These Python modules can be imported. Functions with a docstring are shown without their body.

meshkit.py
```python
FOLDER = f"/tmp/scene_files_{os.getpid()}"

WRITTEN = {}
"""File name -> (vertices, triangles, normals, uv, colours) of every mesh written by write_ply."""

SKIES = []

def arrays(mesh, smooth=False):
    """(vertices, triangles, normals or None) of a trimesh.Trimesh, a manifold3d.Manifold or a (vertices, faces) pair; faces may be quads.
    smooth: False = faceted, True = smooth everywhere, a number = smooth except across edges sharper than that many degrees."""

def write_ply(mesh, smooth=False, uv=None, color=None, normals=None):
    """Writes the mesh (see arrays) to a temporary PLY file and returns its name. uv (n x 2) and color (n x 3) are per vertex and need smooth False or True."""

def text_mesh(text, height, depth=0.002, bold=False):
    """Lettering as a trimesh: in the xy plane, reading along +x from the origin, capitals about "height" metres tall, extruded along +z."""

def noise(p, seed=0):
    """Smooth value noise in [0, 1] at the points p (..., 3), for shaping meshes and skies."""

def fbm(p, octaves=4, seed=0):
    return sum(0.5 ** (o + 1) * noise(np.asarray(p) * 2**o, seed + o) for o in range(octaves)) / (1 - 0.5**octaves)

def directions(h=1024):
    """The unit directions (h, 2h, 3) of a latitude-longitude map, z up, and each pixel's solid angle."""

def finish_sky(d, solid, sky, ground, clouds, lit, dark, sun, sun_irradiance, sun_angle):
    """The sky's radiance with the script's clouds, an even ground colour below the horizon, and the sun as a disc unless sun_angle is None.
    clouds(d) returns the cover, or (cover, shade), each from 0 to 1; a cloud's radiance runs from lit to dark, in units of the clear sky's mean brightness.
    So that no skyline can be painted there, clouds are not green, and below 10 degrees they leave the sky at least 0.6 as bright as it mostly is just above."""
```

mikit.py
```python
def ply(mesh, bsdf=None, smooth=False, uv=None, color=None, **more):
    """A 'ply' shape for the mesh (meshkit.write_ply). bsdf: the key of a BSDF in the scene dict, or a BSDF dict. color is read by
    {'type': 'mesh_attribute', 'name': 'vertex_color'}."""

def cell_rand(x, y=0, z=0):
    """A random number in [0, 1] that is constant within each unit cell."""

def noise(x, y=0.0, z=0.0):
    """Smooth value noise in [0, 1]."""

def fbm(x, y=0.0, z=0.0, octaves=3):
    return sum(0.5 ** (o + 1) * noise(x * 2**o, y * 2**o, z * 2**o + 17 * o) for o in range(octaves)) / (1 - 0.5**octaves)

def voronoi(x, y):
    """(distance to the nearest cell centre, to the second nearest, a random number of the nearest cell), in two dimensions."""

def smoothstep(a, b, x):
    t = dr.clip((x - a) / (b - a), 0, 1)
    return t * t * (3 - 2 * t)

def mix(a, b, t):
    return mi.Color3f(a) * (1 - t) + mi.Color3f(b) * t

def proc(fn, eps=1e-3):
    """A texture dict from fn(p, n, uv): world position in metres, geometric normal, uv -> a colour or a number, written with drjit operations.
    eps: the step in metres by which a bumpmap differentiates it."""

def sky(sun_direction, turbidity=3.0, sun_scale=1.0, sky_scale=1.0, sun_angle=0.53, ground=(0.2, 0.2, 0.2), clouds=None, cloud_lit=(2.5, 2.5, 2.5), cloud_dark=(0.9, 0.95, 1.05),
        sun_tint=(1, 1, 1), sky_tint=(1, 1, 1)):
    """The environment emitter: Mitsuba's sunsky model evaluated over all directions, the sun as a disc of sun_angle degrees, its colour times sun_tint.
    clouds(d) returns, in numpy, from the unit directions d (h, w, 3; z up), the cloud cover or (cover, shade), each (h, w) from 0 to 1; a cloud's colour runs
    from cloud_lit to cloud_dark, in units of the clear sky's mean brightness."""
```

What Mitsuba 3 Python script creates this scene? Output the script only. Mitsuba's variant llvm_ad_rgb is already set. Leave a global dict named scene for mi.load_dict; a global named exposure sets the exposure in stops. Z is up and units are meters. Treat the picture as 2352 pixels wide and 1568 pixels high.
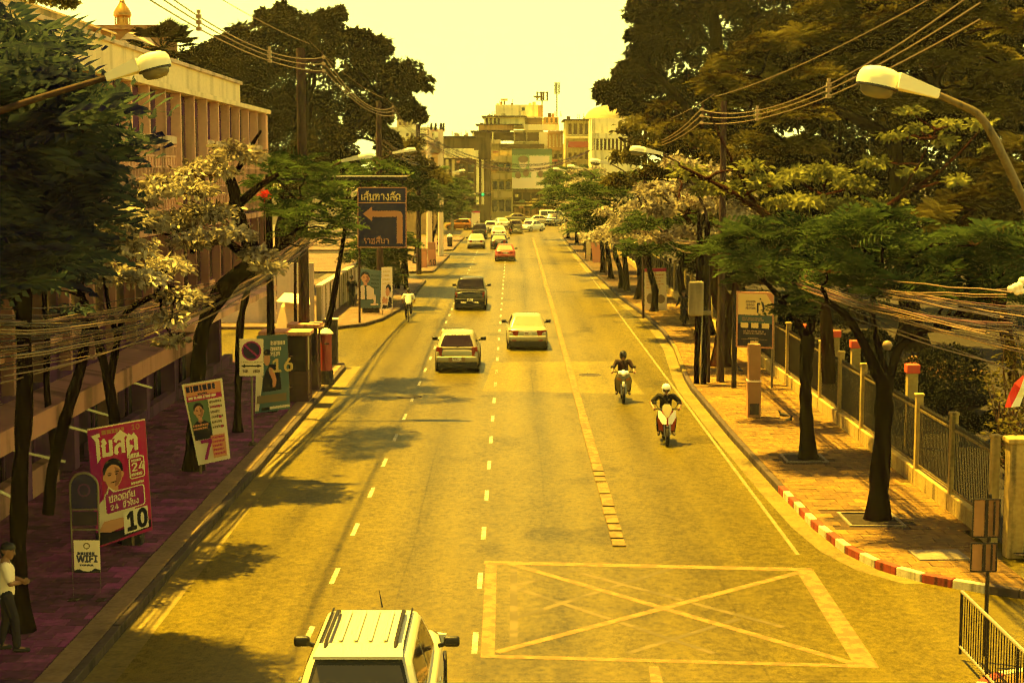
import math, random
import numpy as np, trimesh, manifold3d as m3
import drjit as dr
import mitsuba as mi
import mikit, meshkit
from shapely.geometry import Polygon, LineString, Point, box as sbox
from shapely.ops import unary_union
from shapely import affinity

T = mi.ScalarTransform4f
scene, labels = {}, {}
R = np.random.default_rng(7)

# ------------------------------------------------------------------ camera, sky, sun, exposure
CAM_H, PITCH, F = 7.6, math.atan2(388, 3700), 3700.0        # eye height, downward tilt, focal length in px of a 2352 px wide picture
scene['camera'] = {'type': 'perspective', 'fov_axis': 'x', 'fov': 2 * math.degrees(math.atan(1176 / F)), 'near_clip': 0.1, 'far_clip': 3000.0,
                   'to_world': T().look_at(origin=[0, 0, CAM_H], target=[0, math.cos(PITCH), CAM_H - math.sin(PITCH)], up=[0, 0, 1]),
                   'medium': {'type': 'ref', 'id': 'haze_air'}}
SUN = (-0.26, 0.13, 0.957)


def haze_cover(d):
    z = np.clip(d[..., 2], 0, 1)
    return 0.10 + 0.90 * np.exp(-(z / 0.36) ** 2)            # a smog layer that thins towards the zenith


scene['sky'] = mikit.sky(SUN, turbidity=5, sun_scale=1.0, sky_scale=0.5, sun_angle=0.9, sun_tint=(1.0, 0.75, 0.08), sky_tint=(0.55, 0.20, 0.17),
                         clouds=haze_cover, cloud_lit=(7.2, 7.0, 1.40), cloud_dark=(7.2, 7.0, 1.40), ground=(0.15, 0.12, 0.07))
exposure = 4.25
scene['haze_air'] = {'type': 'homogeneous', 'albedo': {'type': 'rgb', 'value': [0.97, 0.95, 0.8]}, 'sigma_t': 0.00016}

# ------------------------------------------------------------------ helpers
def numbered(name):
    if name not in scene and name not in labels and name not in USED:
        USED.add(name)
        return name
    i = COUNT.get(name, 0) + 1
    while f'{name}_{i:03d}' in USED or f'{name}_{i:03d}' in scene:
        i += 1
    COUNT[name] = i
    USED.add(f'{name}_{i:03d}')
    return f'{name}_{i:03d}'


USED, COUNT = set(), {}


def tag(key, label, cat, group=None, kind=None):
    labels[key] = {'label': label}
    if cat:
        labels[key]['category'] = cat
    if group:
        labels[key]['group'] = group
    if kind:
        labels[key]['kind'] = kind
    return key


MATS = set()


def mat(name, rgb, rough=0.6, metal=0.0, spec=0.4, coat=0.0, bump=None, **more):
    """a principled BSDF as a scene entry; rgb a colour or fn(p, n, uv)"""
    col = mikit.proc(rgb) if callable(rgb) else {'type': 'rgb', 'value': list(map(float, rgb))}
    b = {'type': 'principled', 'base_color': col, 'roughness': rough, 'metallic': metal, 'specular': spec, **more}
    if coat:
        b |= {'clearcoat': coat, 'clearcoat_gloss': 0.9}
    if bump:
        b = {'type': 'bumpmap', 'arbitrary': mikit.proc(bump[0], bump[2] if len(bump) > 2 else 4e-3), 'scale': bump[1], 'bsdf': b}
    scene['m_' + name] = {'type': 'twosided', 'bsdf': b}
    MATS.add(name)
    return name


def leafmat(name, rgb, trans=0.5, rough=0.5):
    col = mikit.proc(rgb) if callable(rgb) else {'type': 'rgb', 'value': list(map(float, rgb))}
    scene['m_' + name] = {'type': 'principledthin', 'base_color': col, 'roughness': rough, 'diff_trans': trans, 'spec_trans': 0.0, 'eta': 1.4}
    return name


class MB:
    """collects pieces into one mesh"""
    def __init__(self):
        self.v, self.f, self.n = [], [], 0

    def add(self, v, f):
        v, f = np.asarray(v, float), np.asarray(f, int)
        if f.shape[1] == 4:
            f = np.vstack([f[:, [0, 1, 2]], f[:, [0, 2, 3]]])
        self.v.append(v); self.f.append(f + self.n); self.n += len(v)
        return self

    def mesh(self, m):
        if hasattr(m, 'to_mesh'):
            k = m.to_mesh()
            return self.add(k.vert_properties[:, :3], k.tri_verts)
        return self.add(m.vertices, m.faces)

    def box(self, c, s, rz=0.0, rx=0.0, ry=0.0):
        v = BOXV * np.asarray(s, float)
        if rx or ry or rz:
            v = v @ rot(rx, ry, rz).T
        return self.add(v + np.asarray(c, float), BOXF)

    def span(self, lo, hi):
        lo, hi = np.asarray(lo, float), np.asarray(hi, float)
        return self.box((lo + hi) / 2, hi - lo)

    def bar(self, p, q, w, h=None):
        """a box beam from p to q"""
        return self.tube([p, q], [w / 2 * 1.414, w / 2 * 1.414], 4, cap=True, rollq=True, flat=(h / w if h else 1))

    def tube(self, pts, rad, sides=6, cap=True, rollq=False, flat=1.0):
        v, f = tube(pts, rad, sides, cap, rollq, flat)
        return self.add(v, f)

    def prism(self, poly, h, M=None):
        """shapely polygon extruded along z by h, then moved by the matrix M"""
        for g in getattr(poly, 'geoms', [poly]):
            if g.is_empty or g.geom_type != 'Polygon' or g.area < 1e-9:
                continue
            e = trimesh.creation.extrude_polygon(g, h, engine='earcut')
            v = np.array(e.vertices)
            if M is not None:
                v = v @ M[:3, :3].T + M[:3, 3]
            self.add(v, e.faces)
        return self

    def get(self):
        if not self.v:
            return np.zeros((0, 3)), np.zeros((0, 3), int)
        return np.vstack(self.v), np.vstack(self.f)


BOXV = np.array([[x, y, z] for x in (-.5, .5) for y in (-.5, .5) for z in (-.5, .5)])
BOXF = np.array([[0, 1, 3], [0, 3, 2], [4, 6, 7], [4, 7, 5], [0, 4, 5], [0, 5, 1], [2, 3, 7], [2, 7, 6], [0, 2, 6], [0, 6, 4], [1, 5, 7], [1, 7, 3]])


def rot(rx=0, ry=0, rz=0):
    cx, sx, cy, sy, cz, sz = math.cos(rx), math.sin(rx), math.cos(ry), math.sin(ry), math.cos(rz), math.sin(rz)
    return (np.array([[cz, -sz, 0], [sz, cz, 0], [0, 0, 1]]) @ np.array([[cy, 0, sy], [0, 1, 0], [-sy, 0, cy]])
            @ np.array([[1, 0, 0], [0, cx, -sx], [0, sx, cx]]))


def tube(pts, rad, sides=6, cap=True, rollq=False, flat=1.0):
    p = np.asarray(pts, float)
    rad = np.broadcast_to(np.asarray(rad, float), (len(p),))
    t = np.gradient(p, axis=0)
    t /= np.linalg.norm(t, axis=1, keepdims=True) + 1e-12
    up = np.array([0, 0, 1.0]) if abs(t[:, 2]).mean() < 0.85 else np.array([0.0, 1, 0])
    a = np.cross(t, up); a /= np.linalg.norm(a, axis=1, keepdims=True) + 1e-12
    b = np.cross(a, t)
    ang = np.arange(sides) * 2 * np.pi / sides + (np.pi / sides if rollq else 0)
    v = p[:, None] + rad[:, None, None] * (np.cos(ang)[None, :, None] * a[:, None] + flat * np.sin(ang)[None, :, None] * b[:, None])
    i, j = np.meshgrid(np.arange(len(p) - 1), np.arange(sides), indexing='ij')
    q = np.stack([i * sides + j, i * sides + (j + 1) % sides, (i + 1) * sides + (j + 1) % sides, (i + 1) * sides + j], -1).reshape(-1, 4)
    f = np.vstack([q[:, [0, 1, 2]], q[:, [0, 2, 3]]])
    v = v.reshape(-1, 3)
    if cap:
        k = np.arange(1, sides - 1)
        e = (len(p) - 1) * sides
        f = np.vstack([f, np.stack([0 * k, k + 1, k], 1), np.stack([0 * k + e, e + k, e + k + 1], 1)])
    return v, f


def pl(m, bsdf, smooth=False):
    if isinstance(m, MB):
        m = m.get()
    return mikit.ply(m, 'm_' + bsdf, smooth)


def obj(name, m, bsdf, parent=None, smooth=False, label=None):
    """one mesh as one entry"""
    d = pl(m, bsdf, smooth)
    return put(name, d, parent, label)


def put(name, d, parent=None, label=None):
    key = numbered((parent + '__' if parent else '') + name)
    scene[key] = d
    if label:
        labels[key] = {'label': label}
    return key


def thing(name, label, cat, group=None, kind=None):
    key = numbered(name)
    return tag(key, label, cat, group, kind)


class Proto:
    """parts of a thing in its own coordinates, to be placed any number of times"""
    def __init__(self):
        self.parts = []                      # (path, ply dict, slot)
        self.names = {}

    def add(self, path, m, bsdf, smooth=False):
        n = self.names.get(path, -1) + 1
        self.names[path] = n
        if n:
            path = f'{path}_{n:03d}'
        self.parts.append((path, pl(m, bsdf, smooth)))
        return path

    def place(self, name, M, label, cat, group=None, swap=None):
        key = thing(name, label, cat, group)
        for path, d in self.parts:
            d = {**d, 'to_world': M}
            if swap:
                b = d['bsdf']['id'][2:]
                if b in swap:
                    d['bsdf'] = {'type': 'ref', 'id': 'm_' + swap[b]}
            scene[key + '__' + path] = d
        return key


def at(x=0, y=0, z=0, rz=0, s=1.0):
    return T().translate([float(x), float(y), float(z)]).rotate([0, 0, 1], math.degrees(rz)).scale(float(s))


def px(x, y, Y):
    """the point at depth Y metres seen at (x, y) of the 2352 x 1568 view: used to survey the street"""
    a, b = (x - 1176) / F, -(y - 784) / F
    d = np.array([a, math.cos(PITCH) + b * math.sin(PITCH), -math.sin(PITCH) + b * math.cos(PITCH)])
    return np.array([0, 0, CAM_H]) + d * (Y / d[1])


def gr(x, y, z=0.0):
    """the point of the level z seen at (x, y)"""
    a, b = (x - 1176) / F, -(y - 784) / F
    d = np.array([a, math.cos(PITCH) + b * math.sin(PITCH), -math.sin(PITCH) + b * math.cos(PITCH)])
    return np.array([0, 0, CAM_H]) + d * ((z - CAM_H) / d[2])


def rbox(c, s, r=0.03, seg=8):
    """a box with rounded edges"""
    s = np.asarray(s, float)
    r = min(r, s.min() / 2.01)
    b = m3.Manifold.sphere(r, seg)
    pts = [b.translate(tuple((np.array(k) - .5) * (s - 2 * r) + np.asarray(c))) for k in np.ndindex(2, 2, 2)]
    return m3.Manifold.batch_hull(pts)


def hullmesh(points):
    return m3.Manifold.hull_points([tuple(map(float, p)) for p in points])


def sheet(poly, z, maxseg=None):
    """flat mesh of a polygon"""
    mb = MB()
    for g in getattr(poly, 'geoms', [poly]):
        v, f = trimesh.creation.triangulate_polygon(g, engine='earcut')
        mb.add(np.column_stack([v, np.full(len(v), z)]), f)
    return mb


def revolve(profile, sides=16, c=(0, 0, 0)):
    m = trimesh.creation.revolve(np.asarray(profile, float), sections=sides)
    return np.array(m.vertices) + np.asarray(c, float), np.array(m.faces)


noise, fbm, voronoi, cell_rand, sstep, mixc = mikit.noise, mikit.fbm, mikit.voronoi, mikit.cell_rand, mikit.smoothstep, mikit.mix
# ------------------------------------------------------------------ materials
def asphalt(p, n, uv):
    g = fbm(p.x * 0.25, p.y * 0.10, 0, 4)
    fine = fbm(p.x * 9, p.y * 9, 3, 3)
    lane = (p.x + 1.97) / 2.77
    lf = lane - dr.floor(lane + 0.5)                      # 0 in the middle of each lane
    oil = dr.exp(-dr.square(lf / 0.10)) * sstep(0.35, 0.75, fbm(p.x * 0.8, p.y * 0.05, 7, 3))
    wheel = dr.exp(-dr.square((dr.abs(lf) - 0.27) / 0.09))
    grain = noise(p.x * 55, p.y * 55, 1)
    v = 0.66 + 0.60 * g + 0.55 * (fine - 0.5) - 0.30 * oil + 0.13 * wheel + 0.45 * (grain - 0.5) + 0.30 * (noise(p.x * 17, p.y * 11, 5) - 0.5)
    stain = sstep(0.66, 0.80, fbm(p.x * 0.55 + 40, p.y * 0.33, 2, 3))
    crack = sstep(0.05, 0.0, dr.abs(fbm(p.x * 0.35, p.y * 0.35, 11, 4) - 0.5)) * 0.0
    seam = sum(dr.exp(-dr.square((p.x - c + 0.10 * (fbm(p.y * 0.25, c, 3, 2) - 0.5)) / 0.022)) * sstep(0.35, 0.6, fbm(p.y * 0.12, c * 3, 1, 2)) for c in (-4.4, -2.05, 0.75, 3.9))
    v = v - 0.22 * seam
    return mi.Color3f(0.068, 0.0515, 0.0010) * dr.maximum(v - 0.28 * stain - crack, 0.25)


mat('asphalt', asphalt, 0.45, spec=0.2, bump=(lambda p, n, uv: noise(p.x * 40, p.y * 40, 0) + 0.5 * noise(p.x * 90, p.y * 90, 4), 0.002))
mat('asphalt_patch', lambda p, n, uv: asphalt(p, n, uv) * 1.35, 0.6)
mat('asphalt_dark', lambda p, n, uv: mi.Color3f(0.0252, 0.0189, 0.0126) * (0.7 + 0.6 * fbm(p.x * 2, p.y * 2, 0)), 0.7)


def worn(rgb, under, amount=0.35):
    def fn(p, n, uv):
        w = sstep(0.62, 0.36, fbm(p.x * 7, p.y * 7, 0, 4)) * amount + 0.25 * noise(p.x * 45, p.y * 45, 2)
        return mixc(rgb, under, dr.clip(w, 0, 1))
    return fn


mat('wire_plum', (0.085, 0.036, 0.05), 0.5)
mat('line_white', worn((0.3011, 0.2927, 0.23), (0.12, 0.096, 0.048), 0.5), 0.6)
mat('line_orange', worn((0.185, 0.098, 0.020), (0.08, 0.05, 0.010), 0.6), 0.6)
mat('line_edge', worn((0.1555, 0.121, 0.04752), (0.12, 0.09, 0.03), 0.6), 0.6)
mat('line_ghost', lambda p, n, uv: mixc((0.057, 0.0432, 0.0096), (0.09, 0.066, 0.018), sstep(0.4, 0.7, fbm(p.x * 3, p.y * 3, 0, 3))), 0.6)
mat('separator', worn((0.145, 0.090, 0.022), (0.07, 0.045, 0.010), 0.7), 0.7)


def concrete(rgb, s=1.0, var=0.6):
    def fn(p, n, uv):
        g = fbm(p.x * 1.1 * s, p.y * 1.1 * s, p.z * 1.1 * s, 4)
        f = fbm(p.x * 12 * s, p.y * 12 * s, p.z * 12 * s, 2)
        streak = fbm(p.x * 5 * s, p.y * 5 * s, p.z * 0.35 * s, 3)
        return mi.Color3f(*map(float, rgb)) * dr.maximum(0.6 + var * g + 0.35 * (f - 0.5) - 0.5 * sstep(0.5, 0.8, streak) * dr.select(dr.abs(n.z) < 0.5, 1.0, 0.3), 0.15)
    return fn


mat('concrete', concrete((0.1632, 0.1296, 0.0864)), 0.8)
mat('kerb_dark', concrete((0.0396, 0.0252, 0.0216)), 0.8)
mat('gutter', concrete((0.115, 0.082, 0.012), 1.5), 0.75)
mat('kerb_red', concrete((0.24, 0.033, 0.012), 2, 0.4), 0.7)
mat('kerb_white', concrete((0.432, 0.384, 0.252), 2, 0.4), 0.7)


def paver(rgb, k):
    def fn(p, n, uv):
        t = 0.50 + 0.75 * fbm(p.x * 0.9 + k, p.y * 0.9, 0, 4) + 0.8 * (fbm(p.x * 9, p.y * 9, k, 2) - 0.5)
        return mi.Color3f(*map(float, rgb)) * dr.maximum(t - 0.35 * sstep(0.6, 0.78, fbm(p.x * 0.5, p.y * 0.7 + 9, 1, 3)), 0.2)
    return fn


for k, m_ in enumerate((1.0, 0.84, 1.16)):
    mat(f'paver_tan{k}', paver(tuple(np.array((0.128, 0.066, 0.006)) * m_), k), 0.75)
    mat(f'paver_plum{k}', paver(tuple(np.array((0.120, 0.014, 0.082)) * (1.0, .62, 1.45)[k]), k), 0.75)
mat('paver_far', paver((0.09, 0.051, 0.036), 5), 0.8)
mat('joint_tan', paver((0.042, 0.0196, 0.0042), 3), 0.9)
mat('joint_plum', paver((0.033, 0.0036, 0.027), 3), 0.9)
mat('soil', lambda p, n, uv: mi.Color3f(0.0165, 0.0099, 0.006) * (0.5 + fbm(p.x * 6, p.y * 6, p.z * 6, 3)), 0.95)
mat('park_soil', lambda p, n, uv: mi.Color3f(0.00936, 0.00504, 0.00504) * (0.4 + fbm(p.x * 1.5, p.y * 1.5, 0, 4)), 0.95)  # darkened so that the soil colour carries the tree shade


def plaster(rgb, dirt=0.5, s=1.0):
    def fn(p, n, uv):
        run = fbm((p.x + p.y) * 2.2 * s, p.z * 0.22 * s, 5, 4)
        blot = fbm(p.x * 0.7 * s, p.y * 0.7 * s, p.z * 0.7 * s, 4)
        t = 1.0 - dirt * sstep(0.45, 0.75, run) - 0.45 * dirt * sstep(0.5, 0.8, blot) + 0.14 * (fbm(p.x * 14, p.y * 14, p.z * 14, 2) - 0.5)
        return mi.Color3f(*map(float, rgb)) * dr.maximum(t, 0.15)
    return fn


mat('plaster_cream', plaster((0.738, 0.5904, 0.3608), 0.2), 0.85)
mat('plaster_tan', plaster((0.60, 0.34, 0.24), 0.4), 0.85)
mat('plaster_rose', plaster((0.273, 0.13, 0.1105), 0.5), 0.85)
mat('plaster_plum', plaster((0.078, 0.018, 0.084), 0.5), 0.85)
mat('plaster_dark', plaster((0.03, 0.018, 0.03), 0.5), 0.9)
mat('plaster_white', plaster((0.555, 0.42, 0.315), 0.45), 0.85)
mat('plaster_grey', plaster((0.27, 0.22, 0.13), 0.55), 0.85)
mat('plaster_brown', plaster((0.15, 0.10, 0.05), 0.5), 0.85)
mat('plaster_rust', plaster((0.30, 0.15, 0.06), 0.5), 0.85)
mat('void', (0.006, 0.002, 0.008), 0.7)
mat('window_dark', (0.012, 0.0108, 0.012), 0.15, spec=0.6)
mat('brown_sheet', plaster((0.042, 0.0252, 0.0147), 0.5), 0.6)


def bark(rgb, s=1.0):
    def fn(p, n, uv):
        v = fbm(p.x * 11 * s, p.y * 11 * s, p.z * 2.4 * s, 4)
        return mi.Color3f(*map(float, rgb)) * dr.maximum(0.25 + 1.5 * (v - 0.1), 0.1)
    return fn


barkbump = (lambda p, n, uv: fbm(p.x * 14, p.y * 14, p.z * 3, 3), 0.03, 0.01)
mat('bark_dark', bark((0.006, 0.0022, 0.0035)), 0.95, spec=0.0, bump=barkbump)
mat('bark_brown', bark((0.026, 0.008, 0.006)), 0.95, spec=0.0, bump=barkbump)
mat('twig', (0.13, 0.062, 0.028), 0.9, spec=0.1)
mat('twig_dark', (0.010, 0.004, 0.005), 0.9, spec=0.1)
mat('pole_brown', bark((0.039, 0.01638, 0.01248), 0.7), 0.9)
mat('wire_lit', (0.144, 0.0864, 0.048), 0.5)  # cable tone with the orange sun highlight put into its colour
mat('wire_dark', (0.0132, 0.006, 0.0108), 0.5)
mat('insulator', (0.27, 0.168, 0.09), 0.3)


def leafcol(a, b, k, fr=0.8):
    def fn(p, n, uv):
        t = fbm(p.x * fr + k, p.y * fr, p.z * fr, 3)
        r_ = noise(p.x * 7 + k, p.y * 7, p.z * 7)
        return mixc(a, b, dr.clip(sstep(0.3, 0.7, t) * 0.7 + 0.5 * (r_ - 0.4), 0, 1))
    return fn


leafmat('leaf_fern', leafcol((0.010, 0.018, 0.009), (0.085, 0.130, 0.040), 1, 1.6), 0.55)
leafmat('leaf_fern_shadowed', leafcol((0.005, 0.005, 0.045), (0.075, 0.110, 0.075), 2, 1.4), 0.5)  # navy low tone puts the violet deep shadow into the leaf colour
leafmat('leaf_pale', leafcol((0.07, 0.048, 0.035), (0.54, 0.49, 0.38), 3, 2.2), 0.45)
leafmat('leaf_lime', leafcol((0.045, 0.050, 0.016), (0.27, 0.27, 0.075), 4, 1.5), 0.5)
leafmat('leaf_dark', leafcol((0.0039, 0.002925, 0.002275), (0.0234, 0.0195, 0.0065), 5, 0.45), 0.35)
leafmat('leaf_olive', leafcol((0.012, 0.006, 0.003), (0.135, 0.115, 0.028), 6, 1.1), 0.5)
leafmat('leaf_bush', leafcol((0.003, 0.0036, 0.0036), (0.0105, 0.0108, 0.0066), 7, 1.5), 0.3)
leafmat('petal_red', (0.45, 0.018, 0.018), 0.5)

mat('steel_dark', (0.012, 0.0084, 0.0084), 0.5, metal=0.3)
mat('steel_grey', concrete((0.18, 0.15, 0.096), 3, 0.4), 0.45, metal=0.2)
mat('galvanised', (0.33, 0.3, 0.228), 0.35, metal=0.6)
mat('lamp_shell', (0.756, 0.714, 0.504), 0.4)
mat('lamp_glass', (0.12, 0.102, 0.06), 0.1, spec=0.6)
mat('lamp_under', (0.018, 0.012, 0.009), 0.4)
mat('pole_yellow', concrete((0.132, 0.09, 0.033), 3, 0.4), 0.5)

mat('paint_silver', (0.26, 0.24, 0.15), 0.32, metal=0.35, coat=0.6)
mat('paint_white', (0.468, 0.456, 0.372), 0.3, coat=0.6)
mat('paint_pearl', (0.42, 0.402, 0.3), 0.3, metal=0.15, coat=0.7)
mat('paint_black', (0.0036, 0.003, 0.003), 0.25, coat=0.6)
mat('paint_dark', (0.0066, 0.0042, 0.0036), 0.3, coat=0.5)
mat('paint_red', (0.252, 0.021, 0.0072), 0.3, coat=0.6)
mat('paint_taxi', (0.27, 0.096, 0.012), 0.3, coat=0.6)
mat('paint_olive', (0.12, 0.102, 0.042), 0.3, metal=0.2, coat=0.6)
mat('car_glass', (0.012, 0.006, 0.008), 0.08, spec=0.35)
mat('car_glass_pale', (0.20, 0.18, 0.10), 0.15, spec=0.7)  # pale base colour puts a sky reflection into the glass
mat('car_glass_mid', (0.05, 0.042, 0.025), 0.12, spec=0.5)  # greyish base colour puts a fainter reflection into the rear glass
mat('car_trim', (0.0036, 0.003, 0.003), 0.5)
mat('chrome', (0.45, 0.432, 0.36), 0.15, metal=1.0)
mat('tyre', (0.0036, 0.003, 0.003), 0.85)
mat('rim', (0.192, 0.18, 0.144), 0.35, metal=0.7)
mat('tail_red', (0.21, 0.009, 0.0072), 0.2, coat=0.6)
mat('tail_amber', (0.33, 0.12, 0.018), 0.2, coat=0.6)
mat('headlight', (0.42, 0.42, 0.33), 0.12, coat=0.8)
mat('plate', (0.63, 0.609, 0.441), 0.45)
mat('ink', (0.004, 0.002, 0.012), 0.6)

mat('skin', (0.216, 0.102, 0.051), 0.55)
mat('skin_dark', (0.096, 0.042, 0.027), 0.55)
mat('hair', (0.0072, 0.0054, 0.0072), 0.5)
mat('cloth_white', (0.756, 0.63, 0.462), 0.9)
mat('cloth_cream', (0.735, 0.693, 0.483), 0.9)
mat('cloth_black', (0.0042, 0.003, 0.0042), 0.9)
mat('cloth_navy', (0.0048, 0.0036, 0.0105), 0.9)
mat('cloth_maroon', (0.0231, 0.00756, 0.00756), 0.9)
mat('shoe', (0.012, 0.0072, 0.0072), 0.7)

mat('print_red', (0.44, 0.008, 0.11), 0.5)
mat('print_crimson', (0.30, 0.003, 0.14), 0.5)
mat('print_cream', (0.7875, 0.651, 0.441), 0.5)
mat('print_white', (0.84, 0.735, 0.525), 0.5)
mat('print_skin', (0.609, 0.2835, 0.147), 0.5)
mat('print_shade', (0.3465, 0.126, 0.0735), 0.5)
mat('print_green', (0.105, 0.168, 0.07875), 0.5)
mat('print_teal', (0.07875, 0.1418, 0.1365), 0.5)
mat('print_teal_dark', (0.0315, 0.063, 0.05775), 0.5)
mat('print_navy', (0.010, 0.007, 0.05), 0.5)
mat('print_salmon', (0.651, 0.2625, 0.126), 0.5)
mat('print_yellow', (0.651, 0.462, 0.1575), 0.5)
mat('print_orange', (0.4725, 0.1995, 0.0945), 0.5)
mat('print_brown', (0.21, 0.1365, 0.0735), 0.5)
mat('print_lime', (0.315, 0.441, 0.168), 0.5)
mat('wood', (0.132, 0.084, 0.045), 0.8)
mat('booth_brown', plaster((0.0546, 0.01596, 0.0189), 0.4), 0.5)
mat('booth_roof', concrete((0.651, 0.2835, 0.1575), 2, 0.4), 0.6)
mat('booth_glass', (0.015, 0.009, 0.018), 0.1, spec=0.7)
mat('postbox_red', (0.30, 0.03, 0.03), 0.4, coat=0.3)
mat('cabinet_grey', concrete((0.096, 0.069, 0.045), 2, 0.4), 0.6)
mat('gold', (0.33, 0.18, 0.036), 0.35, metal=0.4)
mat('canvas', plaster((0.63, 0.441, 0.294), 0.3), 0.9)
mat('red_cap', (0.5775, 0.063, 0.02625), 0.6)
mat('flag_red', (0.63, 0.0315, 0.021), 0.8)
mat('pigeon', (0.018, 0.015, 0.018), 0.8)

mat('facade_cream', plaster((0.765, 0.68, 0.357), 0.35), 0.9)  # far wall tones lifted: distance haze and sky light put into the colours
mat('facade_tan', plaster((0.544, 0.432, 0.2), 0.45), 0.9)
mat('facade_grey', plaster((0.432, 0.36, 0.152), 0.5), 0.9)
mat('facade_brown', plaster((0.102, 0.066, 0.024), 0.5), 0.9)
mat('facade_rust', plaster((0.464, 0.272, 0.096), 0.5), 0.9)
mat('facade_dome', plaster((0.30, 0.26, 0.14), 0.3), 0.9)
mat('bar_dark', (0.025, 0.0175, 0.009), 0.6)

mat('post_tan', concrete((0.36, 0.25, 0.075), 1.5, 0.5), 0.8)

mat('plastic_white', (0.92, 0.90, 0.80), 0.35, coat=0.4)

mat('edging', concrete((0.15, 0.095, 0.045), 1.5, 0.7), 0.8)
# ------------------------------------------------------------------ ground, road, pavements, markings
def struct(name, m, bsdf, label, smooth=False):
    k = obj(name, m, bsdf, None, smooth)
    labels[k] = {'label': label, 'kind': 'structure'}
    return k


struct('ground', sheet(sbox(-460, -36, 460, 676), -0.012), 'park_soil', 'dusty bare city ground stretching away behind the street')
LK = [(-6.45, 12), (-6.45, 63.0), (-7.0, 64.2)]                    # left kerb, near block
RK = [(9.6, 27.9), (8.6, 28.6), (7.7, 29.3), (7.05, 30.3), (6.65, 31.8), (6.45, 34.0), (6.35, 38), (6.25, 46), (6.25, 56), (6.35, 59), (6.62, 63.5), (6.95, 69.0), (7.12, 76),
      (7.05, 83.5), (6.75, 91), (6.5, 97), (6.35, 110), (6.1, 125), (6.0, 150), (6.0, 192)]
road_poly = Polygon([(-14, -20), (-14, 260), (14, 260), (14, -20)]).union(sbox(-120, 192, 120, 236)).union(sbox(-60, 63.5, -14, 79)).union(sbox(12, 10, 60, 30.5))
struct('road', sheet(road_poly, 0.0), 'asphalt', 'worn grey asphalt carriageway running straight to the far crossing')


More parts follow.
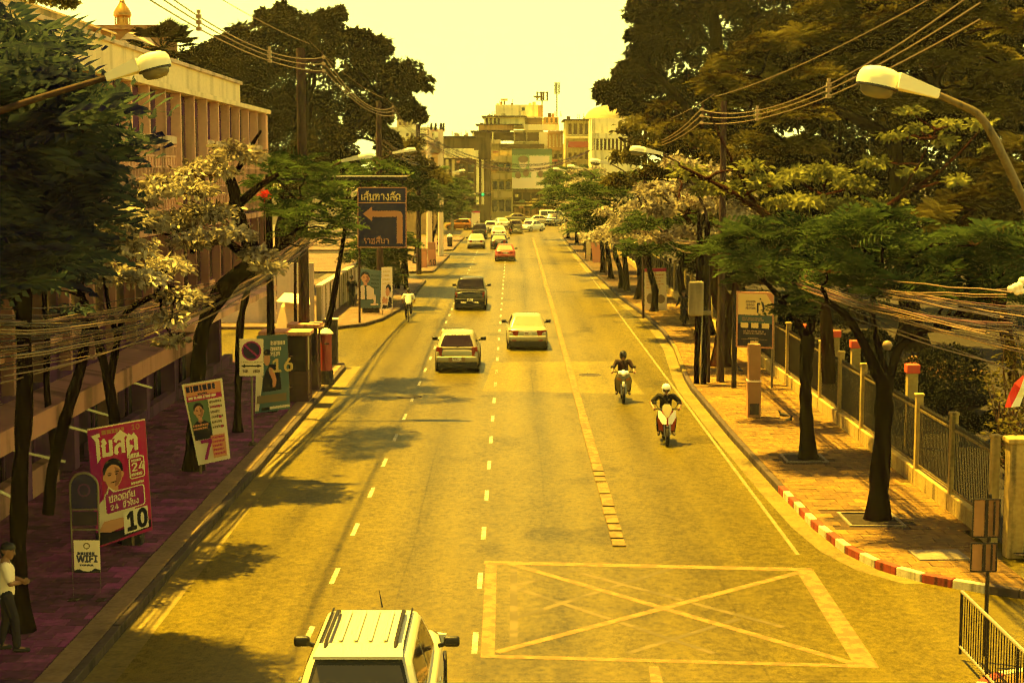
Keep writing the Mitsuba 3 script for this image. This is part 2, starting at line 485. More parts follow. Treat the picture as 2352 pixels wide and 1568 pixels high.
def pave(name, poly, top, side, label, z=0.14):
    mb = MB().prism(poly, z + 0.1, np.array([[1, 0, 0, 0], [0, 1, 0, 0], [0, 0, 1, -0.1], [0, 0, 0, 1.0]]))
    return struct(name, mb, top, label)


lp = Polygon([(-6.6, 12), (-6.6, 62.8), (-7.1, 64.0), (-14, 64.0), (-14, 12)])
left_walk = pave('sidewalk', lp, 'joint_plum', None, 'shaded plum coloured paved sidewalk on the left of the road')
rk_in = LineString(RK)
rp = Polygon(RK + [(40, 192), (40, 33), (9.6, 33)])
rp_walk = rp.buffer(-0.15).intersection(sbox(5, 27, 10.2, 191))
right_walk = pave('sidewalk', rp_walk, 'joint_tan', None, 'sunlit tan paved sidewalk on the right beside the fence')
struct('park_ground', sheet(Polygon([(9.9, 31), (9.9, 191), (60, 191), (60, 31)]), 0.13), 'park_soil', 'bare park ground behind the fence with tree shade put into its colour')
# left blocks beyond the side lanes
blocks = [Polygon([(-8.6, 78.0), (-7.4, 79.6), (-6.75, 82.5), (-6.2, 89), (-6.1, 95), (-6.1, 112.5), (-7, 113.5), (-30, 113.5), (-30, 78)]),
          Polygon([(-7.8, 122), (-6.05, 122.5), (-5.75, 147), (-6.6, 149), (-30, 149), (-30, 122)]),
          Polygon([(-6.4, 156.5), (-5.85, 157), (-5.6, 188), (-6.6, 190), (-30, 190), (-30, 156.5)])]
for b in blocks:
    s = struct('sidewalk', MB().prism(b, 0.24, np.array([[1, 0, 0, 0], [0, 1, 0, 0], [0, 0, 1, -0.1], [0, 0, 0, 1.0]])), 'paver_far',
               ('paved left sidewalk block past the first side lane, ending in a rounded kerb', 'short paved left sidewalk block past the second side lane', 'farthest paved left sidewalk block before the crossing')[blocks.index(b)])
    mb = MB()
    ring = np.array(b.exterior.coords)
    ring = np.array([q for q in ring])
    for a, c in zip(ring[:-1], ring[1:]):
        if min(a[0], c[0]) < -10:
            continue
        n = max(1, int(np.hypot(*(c - a)) / 1.0))
        for t in range(n):
            q = a + (c - a) * (t + .5) / n
            dv = (c - a) / n
            mb.box((q[0], q[1], 0.08), (0.18, np.hypot(*dv) - 0.012, 0.16), math.atan2(dv[1], dv[0]) - math.pi / 2)
    k = obj('kerb', mb, 'kerb_dark', s)
    labels[k] = {'label': 'dark worn kerb', 'kind': 'stuff'}


def kerb_line(parent, pts, step, n_parts, mats, side=1, width=0.16, h=0.165):
    """kerb stones along a line; the first n_parts are parts of their own"""
    line = LineString(pts)
    N = int(line.length / step)
    rest = MB()
    cache = {}
    for i in range(N):
        a, b = np.array(line.interpolate(i * step).coords[0]), np.array(line.interpolate((i + 1) * step).coords[0])
        c = (a + b) / 2
        L = np.hypot(*(b - a))
        ang = math.atan2(b[1] - a[1], b[0] - a[0]) - math.pi / 2
        m = mats(i, c)
        if i < n_parts:
            key = (m, round(L, 2))
            if key not in cache:
                cache[key] = pl(MB().mesh(rbox((0, 0, h / 2 - 0.05), (width, L - 0.012, h + 0.1), 0.02, 6)), m, 30)
            put('kerb_stone', {**cache[key], 'to_world': at(c[0], c[1], R.uniform(-.006, .004), ang + R.normal(0, .004))}, parent)
        else:
            rest.box((c[0], c[1], h / 2 - 0.05), (width, L - 0.012, h + 0.1), ang)
    if rest.v:
        k = obj('kerb', rest, mats(N - 1, c), parent)
        labels[k] = {'label': 'row of distant kerb stones', 'kind': 'stuff'}


kerb_line(left_walk, [(-6.53, 22), (-6.53, 62.6), (-7.2, 64.1)], 1.0, 45, lambda i, c: 'kerb_dark')
rk_line = LineString(RK)
rkin = [tuple(p) for p in np.array(rk_line.parallel_offset(0.08, 'right').coords)]
if rkin[0][1] > rkin[-1][1]:
    rkin = rkin[::-1]
kerb_line(right_walk, rkin, 0.62, 110, lambda i, c: ('kerb_red' if i % 2 else 'kerb_white') if c[1] < 38.2 and i > 1 else 'gutter' if 60 < c[1] < 70 else 'kerb_dark')
# gutters: a paler concrete strip beside each kerb
struct('gutter', sheet(sbox(-6.45, 12, -5.95, 63), 0.004), 'gutter', 'pale concrete gutter strip along the left kerb')
gl = LineString(RK[2:]).parallel_offset(0.0, 'left')
gp = Polygon([(x, y) for x, y in RK[2:-1]] + [(x - 0.42, y) for x, y in RK[2:-1]][::-1])
struct('gutter', sheet(gp.buffer(0), 0.004), 'gutter', 'pale concrete gutter strip along the right kerb')


def pavers(parent, poly, x0, x1, y0, y1, s, n_parts, kind, holes=(), shear=0.0):
    z = 0.14
    cache = [pl(MB().box((0, 0, 0), (s - 0.012, s - 0.012, 0.03)), f'paver_{kind}{k}') for k in range(3)]
    rest = [MB() for _ in range(3)]
    hole = unary_union([sbox(*h) for h in holes]) if holes else None
    inner = poly.buffer(-0.02)
    n = 0
    ys = np.arange(y0, y1, s)
    for j, y in enumerate(ys):
        for i, x in enumerate(np.arange(x0, x1, s)):
            X, Y = x + s / 2 + (s / 2 if j % 2 else 0), y + s / 2
            cell = sbox(X - s / 2, Y - s / 2, X + s / 2, Y + s / 2)
            if hole is not None and hole.intersects(cell):
                continue
            if not inner.contains(cell):
                cut = cell.buffer(-.006).intersection(inner)
                if cut.area > .004:
                    rest[int(R.choice(3))].prism(cut, .03, np.array([[1, 0, 0, 0], [0, 1, 0, 0], [0, 0, 1, z - .015], [0, 0, 0, 1.0]]))
                continue
            k = int(R.choice(3, p=[.5, .25, .25]))
            rx, ry, dz = R.normal(0, .006), R.normal(0, .006), R.normal(0, .0022)
            if R.random() < 0.03:
                dz -= 0.010
            if n < n_parts:
                M = T().translate([float(X), float(Y), z + dz]).rotate([1, 0, 0], math.degrees(rx)).rotate([0, 1, 0], math.degrees(ry))
                put('paver', {**cache[k], 'to_world': M}, parent)
            else:
                rest[k].box((X, Y, z + dz), (s - 0.012, s - 0.012, 0.03), 0, rx, ry)
            n += 1
    for r_ in range(3):
        if rest[r_].v:
            kk = obj('paver_field', rest[r_], f'paver_{kind}{r_}', parent)
            labels[kk] = {'label': 'rows of square pavers farther along', 'kind': 'stuff'}


PITS = [(7.15, 33.5, 8.35, 34.9), (7.1, 41.1, 8.2, 42.3)]
edg = pl(MB().mesh(rbox((0, 0, .135), (.42, .985, .05), .01, 4)), 'edging')
for i in range(40):
    put('edging_slab', {**edg, 'to_world': at(-6.83 + R.normal(0, .004), 22.6 + i, R.uniform(-.004, .004), R.normal(0, .003))}, left_walk)
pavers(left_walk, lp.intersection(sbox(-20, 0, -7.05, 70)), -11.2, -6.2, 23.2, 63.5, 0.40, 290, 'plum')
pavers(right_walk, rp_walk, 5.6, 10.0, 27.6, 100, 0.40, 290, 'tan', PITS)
for (x0, y0, x1, y1), w in zip(PITS, ('near', 'second')):
    k = obj('tree_pit', MB().span((x0 + .04, y0 + .04, 0.10), (x1 - .04, y1 - .04, 0.146)), 'soil', right_walk)
    e = MB()
    for a, b in (((x0, y0), (x1, y0 + .07)), ((x0, y1 - .07), (x1, y1)), ((x0, y0 + .07), (x0 + .07, y1 - .07)), ((x1 - .07, y0 + .07), (x1, y1 - .07))):
        e.span((*a, 0.12), (*b, 0.175))
    obj('tree_pit_edge', e, 'concrete', right_walk)
k = obj('access_cover', MB().box((8.35, 30.9, 0.165), (1.0, 0.8, 0.03), 0.05), 'concrete', right_walk)
labels[k] = {'label': 'pale square concrete access cover'}
# driveway slab at the gate, right foreground, and the opposite kerbed corner
drive = Polygon([(7.0, 23.4), (9.6, 24.2), (14, 24.4), (14, 12), (6.9, 12), (6.75, 22.6)])
dk = pave('sidewalk', drive, 'paver_tan0', None, 'corner of tan sidewalk under the railing at lower right', 0.14)
kerb_line(dk, [(6.75, 15), (6.75, 22.4), (6.95, 23.2), (7.5, 23.6), (9.6, 24.25), (13, 24.4)], 0.62, 60, lambda i, c: ('kerb_red' if i % 2 else 'kerb_white'))
# markings, each sheet 4 mm above the road
Z1, Z2 = 0.004, 0.008


def marking(name, m, bsdf, label):
    k = obj(name, m, bsdf)
    labels[k] = {'label': label, 'kind': 'structure'}
    return k


struct('road_patch', sheet(Polygon([tuple(gr(x, y)[:2]) for x, y in ((1132, 832), (1420, 829), (1480, 905), (1108, 898))]), 0.004), 'asphalt_patch', 'paler rectangular asphalt repair across the middle lanes')
for X, ph, nm in ((-3.36, 0.35, 'left'), (-0.60, 0.0, 'middle')):
    k = tag(numbered('lane_line'), f'dashed white lane line between the {"two left lanes" if nm == "left" else "second lane and the lane beside the centre blocks"}', None, None, 'structure')
    rest = MB()
    y0 = 24.95 + ph
    for i in range(42):
        y = y0 + i * 4.0
        m = MB().add([(X - .047, y, Z1), (X + .047, y, Z1), (X + .047, y + 1.2, Z1), (X - .047, y + 1.2, Z1)], [(0, 1, 2, 3)])
        if i < 24:
            obj('dash', m, 'line_white', k)
        else:
            rest.add(*m.get())
    kk = obj('dash_row', rest, 'line_white', k)
    labels[kk] = {'label': 'far dashes', 'kind': 'stuff'}
edge = [(5.72, 31.6), (5.75, 60), (5.8, 100), (5.7, 190)]
marking('edge_line', sheet(LineString(edge).buffer(0.043, cap_style=2), Z1), 'line_edge', 'solid pale edge line along the right gutter')
# the yellow box
C = {n: gr(x, y)[:2] for n, (x, y) in dict(a=(1116, 1288), b=(1868, 1309), c=(2020, 1533), d=(1104, 1509), e=(1141, 1288), f=(1136, 1505), g=(1830, 1312), h=(1965, 1530)).items()}


def seg(p, q, w):
    return LineString([tuple(p), tuple(q)]).buffer(w / 2, cap_style=2)


bx = unary_union([Polygon([C['a'], C['e'], C['f'], C['d']]), Polygon([C['g'], C['b'], C['c'], C['h']]), seg(gr(1112, 1291)[:2], gr(1866, 1308)[:2], 0.26),
                  seg(gr(1106, 1506)[:2], gr(2015, 1530)[:2], 0.17), seg(gr(1165, 1292)[:2], gr(1960, 1523)[:2], 0.17), seg(gr(1140, 1497)[:2], gr(1835, 1314)[:2], 0.17)])
gh = unary_union([seg(gr(*a)[:2], gr(*b)[:2], 0.13) for a, b in (((1180, 1300), (1180, 1480)), ((1180, 1345), (1400, 1290)), ((1180, 1420), (1560, 1300)), ((1185, 1350), (1640, 1500)),
                                                           ((1330, 1315), (1800, 1440)), ((1440, 1500), (1700, 1420)))]).difference(bx.buffer(0.03))
marking('worn_box_marking', sheet(gh, Z1), 'line_ghost', 'faint ghost lines of an older box marking worn into the asphalt')
marking('box_marking', sheet(bx, Z1), 'line_orange', 'orange painted keep clear box with a diagonal cross on the road')
obj('orange_mark', sheet(Polygon([gr(1490, 1530)[:2], gr(1513, 1530)[:2], gr(1523, 1568)[:2], gr(1495, 1568)[:2]]), Z1), 'line_orange', 'box_marking')
# raised centre blocks
cs = tag(numbered('centre_separator'), 'row of low worn tan blocks dividing the two directions of traffic', 'lane separator')
y, i, rest = 32.3, 0, MB()
while y < 185:
    L = float(R.choice([0.55, 0.75, 0.95, 1.3])) if y < 58 else float(R.choice([2.4, 3.4, 3.9]))
    X = 2.19 + 0.0016 * (y - 32)
    w = 0.27 if y < 50 else 0.24
    if i < 34:
        obj('block', MB().mesh(rbox((X + R.normal(0, .006), y + L / 2, 0.01), (w, L, 0.06), 0.015, 6)), 'separator', cs, 30)
    else:
        rest.box((X, y + L / 2, 0.005), (w, L, 0.06))
    y += L + (0.16 if y < 40 else 0.05)
    i += 1
labels[obj('block_row', rest, 'separator', cs)] = {'label': 'far blocks', 'kind': 'stuff'}
for (x, y, w) in ((940, 911, 'in the left lane'), (1355, 861, 'left of the first motorcycle')):
    c = gr(x, y)
    k = tag(numbered('manhole_cover'), f'round iron manhole cover {w}', 'manhole cover')
    obj('frame', revolve([(0.33, 0.0), (0.33, 0.012), (0.42, 0.012), (0.43, 0.0)], 32, c), 'asphalt_dark', k)
    obj('lid', revolve([(0, 0.006), (0.325, 0.006), (0.325, 0)], 32, c), 'asphalt_dark', k)
# ------------------------------------------------------------------ the long building on the left
hall = thing('public_building', 'long pale modernist building with vertical concrete fins on the left of the street', 'building')
FX, WX = -9.6, -9.88                                      # front edge of the fins, wall behind them
obj('wall', MB().span((-24, 13, 3.0), (WX, 63.6, 9.84)).span((-24, 13, 0), (-11.9, 63.6, 3.0)), 'plaster_plum', hall)  # dark plum tone puts the recess shade between the fins into the wall
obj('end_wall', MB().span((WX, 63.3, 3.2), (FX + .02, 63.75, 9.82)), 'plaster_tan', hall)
obj('parapet', MB().span((-10.3, 13, 10.03), (-9.62, 57.6, 10.68)), 'plaster_cream', hall)
obj('coping', MB().span((-10.36, 13, 10.68), (-9.53, 57.68, 10.78)), 'plaster_white', hall)
obj('roof_slab', MB().span((-24, 13, 9.88), (-9.50, 64.1, 10.03)), 'plaster_cream', hall)
fy = np.arange(63.3 - 2.02 * 24, 63.4, 2.02)
screen, glazing = MB(), MB()
for i, y in enumerate(fy):
    k = len(fy) - 1 - i
    tall = k in (0, 6, 7, 8, 13, 14, 15, 20, 21)
    z0 = 6.1 if tall else 8.62
    obj('fin', MB().span((WX, y - .07, z0), (FX, y + .07, 9.88)), 'plaster_tan', hall)
    if i and not (tall and (k + 1) in (7, 8, 14, 15, 21)):
        y0 = fy[i - 1]
        obj('sill', MB().span((WX, y0 + .075, 8.42), (FX - .12, y - .075, 8.62)), 'plaster_white', hall)
        n = 5
        for a in range(n + 1):                            # breeze block screen
            yy = y0 + .08 + (1.86 / n) * a
            screen.span((WX + .04, yy - .025, 6.2), (WX + .14, yy + .025, 8.42))
        for b in range(8):
            zz = 6.25 + b * .3
            screen.span((WX + .05, y0 + .08, zz - .025), (WX + .13, y - .08, zz + .03))
            if b % 2:
                screen.span((WX + .06, y0 + .08, zz), (WX + .10, y - .08, zz + .3))
    else:
        glazing.span((WX, y - 1.7, 6.3), (WX + .03, y - .35, 9.3))
    if i:
        glazing.span((WX, fy[i - 1] + .3, 4.2), (WX + .03, y - .3, 5.6))
        obj('lower_sill', MB().span((WX, fy[i - 1] + .08, 5.9), (FX - .1, y - .08, 6.08)), 'plaster_tan', hall)
        obj('lower_sill', MB().span((WX, fy[i - 1] + .08, 3.95), (FX - .2, y - .08, 4.1)), 'plaster_tan', hall)
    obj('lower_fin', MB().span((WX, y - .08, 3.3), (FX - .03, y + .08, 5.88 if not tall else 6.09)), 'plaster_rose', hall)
labels[obj('breeze_block_screen', screen, 'plaster_tan', hall)] = {'label': 'pierced concrete block screens', 'kind': 'stuff'}
obj('glazing', glazing, 'window_dark', hall)
obj('canopy', MB().span((-11.9, 13, 3.0), (-8.5, 43.6, 3.12)).span((-8.5, 13, 2.94), (-8.4, 43.7, 3.34)), 'plaster_rose', hall)
obj('canopy', MB().span((-11.9, 46.5, 3.0), (-9.2, 63, 3.2)), 'plaster_tan', hall)
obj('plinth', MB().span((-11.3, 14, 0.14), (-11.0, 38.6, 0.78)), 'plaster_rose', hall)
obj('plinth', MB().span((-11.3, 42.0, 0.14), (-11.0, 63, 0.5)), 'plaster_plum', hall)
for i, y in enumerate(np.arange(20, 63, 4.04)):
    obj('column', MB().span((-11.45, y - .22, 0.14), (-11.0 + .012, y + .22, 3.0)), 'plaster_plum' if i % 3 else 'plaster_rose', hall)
for i, y in enumerate(np.arange(22.0, 62, 4.04)):
    d = obj('door', MB().span((-11.9, y - 1.2, 0.14), (-11.86, y + 1.2, 2.6)), 'void', hall)
    obj('frame', MB().span((-11.86, y - 1.25, 0.14), (-11.8, y - 1.15, 2.65)).span((-11.86, y + 1.15, 0.14), (-11.8, y + 1.25, 2.65)).span((-11.86, y - .04, 0.14), (-11.82, y + .04, 2.6)), 'plaster_plum', d)
for q, (x0, y0, x1, y1, Y) in enumerate(((165, 930, 262, 957, 36.5), (148, 977, 233, 1000, 34.5), (10, 1028, 150, 1060, 32.5), (296, 876, 349, 890, 39.5), (0, 1128, 45, 1150, 30), (598, 800, 648, 830, 58))):
    obj('tube_light', MB().tube([px(x0, y0, Y), px(x1, y1, Y + .3)], 0.028, 8), 'cloth_cream', hall)
rl = MB()
for y in np.arange(36, 47, 1.4):
    rl.tube([(-11.2, y, 10.03), (-11.2, y, 11.5)], .03, 5)
rl.tube([(-11.2, 36, 11.5), (-11.2, 46.2, 11.5)], .03, 5).tube([(-11.2, 36, 11.1), (-11.2, 46.2, 11.1)], .02, 5)
obj('roof_railing', rl, 'steel_grey', hall)
# pavilion and gilded spire behind the roof line
sp = thing('pavilion', 'brown roofed pavilion with a small gilded onion spire rising behind the long building', 'pavilion')
c = px(297, 80, 96)
bz = c[2]
obj('body', MB().span((c[0] - 2.2, 94, 4), (c[0] + 2.0, 100, bz + .1)), 'plaster_rust', sp)
obj('roof', MB().span((c[0] - 2.9, 93.4, bz + .1), (c[0] + 2.4, 100.6, bz + .32)), 'plaster_rust', sp)
obj('side_gable', MB().mesh(hullmesh([(c[0] - .3, 93.2, bz - .9), (c[0] + 2.1, 93.2, bz - .9), (c[0] + 2.1, 93.6, bz - .9), (c[0] - .3, 93.6, bz - .9), (c[0] + .6, 93.2, bz - .1), (c[0] + 1.6, 93.6, bz - .1)])), 'plaster_white', sp)
sps = obj('spire', revolve([(0, 0), (.44, 0), (.44, .12), (.34, .14), (.34, .5), (.40, .52), (.52, .62), (.50, .8), (.36, 1.05), (.22, 1.25), (.14, 1.4), (.16, 1.45), (.06, 1.55), (.03, 1.9), (0, 2.0)], 18, (c[0] + .05, 94.2, bz + .3)), 'gold', sp, 30)
for a in range(6):
    obj('column', MB().tube([(c[0] + .05 + .42 * math.cos(a * 1.047), 94.2 + .42 * math.sin(a * 1.047), bz + .42), (c[0] + .05 + .42 * math.cos(a * 1.047), 94.2 + .42 * math.sin(a * 1.047), bz + .84)], .04, 6), 'gold', sps)
# boundary wall beyond the side lane
bw = thing('boundary_wall', 'stained white boundary wall of panels beyond the side lane', 'wall')
for i in range(15):
    y = 80.5 + i * 2.2
    obj('panel', MB().span((-9.75, y + .02, 0.14), (-9.6, y + 2.12, 1.85)), 'plaster_white', bw)
    obj('pier', MB().span((-9.8, y - .08, 0.14), (-9.55, y + .018, 1.9)), 'plaster_grey', bw)
obj('coping', MB().span((-9.84, 80.3, 1.905), (-9.5, 113.4, 2.0)), 'plaster_white', bw)
for i in range(8):
    x = -9.9 - i * 1.9
    obj('panel', MB().span((x - 1.85, 80.3, 0.14), (x, 80.45, 3.1 if i < 3 else 2.4)), 'plaster_white' if i in (0, 1, 2, 5) else 'plaster_grey', bw)
# ------------------------------------------------------------------ park fence on the right
fence = thing('park_fence', 'long park fence of tan concrete posts and dark spiked metal panels on a low wall', 'fence')
FXR, st = 9.75, 3.05
ys = [32.1 + st * i for i in range(52)]
barp = pl(MB().tube([(0, 0, .62), (0, 0, 2.0)], .013, 4).tube([(0, 0, 2.0), (0, 0, 2.05), (0, 0, 2.14)], [.013, .026, .001], 4), 'bar_dark')
far, farrail = MB(), MB()
for i, y in enumerate(ys):
    if i < 22:
        z1 = 2.30
        m = MB().mesh(rbox((FXR, y, z1 / 2), (.17, .17, z1), .015, 6)).mesh(rbox((FXR, y, z1 + .02), (.21, .21, .07), .02, 6))
        obj('post', m, 'post_tan' if i % 3 else 'post_tan', fence, 30)
    else:
        far.span((FXR - .085, y - .085, 0), (FXR + .085, y + .085, 2.34))
    if i == len(ys) - 1:
        break
    y0, y1 = y + .09, ys[i + 1] - .09
    if i < 22:
        obj('plinth', MB().mesh(rbox((FXR, (y0 + y1) / 2, .30), (.2, y1 - y0, .46), .02, 6)), 'post_tan', fence, 30)
        obj('rail', MB().span((FXR - .025, y0, 1.94), (FXR + .025, y1, 1.99)), 'pole_yellow', fence)
        obj('rail', MB().span((FXR - .025, y0, .60), (FXR + .025, y1, .65)), 'pole_yellow', fence)
    else:
        farrail.span((FXR - .1, y0, .07), (FXR + .1, y1, .53)).span((FXR - .025, y0, 1.94), (FXR + .025, y1, 1.99))
    n = 23
    for b in range(n):
        yy = y0 + .08 + (y1 - y0 - .16) * b / (n - 1)
        if i < 5:
            put('bar', {**barp, 'to_world': at(FXR, yy)}, fence)
        elif i < 34:
            far.add(*tube([(FXR, yy, .62), (FXR, yy, 2.1)], .014, 3, False))
labels[obj('bar_row', far, 'bar_dark', fence)] = {'label': 'distant bars and posts', 'kind': 'stuff'}
labels[obj('plinth_row', farrail, 'post_tan', fence)] = {'label': 'distant low wall and rails', 'kind': 'stuff'}
gp_ = thing('gate_pillar', 'stout concrete pillar ending the park fence at the gateway', 'pillar')
obj('shaft', MB().mesh(rbox((9.95, 31.4, 1.15), (.34, .34, 2.3), .03, 6)), 'post_tan', gp_, 30)
obj('cap', MB().mesh(rbox((9.95, 31.4, 2.36), (.44, .44, .12), .03, 6)), 'post_tan', gp_, 30)
gp2 = thing('gate_pillar', 'pale gate pillar cut by the right edge of the view beside the driveway', 'pillar')
obj('shaft', MB().mesh(rbox((10.25, 30.2, .95), (.3, .3, 1.9), .03, 6)), 'post_tan', gp2, 30)
obj('base', MB().mesh(rbox((10.25, 30.2, .2), (.5, .5, .4), .04, 6)), 'post_tan', gp2, 30)
nt = obj('notice', MB().box((10.02, 30.55, 1.55), (.28, .02, .42), .1), 'print_cream', gp2)
for (x, y, Y, w) in ((2070, 846, 43.5, 'nearest of the red topped pillars, right of the near street tree trunk'), (1944, 790, 51, 'second red topped pillar, above the middle fence panels'), (1898, 766, 55, 'third red topped pillar, just left of the second'), (1838, 752, 60, 'red topped pillar farthest along the fence')):
    c = px(x, y, Y)
    k = thing('lamp_pillar', f'{w}', 'pillar', None)
    labels[k]['label'] = ('tan pillar with a red box cap behind the fence: ' + w)[:120]
    obj('shaft', MB().mesh(rbox((c[0] + .3, Y, (c[2] - .1) / 2), (.28, .28, c[2] - .1), .02, 6)), 'post_tan', k, 30)
    obj('cap', MB().mesh(rbox((c[0] + .3, Y, c[2] + .0), (.36, .36, .24), .02, 6)), 'red_cap', k, 30)
gl_ = thing('globe_lamp', 'round pale globe lamp standing in the dark park behind the fence', 'lamp')
c = px(2038, 793, 60)
obj('globe', revolve([(0, -.2), (.12, -.16), (.2, 0), (.14, .14), (0, .2)], 16, c), 'print_brown', gl_, True)
obj('post', MB().tube([(c[0], 60, 0.1), (c[0], 60, c[2] - .18)], .05, 8), 'steel_dark', gl_)
kb = thing('park_bench_wall', 'low sunlit tan wall in the dark park behind the fence', 'wall')
a, b = px(2095, 850, 58), px(2255, 885, 55)
obj('block', MB().bar((a[0], a[1], .75), (b[0], b[1], .55), .5, .5), 'plaster_rust', kb)

# ------------------------------------------------------------------ far end of the street
def blk(mb, x0, x1, y0, y1, Y, d=8.0):
    a, b = px(x0, y1, Y), px(x1, y0, Y)
    return mb.span((a[0], Y, a[2]), (b[0], Y + d, b[2]))


def part(parent, name, m, *rects, Y, d=8.0):
    mb = MB()
    for r_ in rects:
        blk(mb, *r_, Y, d)
    return obj(name, mb, m, parent)


def windows(parent, x0, x1, y0, y1, nx, ny, Y, w=.6, h=.6, m='window_dark'):
    for i in range(nx):
        for j in range(ny):
            cx, cy = x0 + (x1 - x0) * (i + .5) / nx, y0 + (y1 - y0) * (j + .5) / ny
            hx, hy = (x1 - x0) / nx * w / 2, (y1 - y0) / ny * h / 2
            wk = part(parent, 'window', m, (cx - hx, cx + hx, cy - hy, cy + hy), Y=Y - .12, d=.1)
            part(wk, 'sill', 'facade_cream', (cx - hx - .4, cx + hx + .4, cy + hy, cy + hy + 1.0), Y=Y - .3, d=.28)


Y = 282
ap = thing('apartment_block', 'stepped weathered apartment block at the far end of the street with a rooftop mast', 'building')
part(ap, 'penthouse', 'facade_cream', (1138, 1236, 241, 268), Y=Y + 3, d=10)
part(ap, 'penthouse', 'facade_rust', (1236, 1247, 242, 268), Y=Y + 2.5, d=10)
windows(ap, 1196, 1208, 246, 256, 1, 1, Y + 3, .6, .8)
part(ap, 'roof', 'brown_sheet', (1106, 1210, 266, 268.4), Y=Y - 1, d=12)
part(ap, 'upper_storey', 'facade_cream', (1112, 1248, 268.4, 293), Y=Y + .5, d=12)
windows(ap, 1114, 1150, 270, 287, 4, 1, Y + .5, .55, .8, 'facade_brown')
part(ap, 'balcony_recess', 'facade_brown', (1206, 1246, 271, 286), Y=Y + .3, d=.15)
part(ap, 'balcony', 'facade_cream', (1203, 1284, 286, 299), Y=Y - 1.2, d=1.7)
part(ap, 'side_storey', 'facade_rust', (1250, 1283, 269, 286), Y=Y + 1, d=8)
windows(ap, 1252, 1282, 270, 284, 3, 1, Y + 1, .5, .8, 'facade_brown')
part(ap, 'terrace_parapet', 'facade_rust', (1099, 1180, 287, 299), Y=Y - 1.0, d=6)
part(ap, 'roof', 'brown_sheet', (1092, 1200, 285, 287), Y=Y - 1.6, d=8)
part(ap, 'roof', 'brown_sheet', (1080, 1172, 300, 303), Y=Y - 2.5, d=10)
part(ap, 'open_storey', 'facade_brown', (1085, 1180, 303, 322), Y=Y - 1.0, d=8)
for x in (1086, 1130):
    part(ap, 'post', 'facade_cream', (x, x + 3, 303, 322), Y=Y - 2.2, d=.3)
part(ap, 'balcony', 'facade_tan', (1085, 1150, 321, 330), Y=Y - 2.4, d=1.0)
part(ap, 'storey', 'facade_grey', (1180, 1248, 299, 345), Y=Y - .8, d=8)
windows(ap, 1182, 1238, 302, 327, 2, 1, Y - .8, .92, .8, 'facade_brown')
part(ap, 'bay', 'facade_cream', (1238, 1258, 303, 344), Y=Y - 1.3, d=2)
part(ap, 'bay', 'facade_rust', (1258, 1293, 304, 346), Y=Y - 1.6, d=2)
windows(ap, 1259, 1292, 308, 338, 4, 1, Y - 1.6, .45, .9, 'facade_tan')
part(ap, 'awning', 'facade_rust', (1259, 1298, 300, 307), Y=Y - 2.4, d=2)
part(ap, 'base', 'facade_grey', (1085, 1300, 330, 520), Y=Y, d=14)
part(ap, 'ledge', 'facade_brown', (1150, 1250, 331, 341), Y=Y - 2.0, d=2)
windows(ap, 1270, 1330, 350, 385, 5, 2, Y, .5, .5, 'facade_brown')
tk = part(ap, 'water_tank', 'facade_grey', (1150, 1166, 227, 231.5), Y=Y + 4, d=1.2)
obj('stand', MB().tube([px(1158, 231, Y + 4.5), px(1158, 242, Y + 4.5)], .08, 5), 'steel_grey', tk)
ms = obj('mast', MB().tube([px(1279, 268, Y + 2), px(1279, 190, Y + 2)], .12, 6), 'steel_grey', ap)
for dx in (-4, 0, 5):
    obj('antenna', MB().span(px(1279 + dx - 1.6, 216, Y + 1.6), px(1279 + dx + 1.6, 190, Y + 2.2)), 'facade_brown', ms)
an = obj('antenna_frame', MB().tube([px(1245, 243, Y + 3), px(1245, 212, Y + 3)], .12, 6).tube([px(1232, 231, Y + 3), px(1259, 231, Y + 3)], .06, 5).tube([px(1232, 213, Y + 3), px(1259, 213, Y + 3)], .06, 5), 'steel_dark', ap)
for x in (1234, 1243, 1249, 1257):
    obj('antenna', MB().span(px(x - 2, 231, Y + 2.8), px(x + 1.5, 211, Y + 3.2)), 'facade_brown', an)
obj('dish', MB().add(*revolve([(0, 0), (.5, .1), (.85, .35), (.83, .37), (.5, .13), (0, .04)], 12, px(1235, 226, Y + 2))), 'steel_dark', an)
# right neighbours
rb = thing('shophouse', 'low tan shophouse with dark windows and a red banner right of the apartment block', 'building')
part(rb, 'wall', 'facade_grey', (1298, 1372, 277, 520), Y=268, d=10)
windows(rb, 1303, 1366, 281, 312, 5, 1, 268, .6, .8, 'facade_brown')
windows(rb, 1303, 1366, 345, 400, 5, 2, 268, .55, .6, 'facade_brown')
part(rb, 'roof', 'brown_sheet', (1294, 1376, 274, 277), Y=267, d=12)
part(rb, 'banner', 'paint_red', (1305, 1358, 325, 339), Y=267.3, d=.3)
part(rb, 'ledge', 'facade_cream', (1300, 1370, 313, 318), Y=267, d=1)
db = thing('domed_building', 'pale arcaded building with a shallow dome at the far right of the street', 'building')
part(db, 'wall', 'facade_cream', (1358, 1470, 272, 520), Y=255, d=10)
part(db, 'arcade_band', 'facade_cream', (1360, 1468, 306, 318), Y=254.4, d=.6)
for i in range(11):
    part(db, 'column', 'facade_cream', (1366 + i * 9, 1369.5 + i * 9, 318, 345), Y=254.5, d=.4)
part(db, 'arcade_recess', 'facade_brown', (1364, 1466, 319, 345), Y=254.95, d=.1)
c = px(1392, 274, 259)
obj('dome', revolve([(3.4, 0), (3.3, .5), (2.8, 1.2), (1.9, 1.8), (.7, 2.1), (0, 2.2)][::-1], 24, c), 'facade_dome', db, 40)
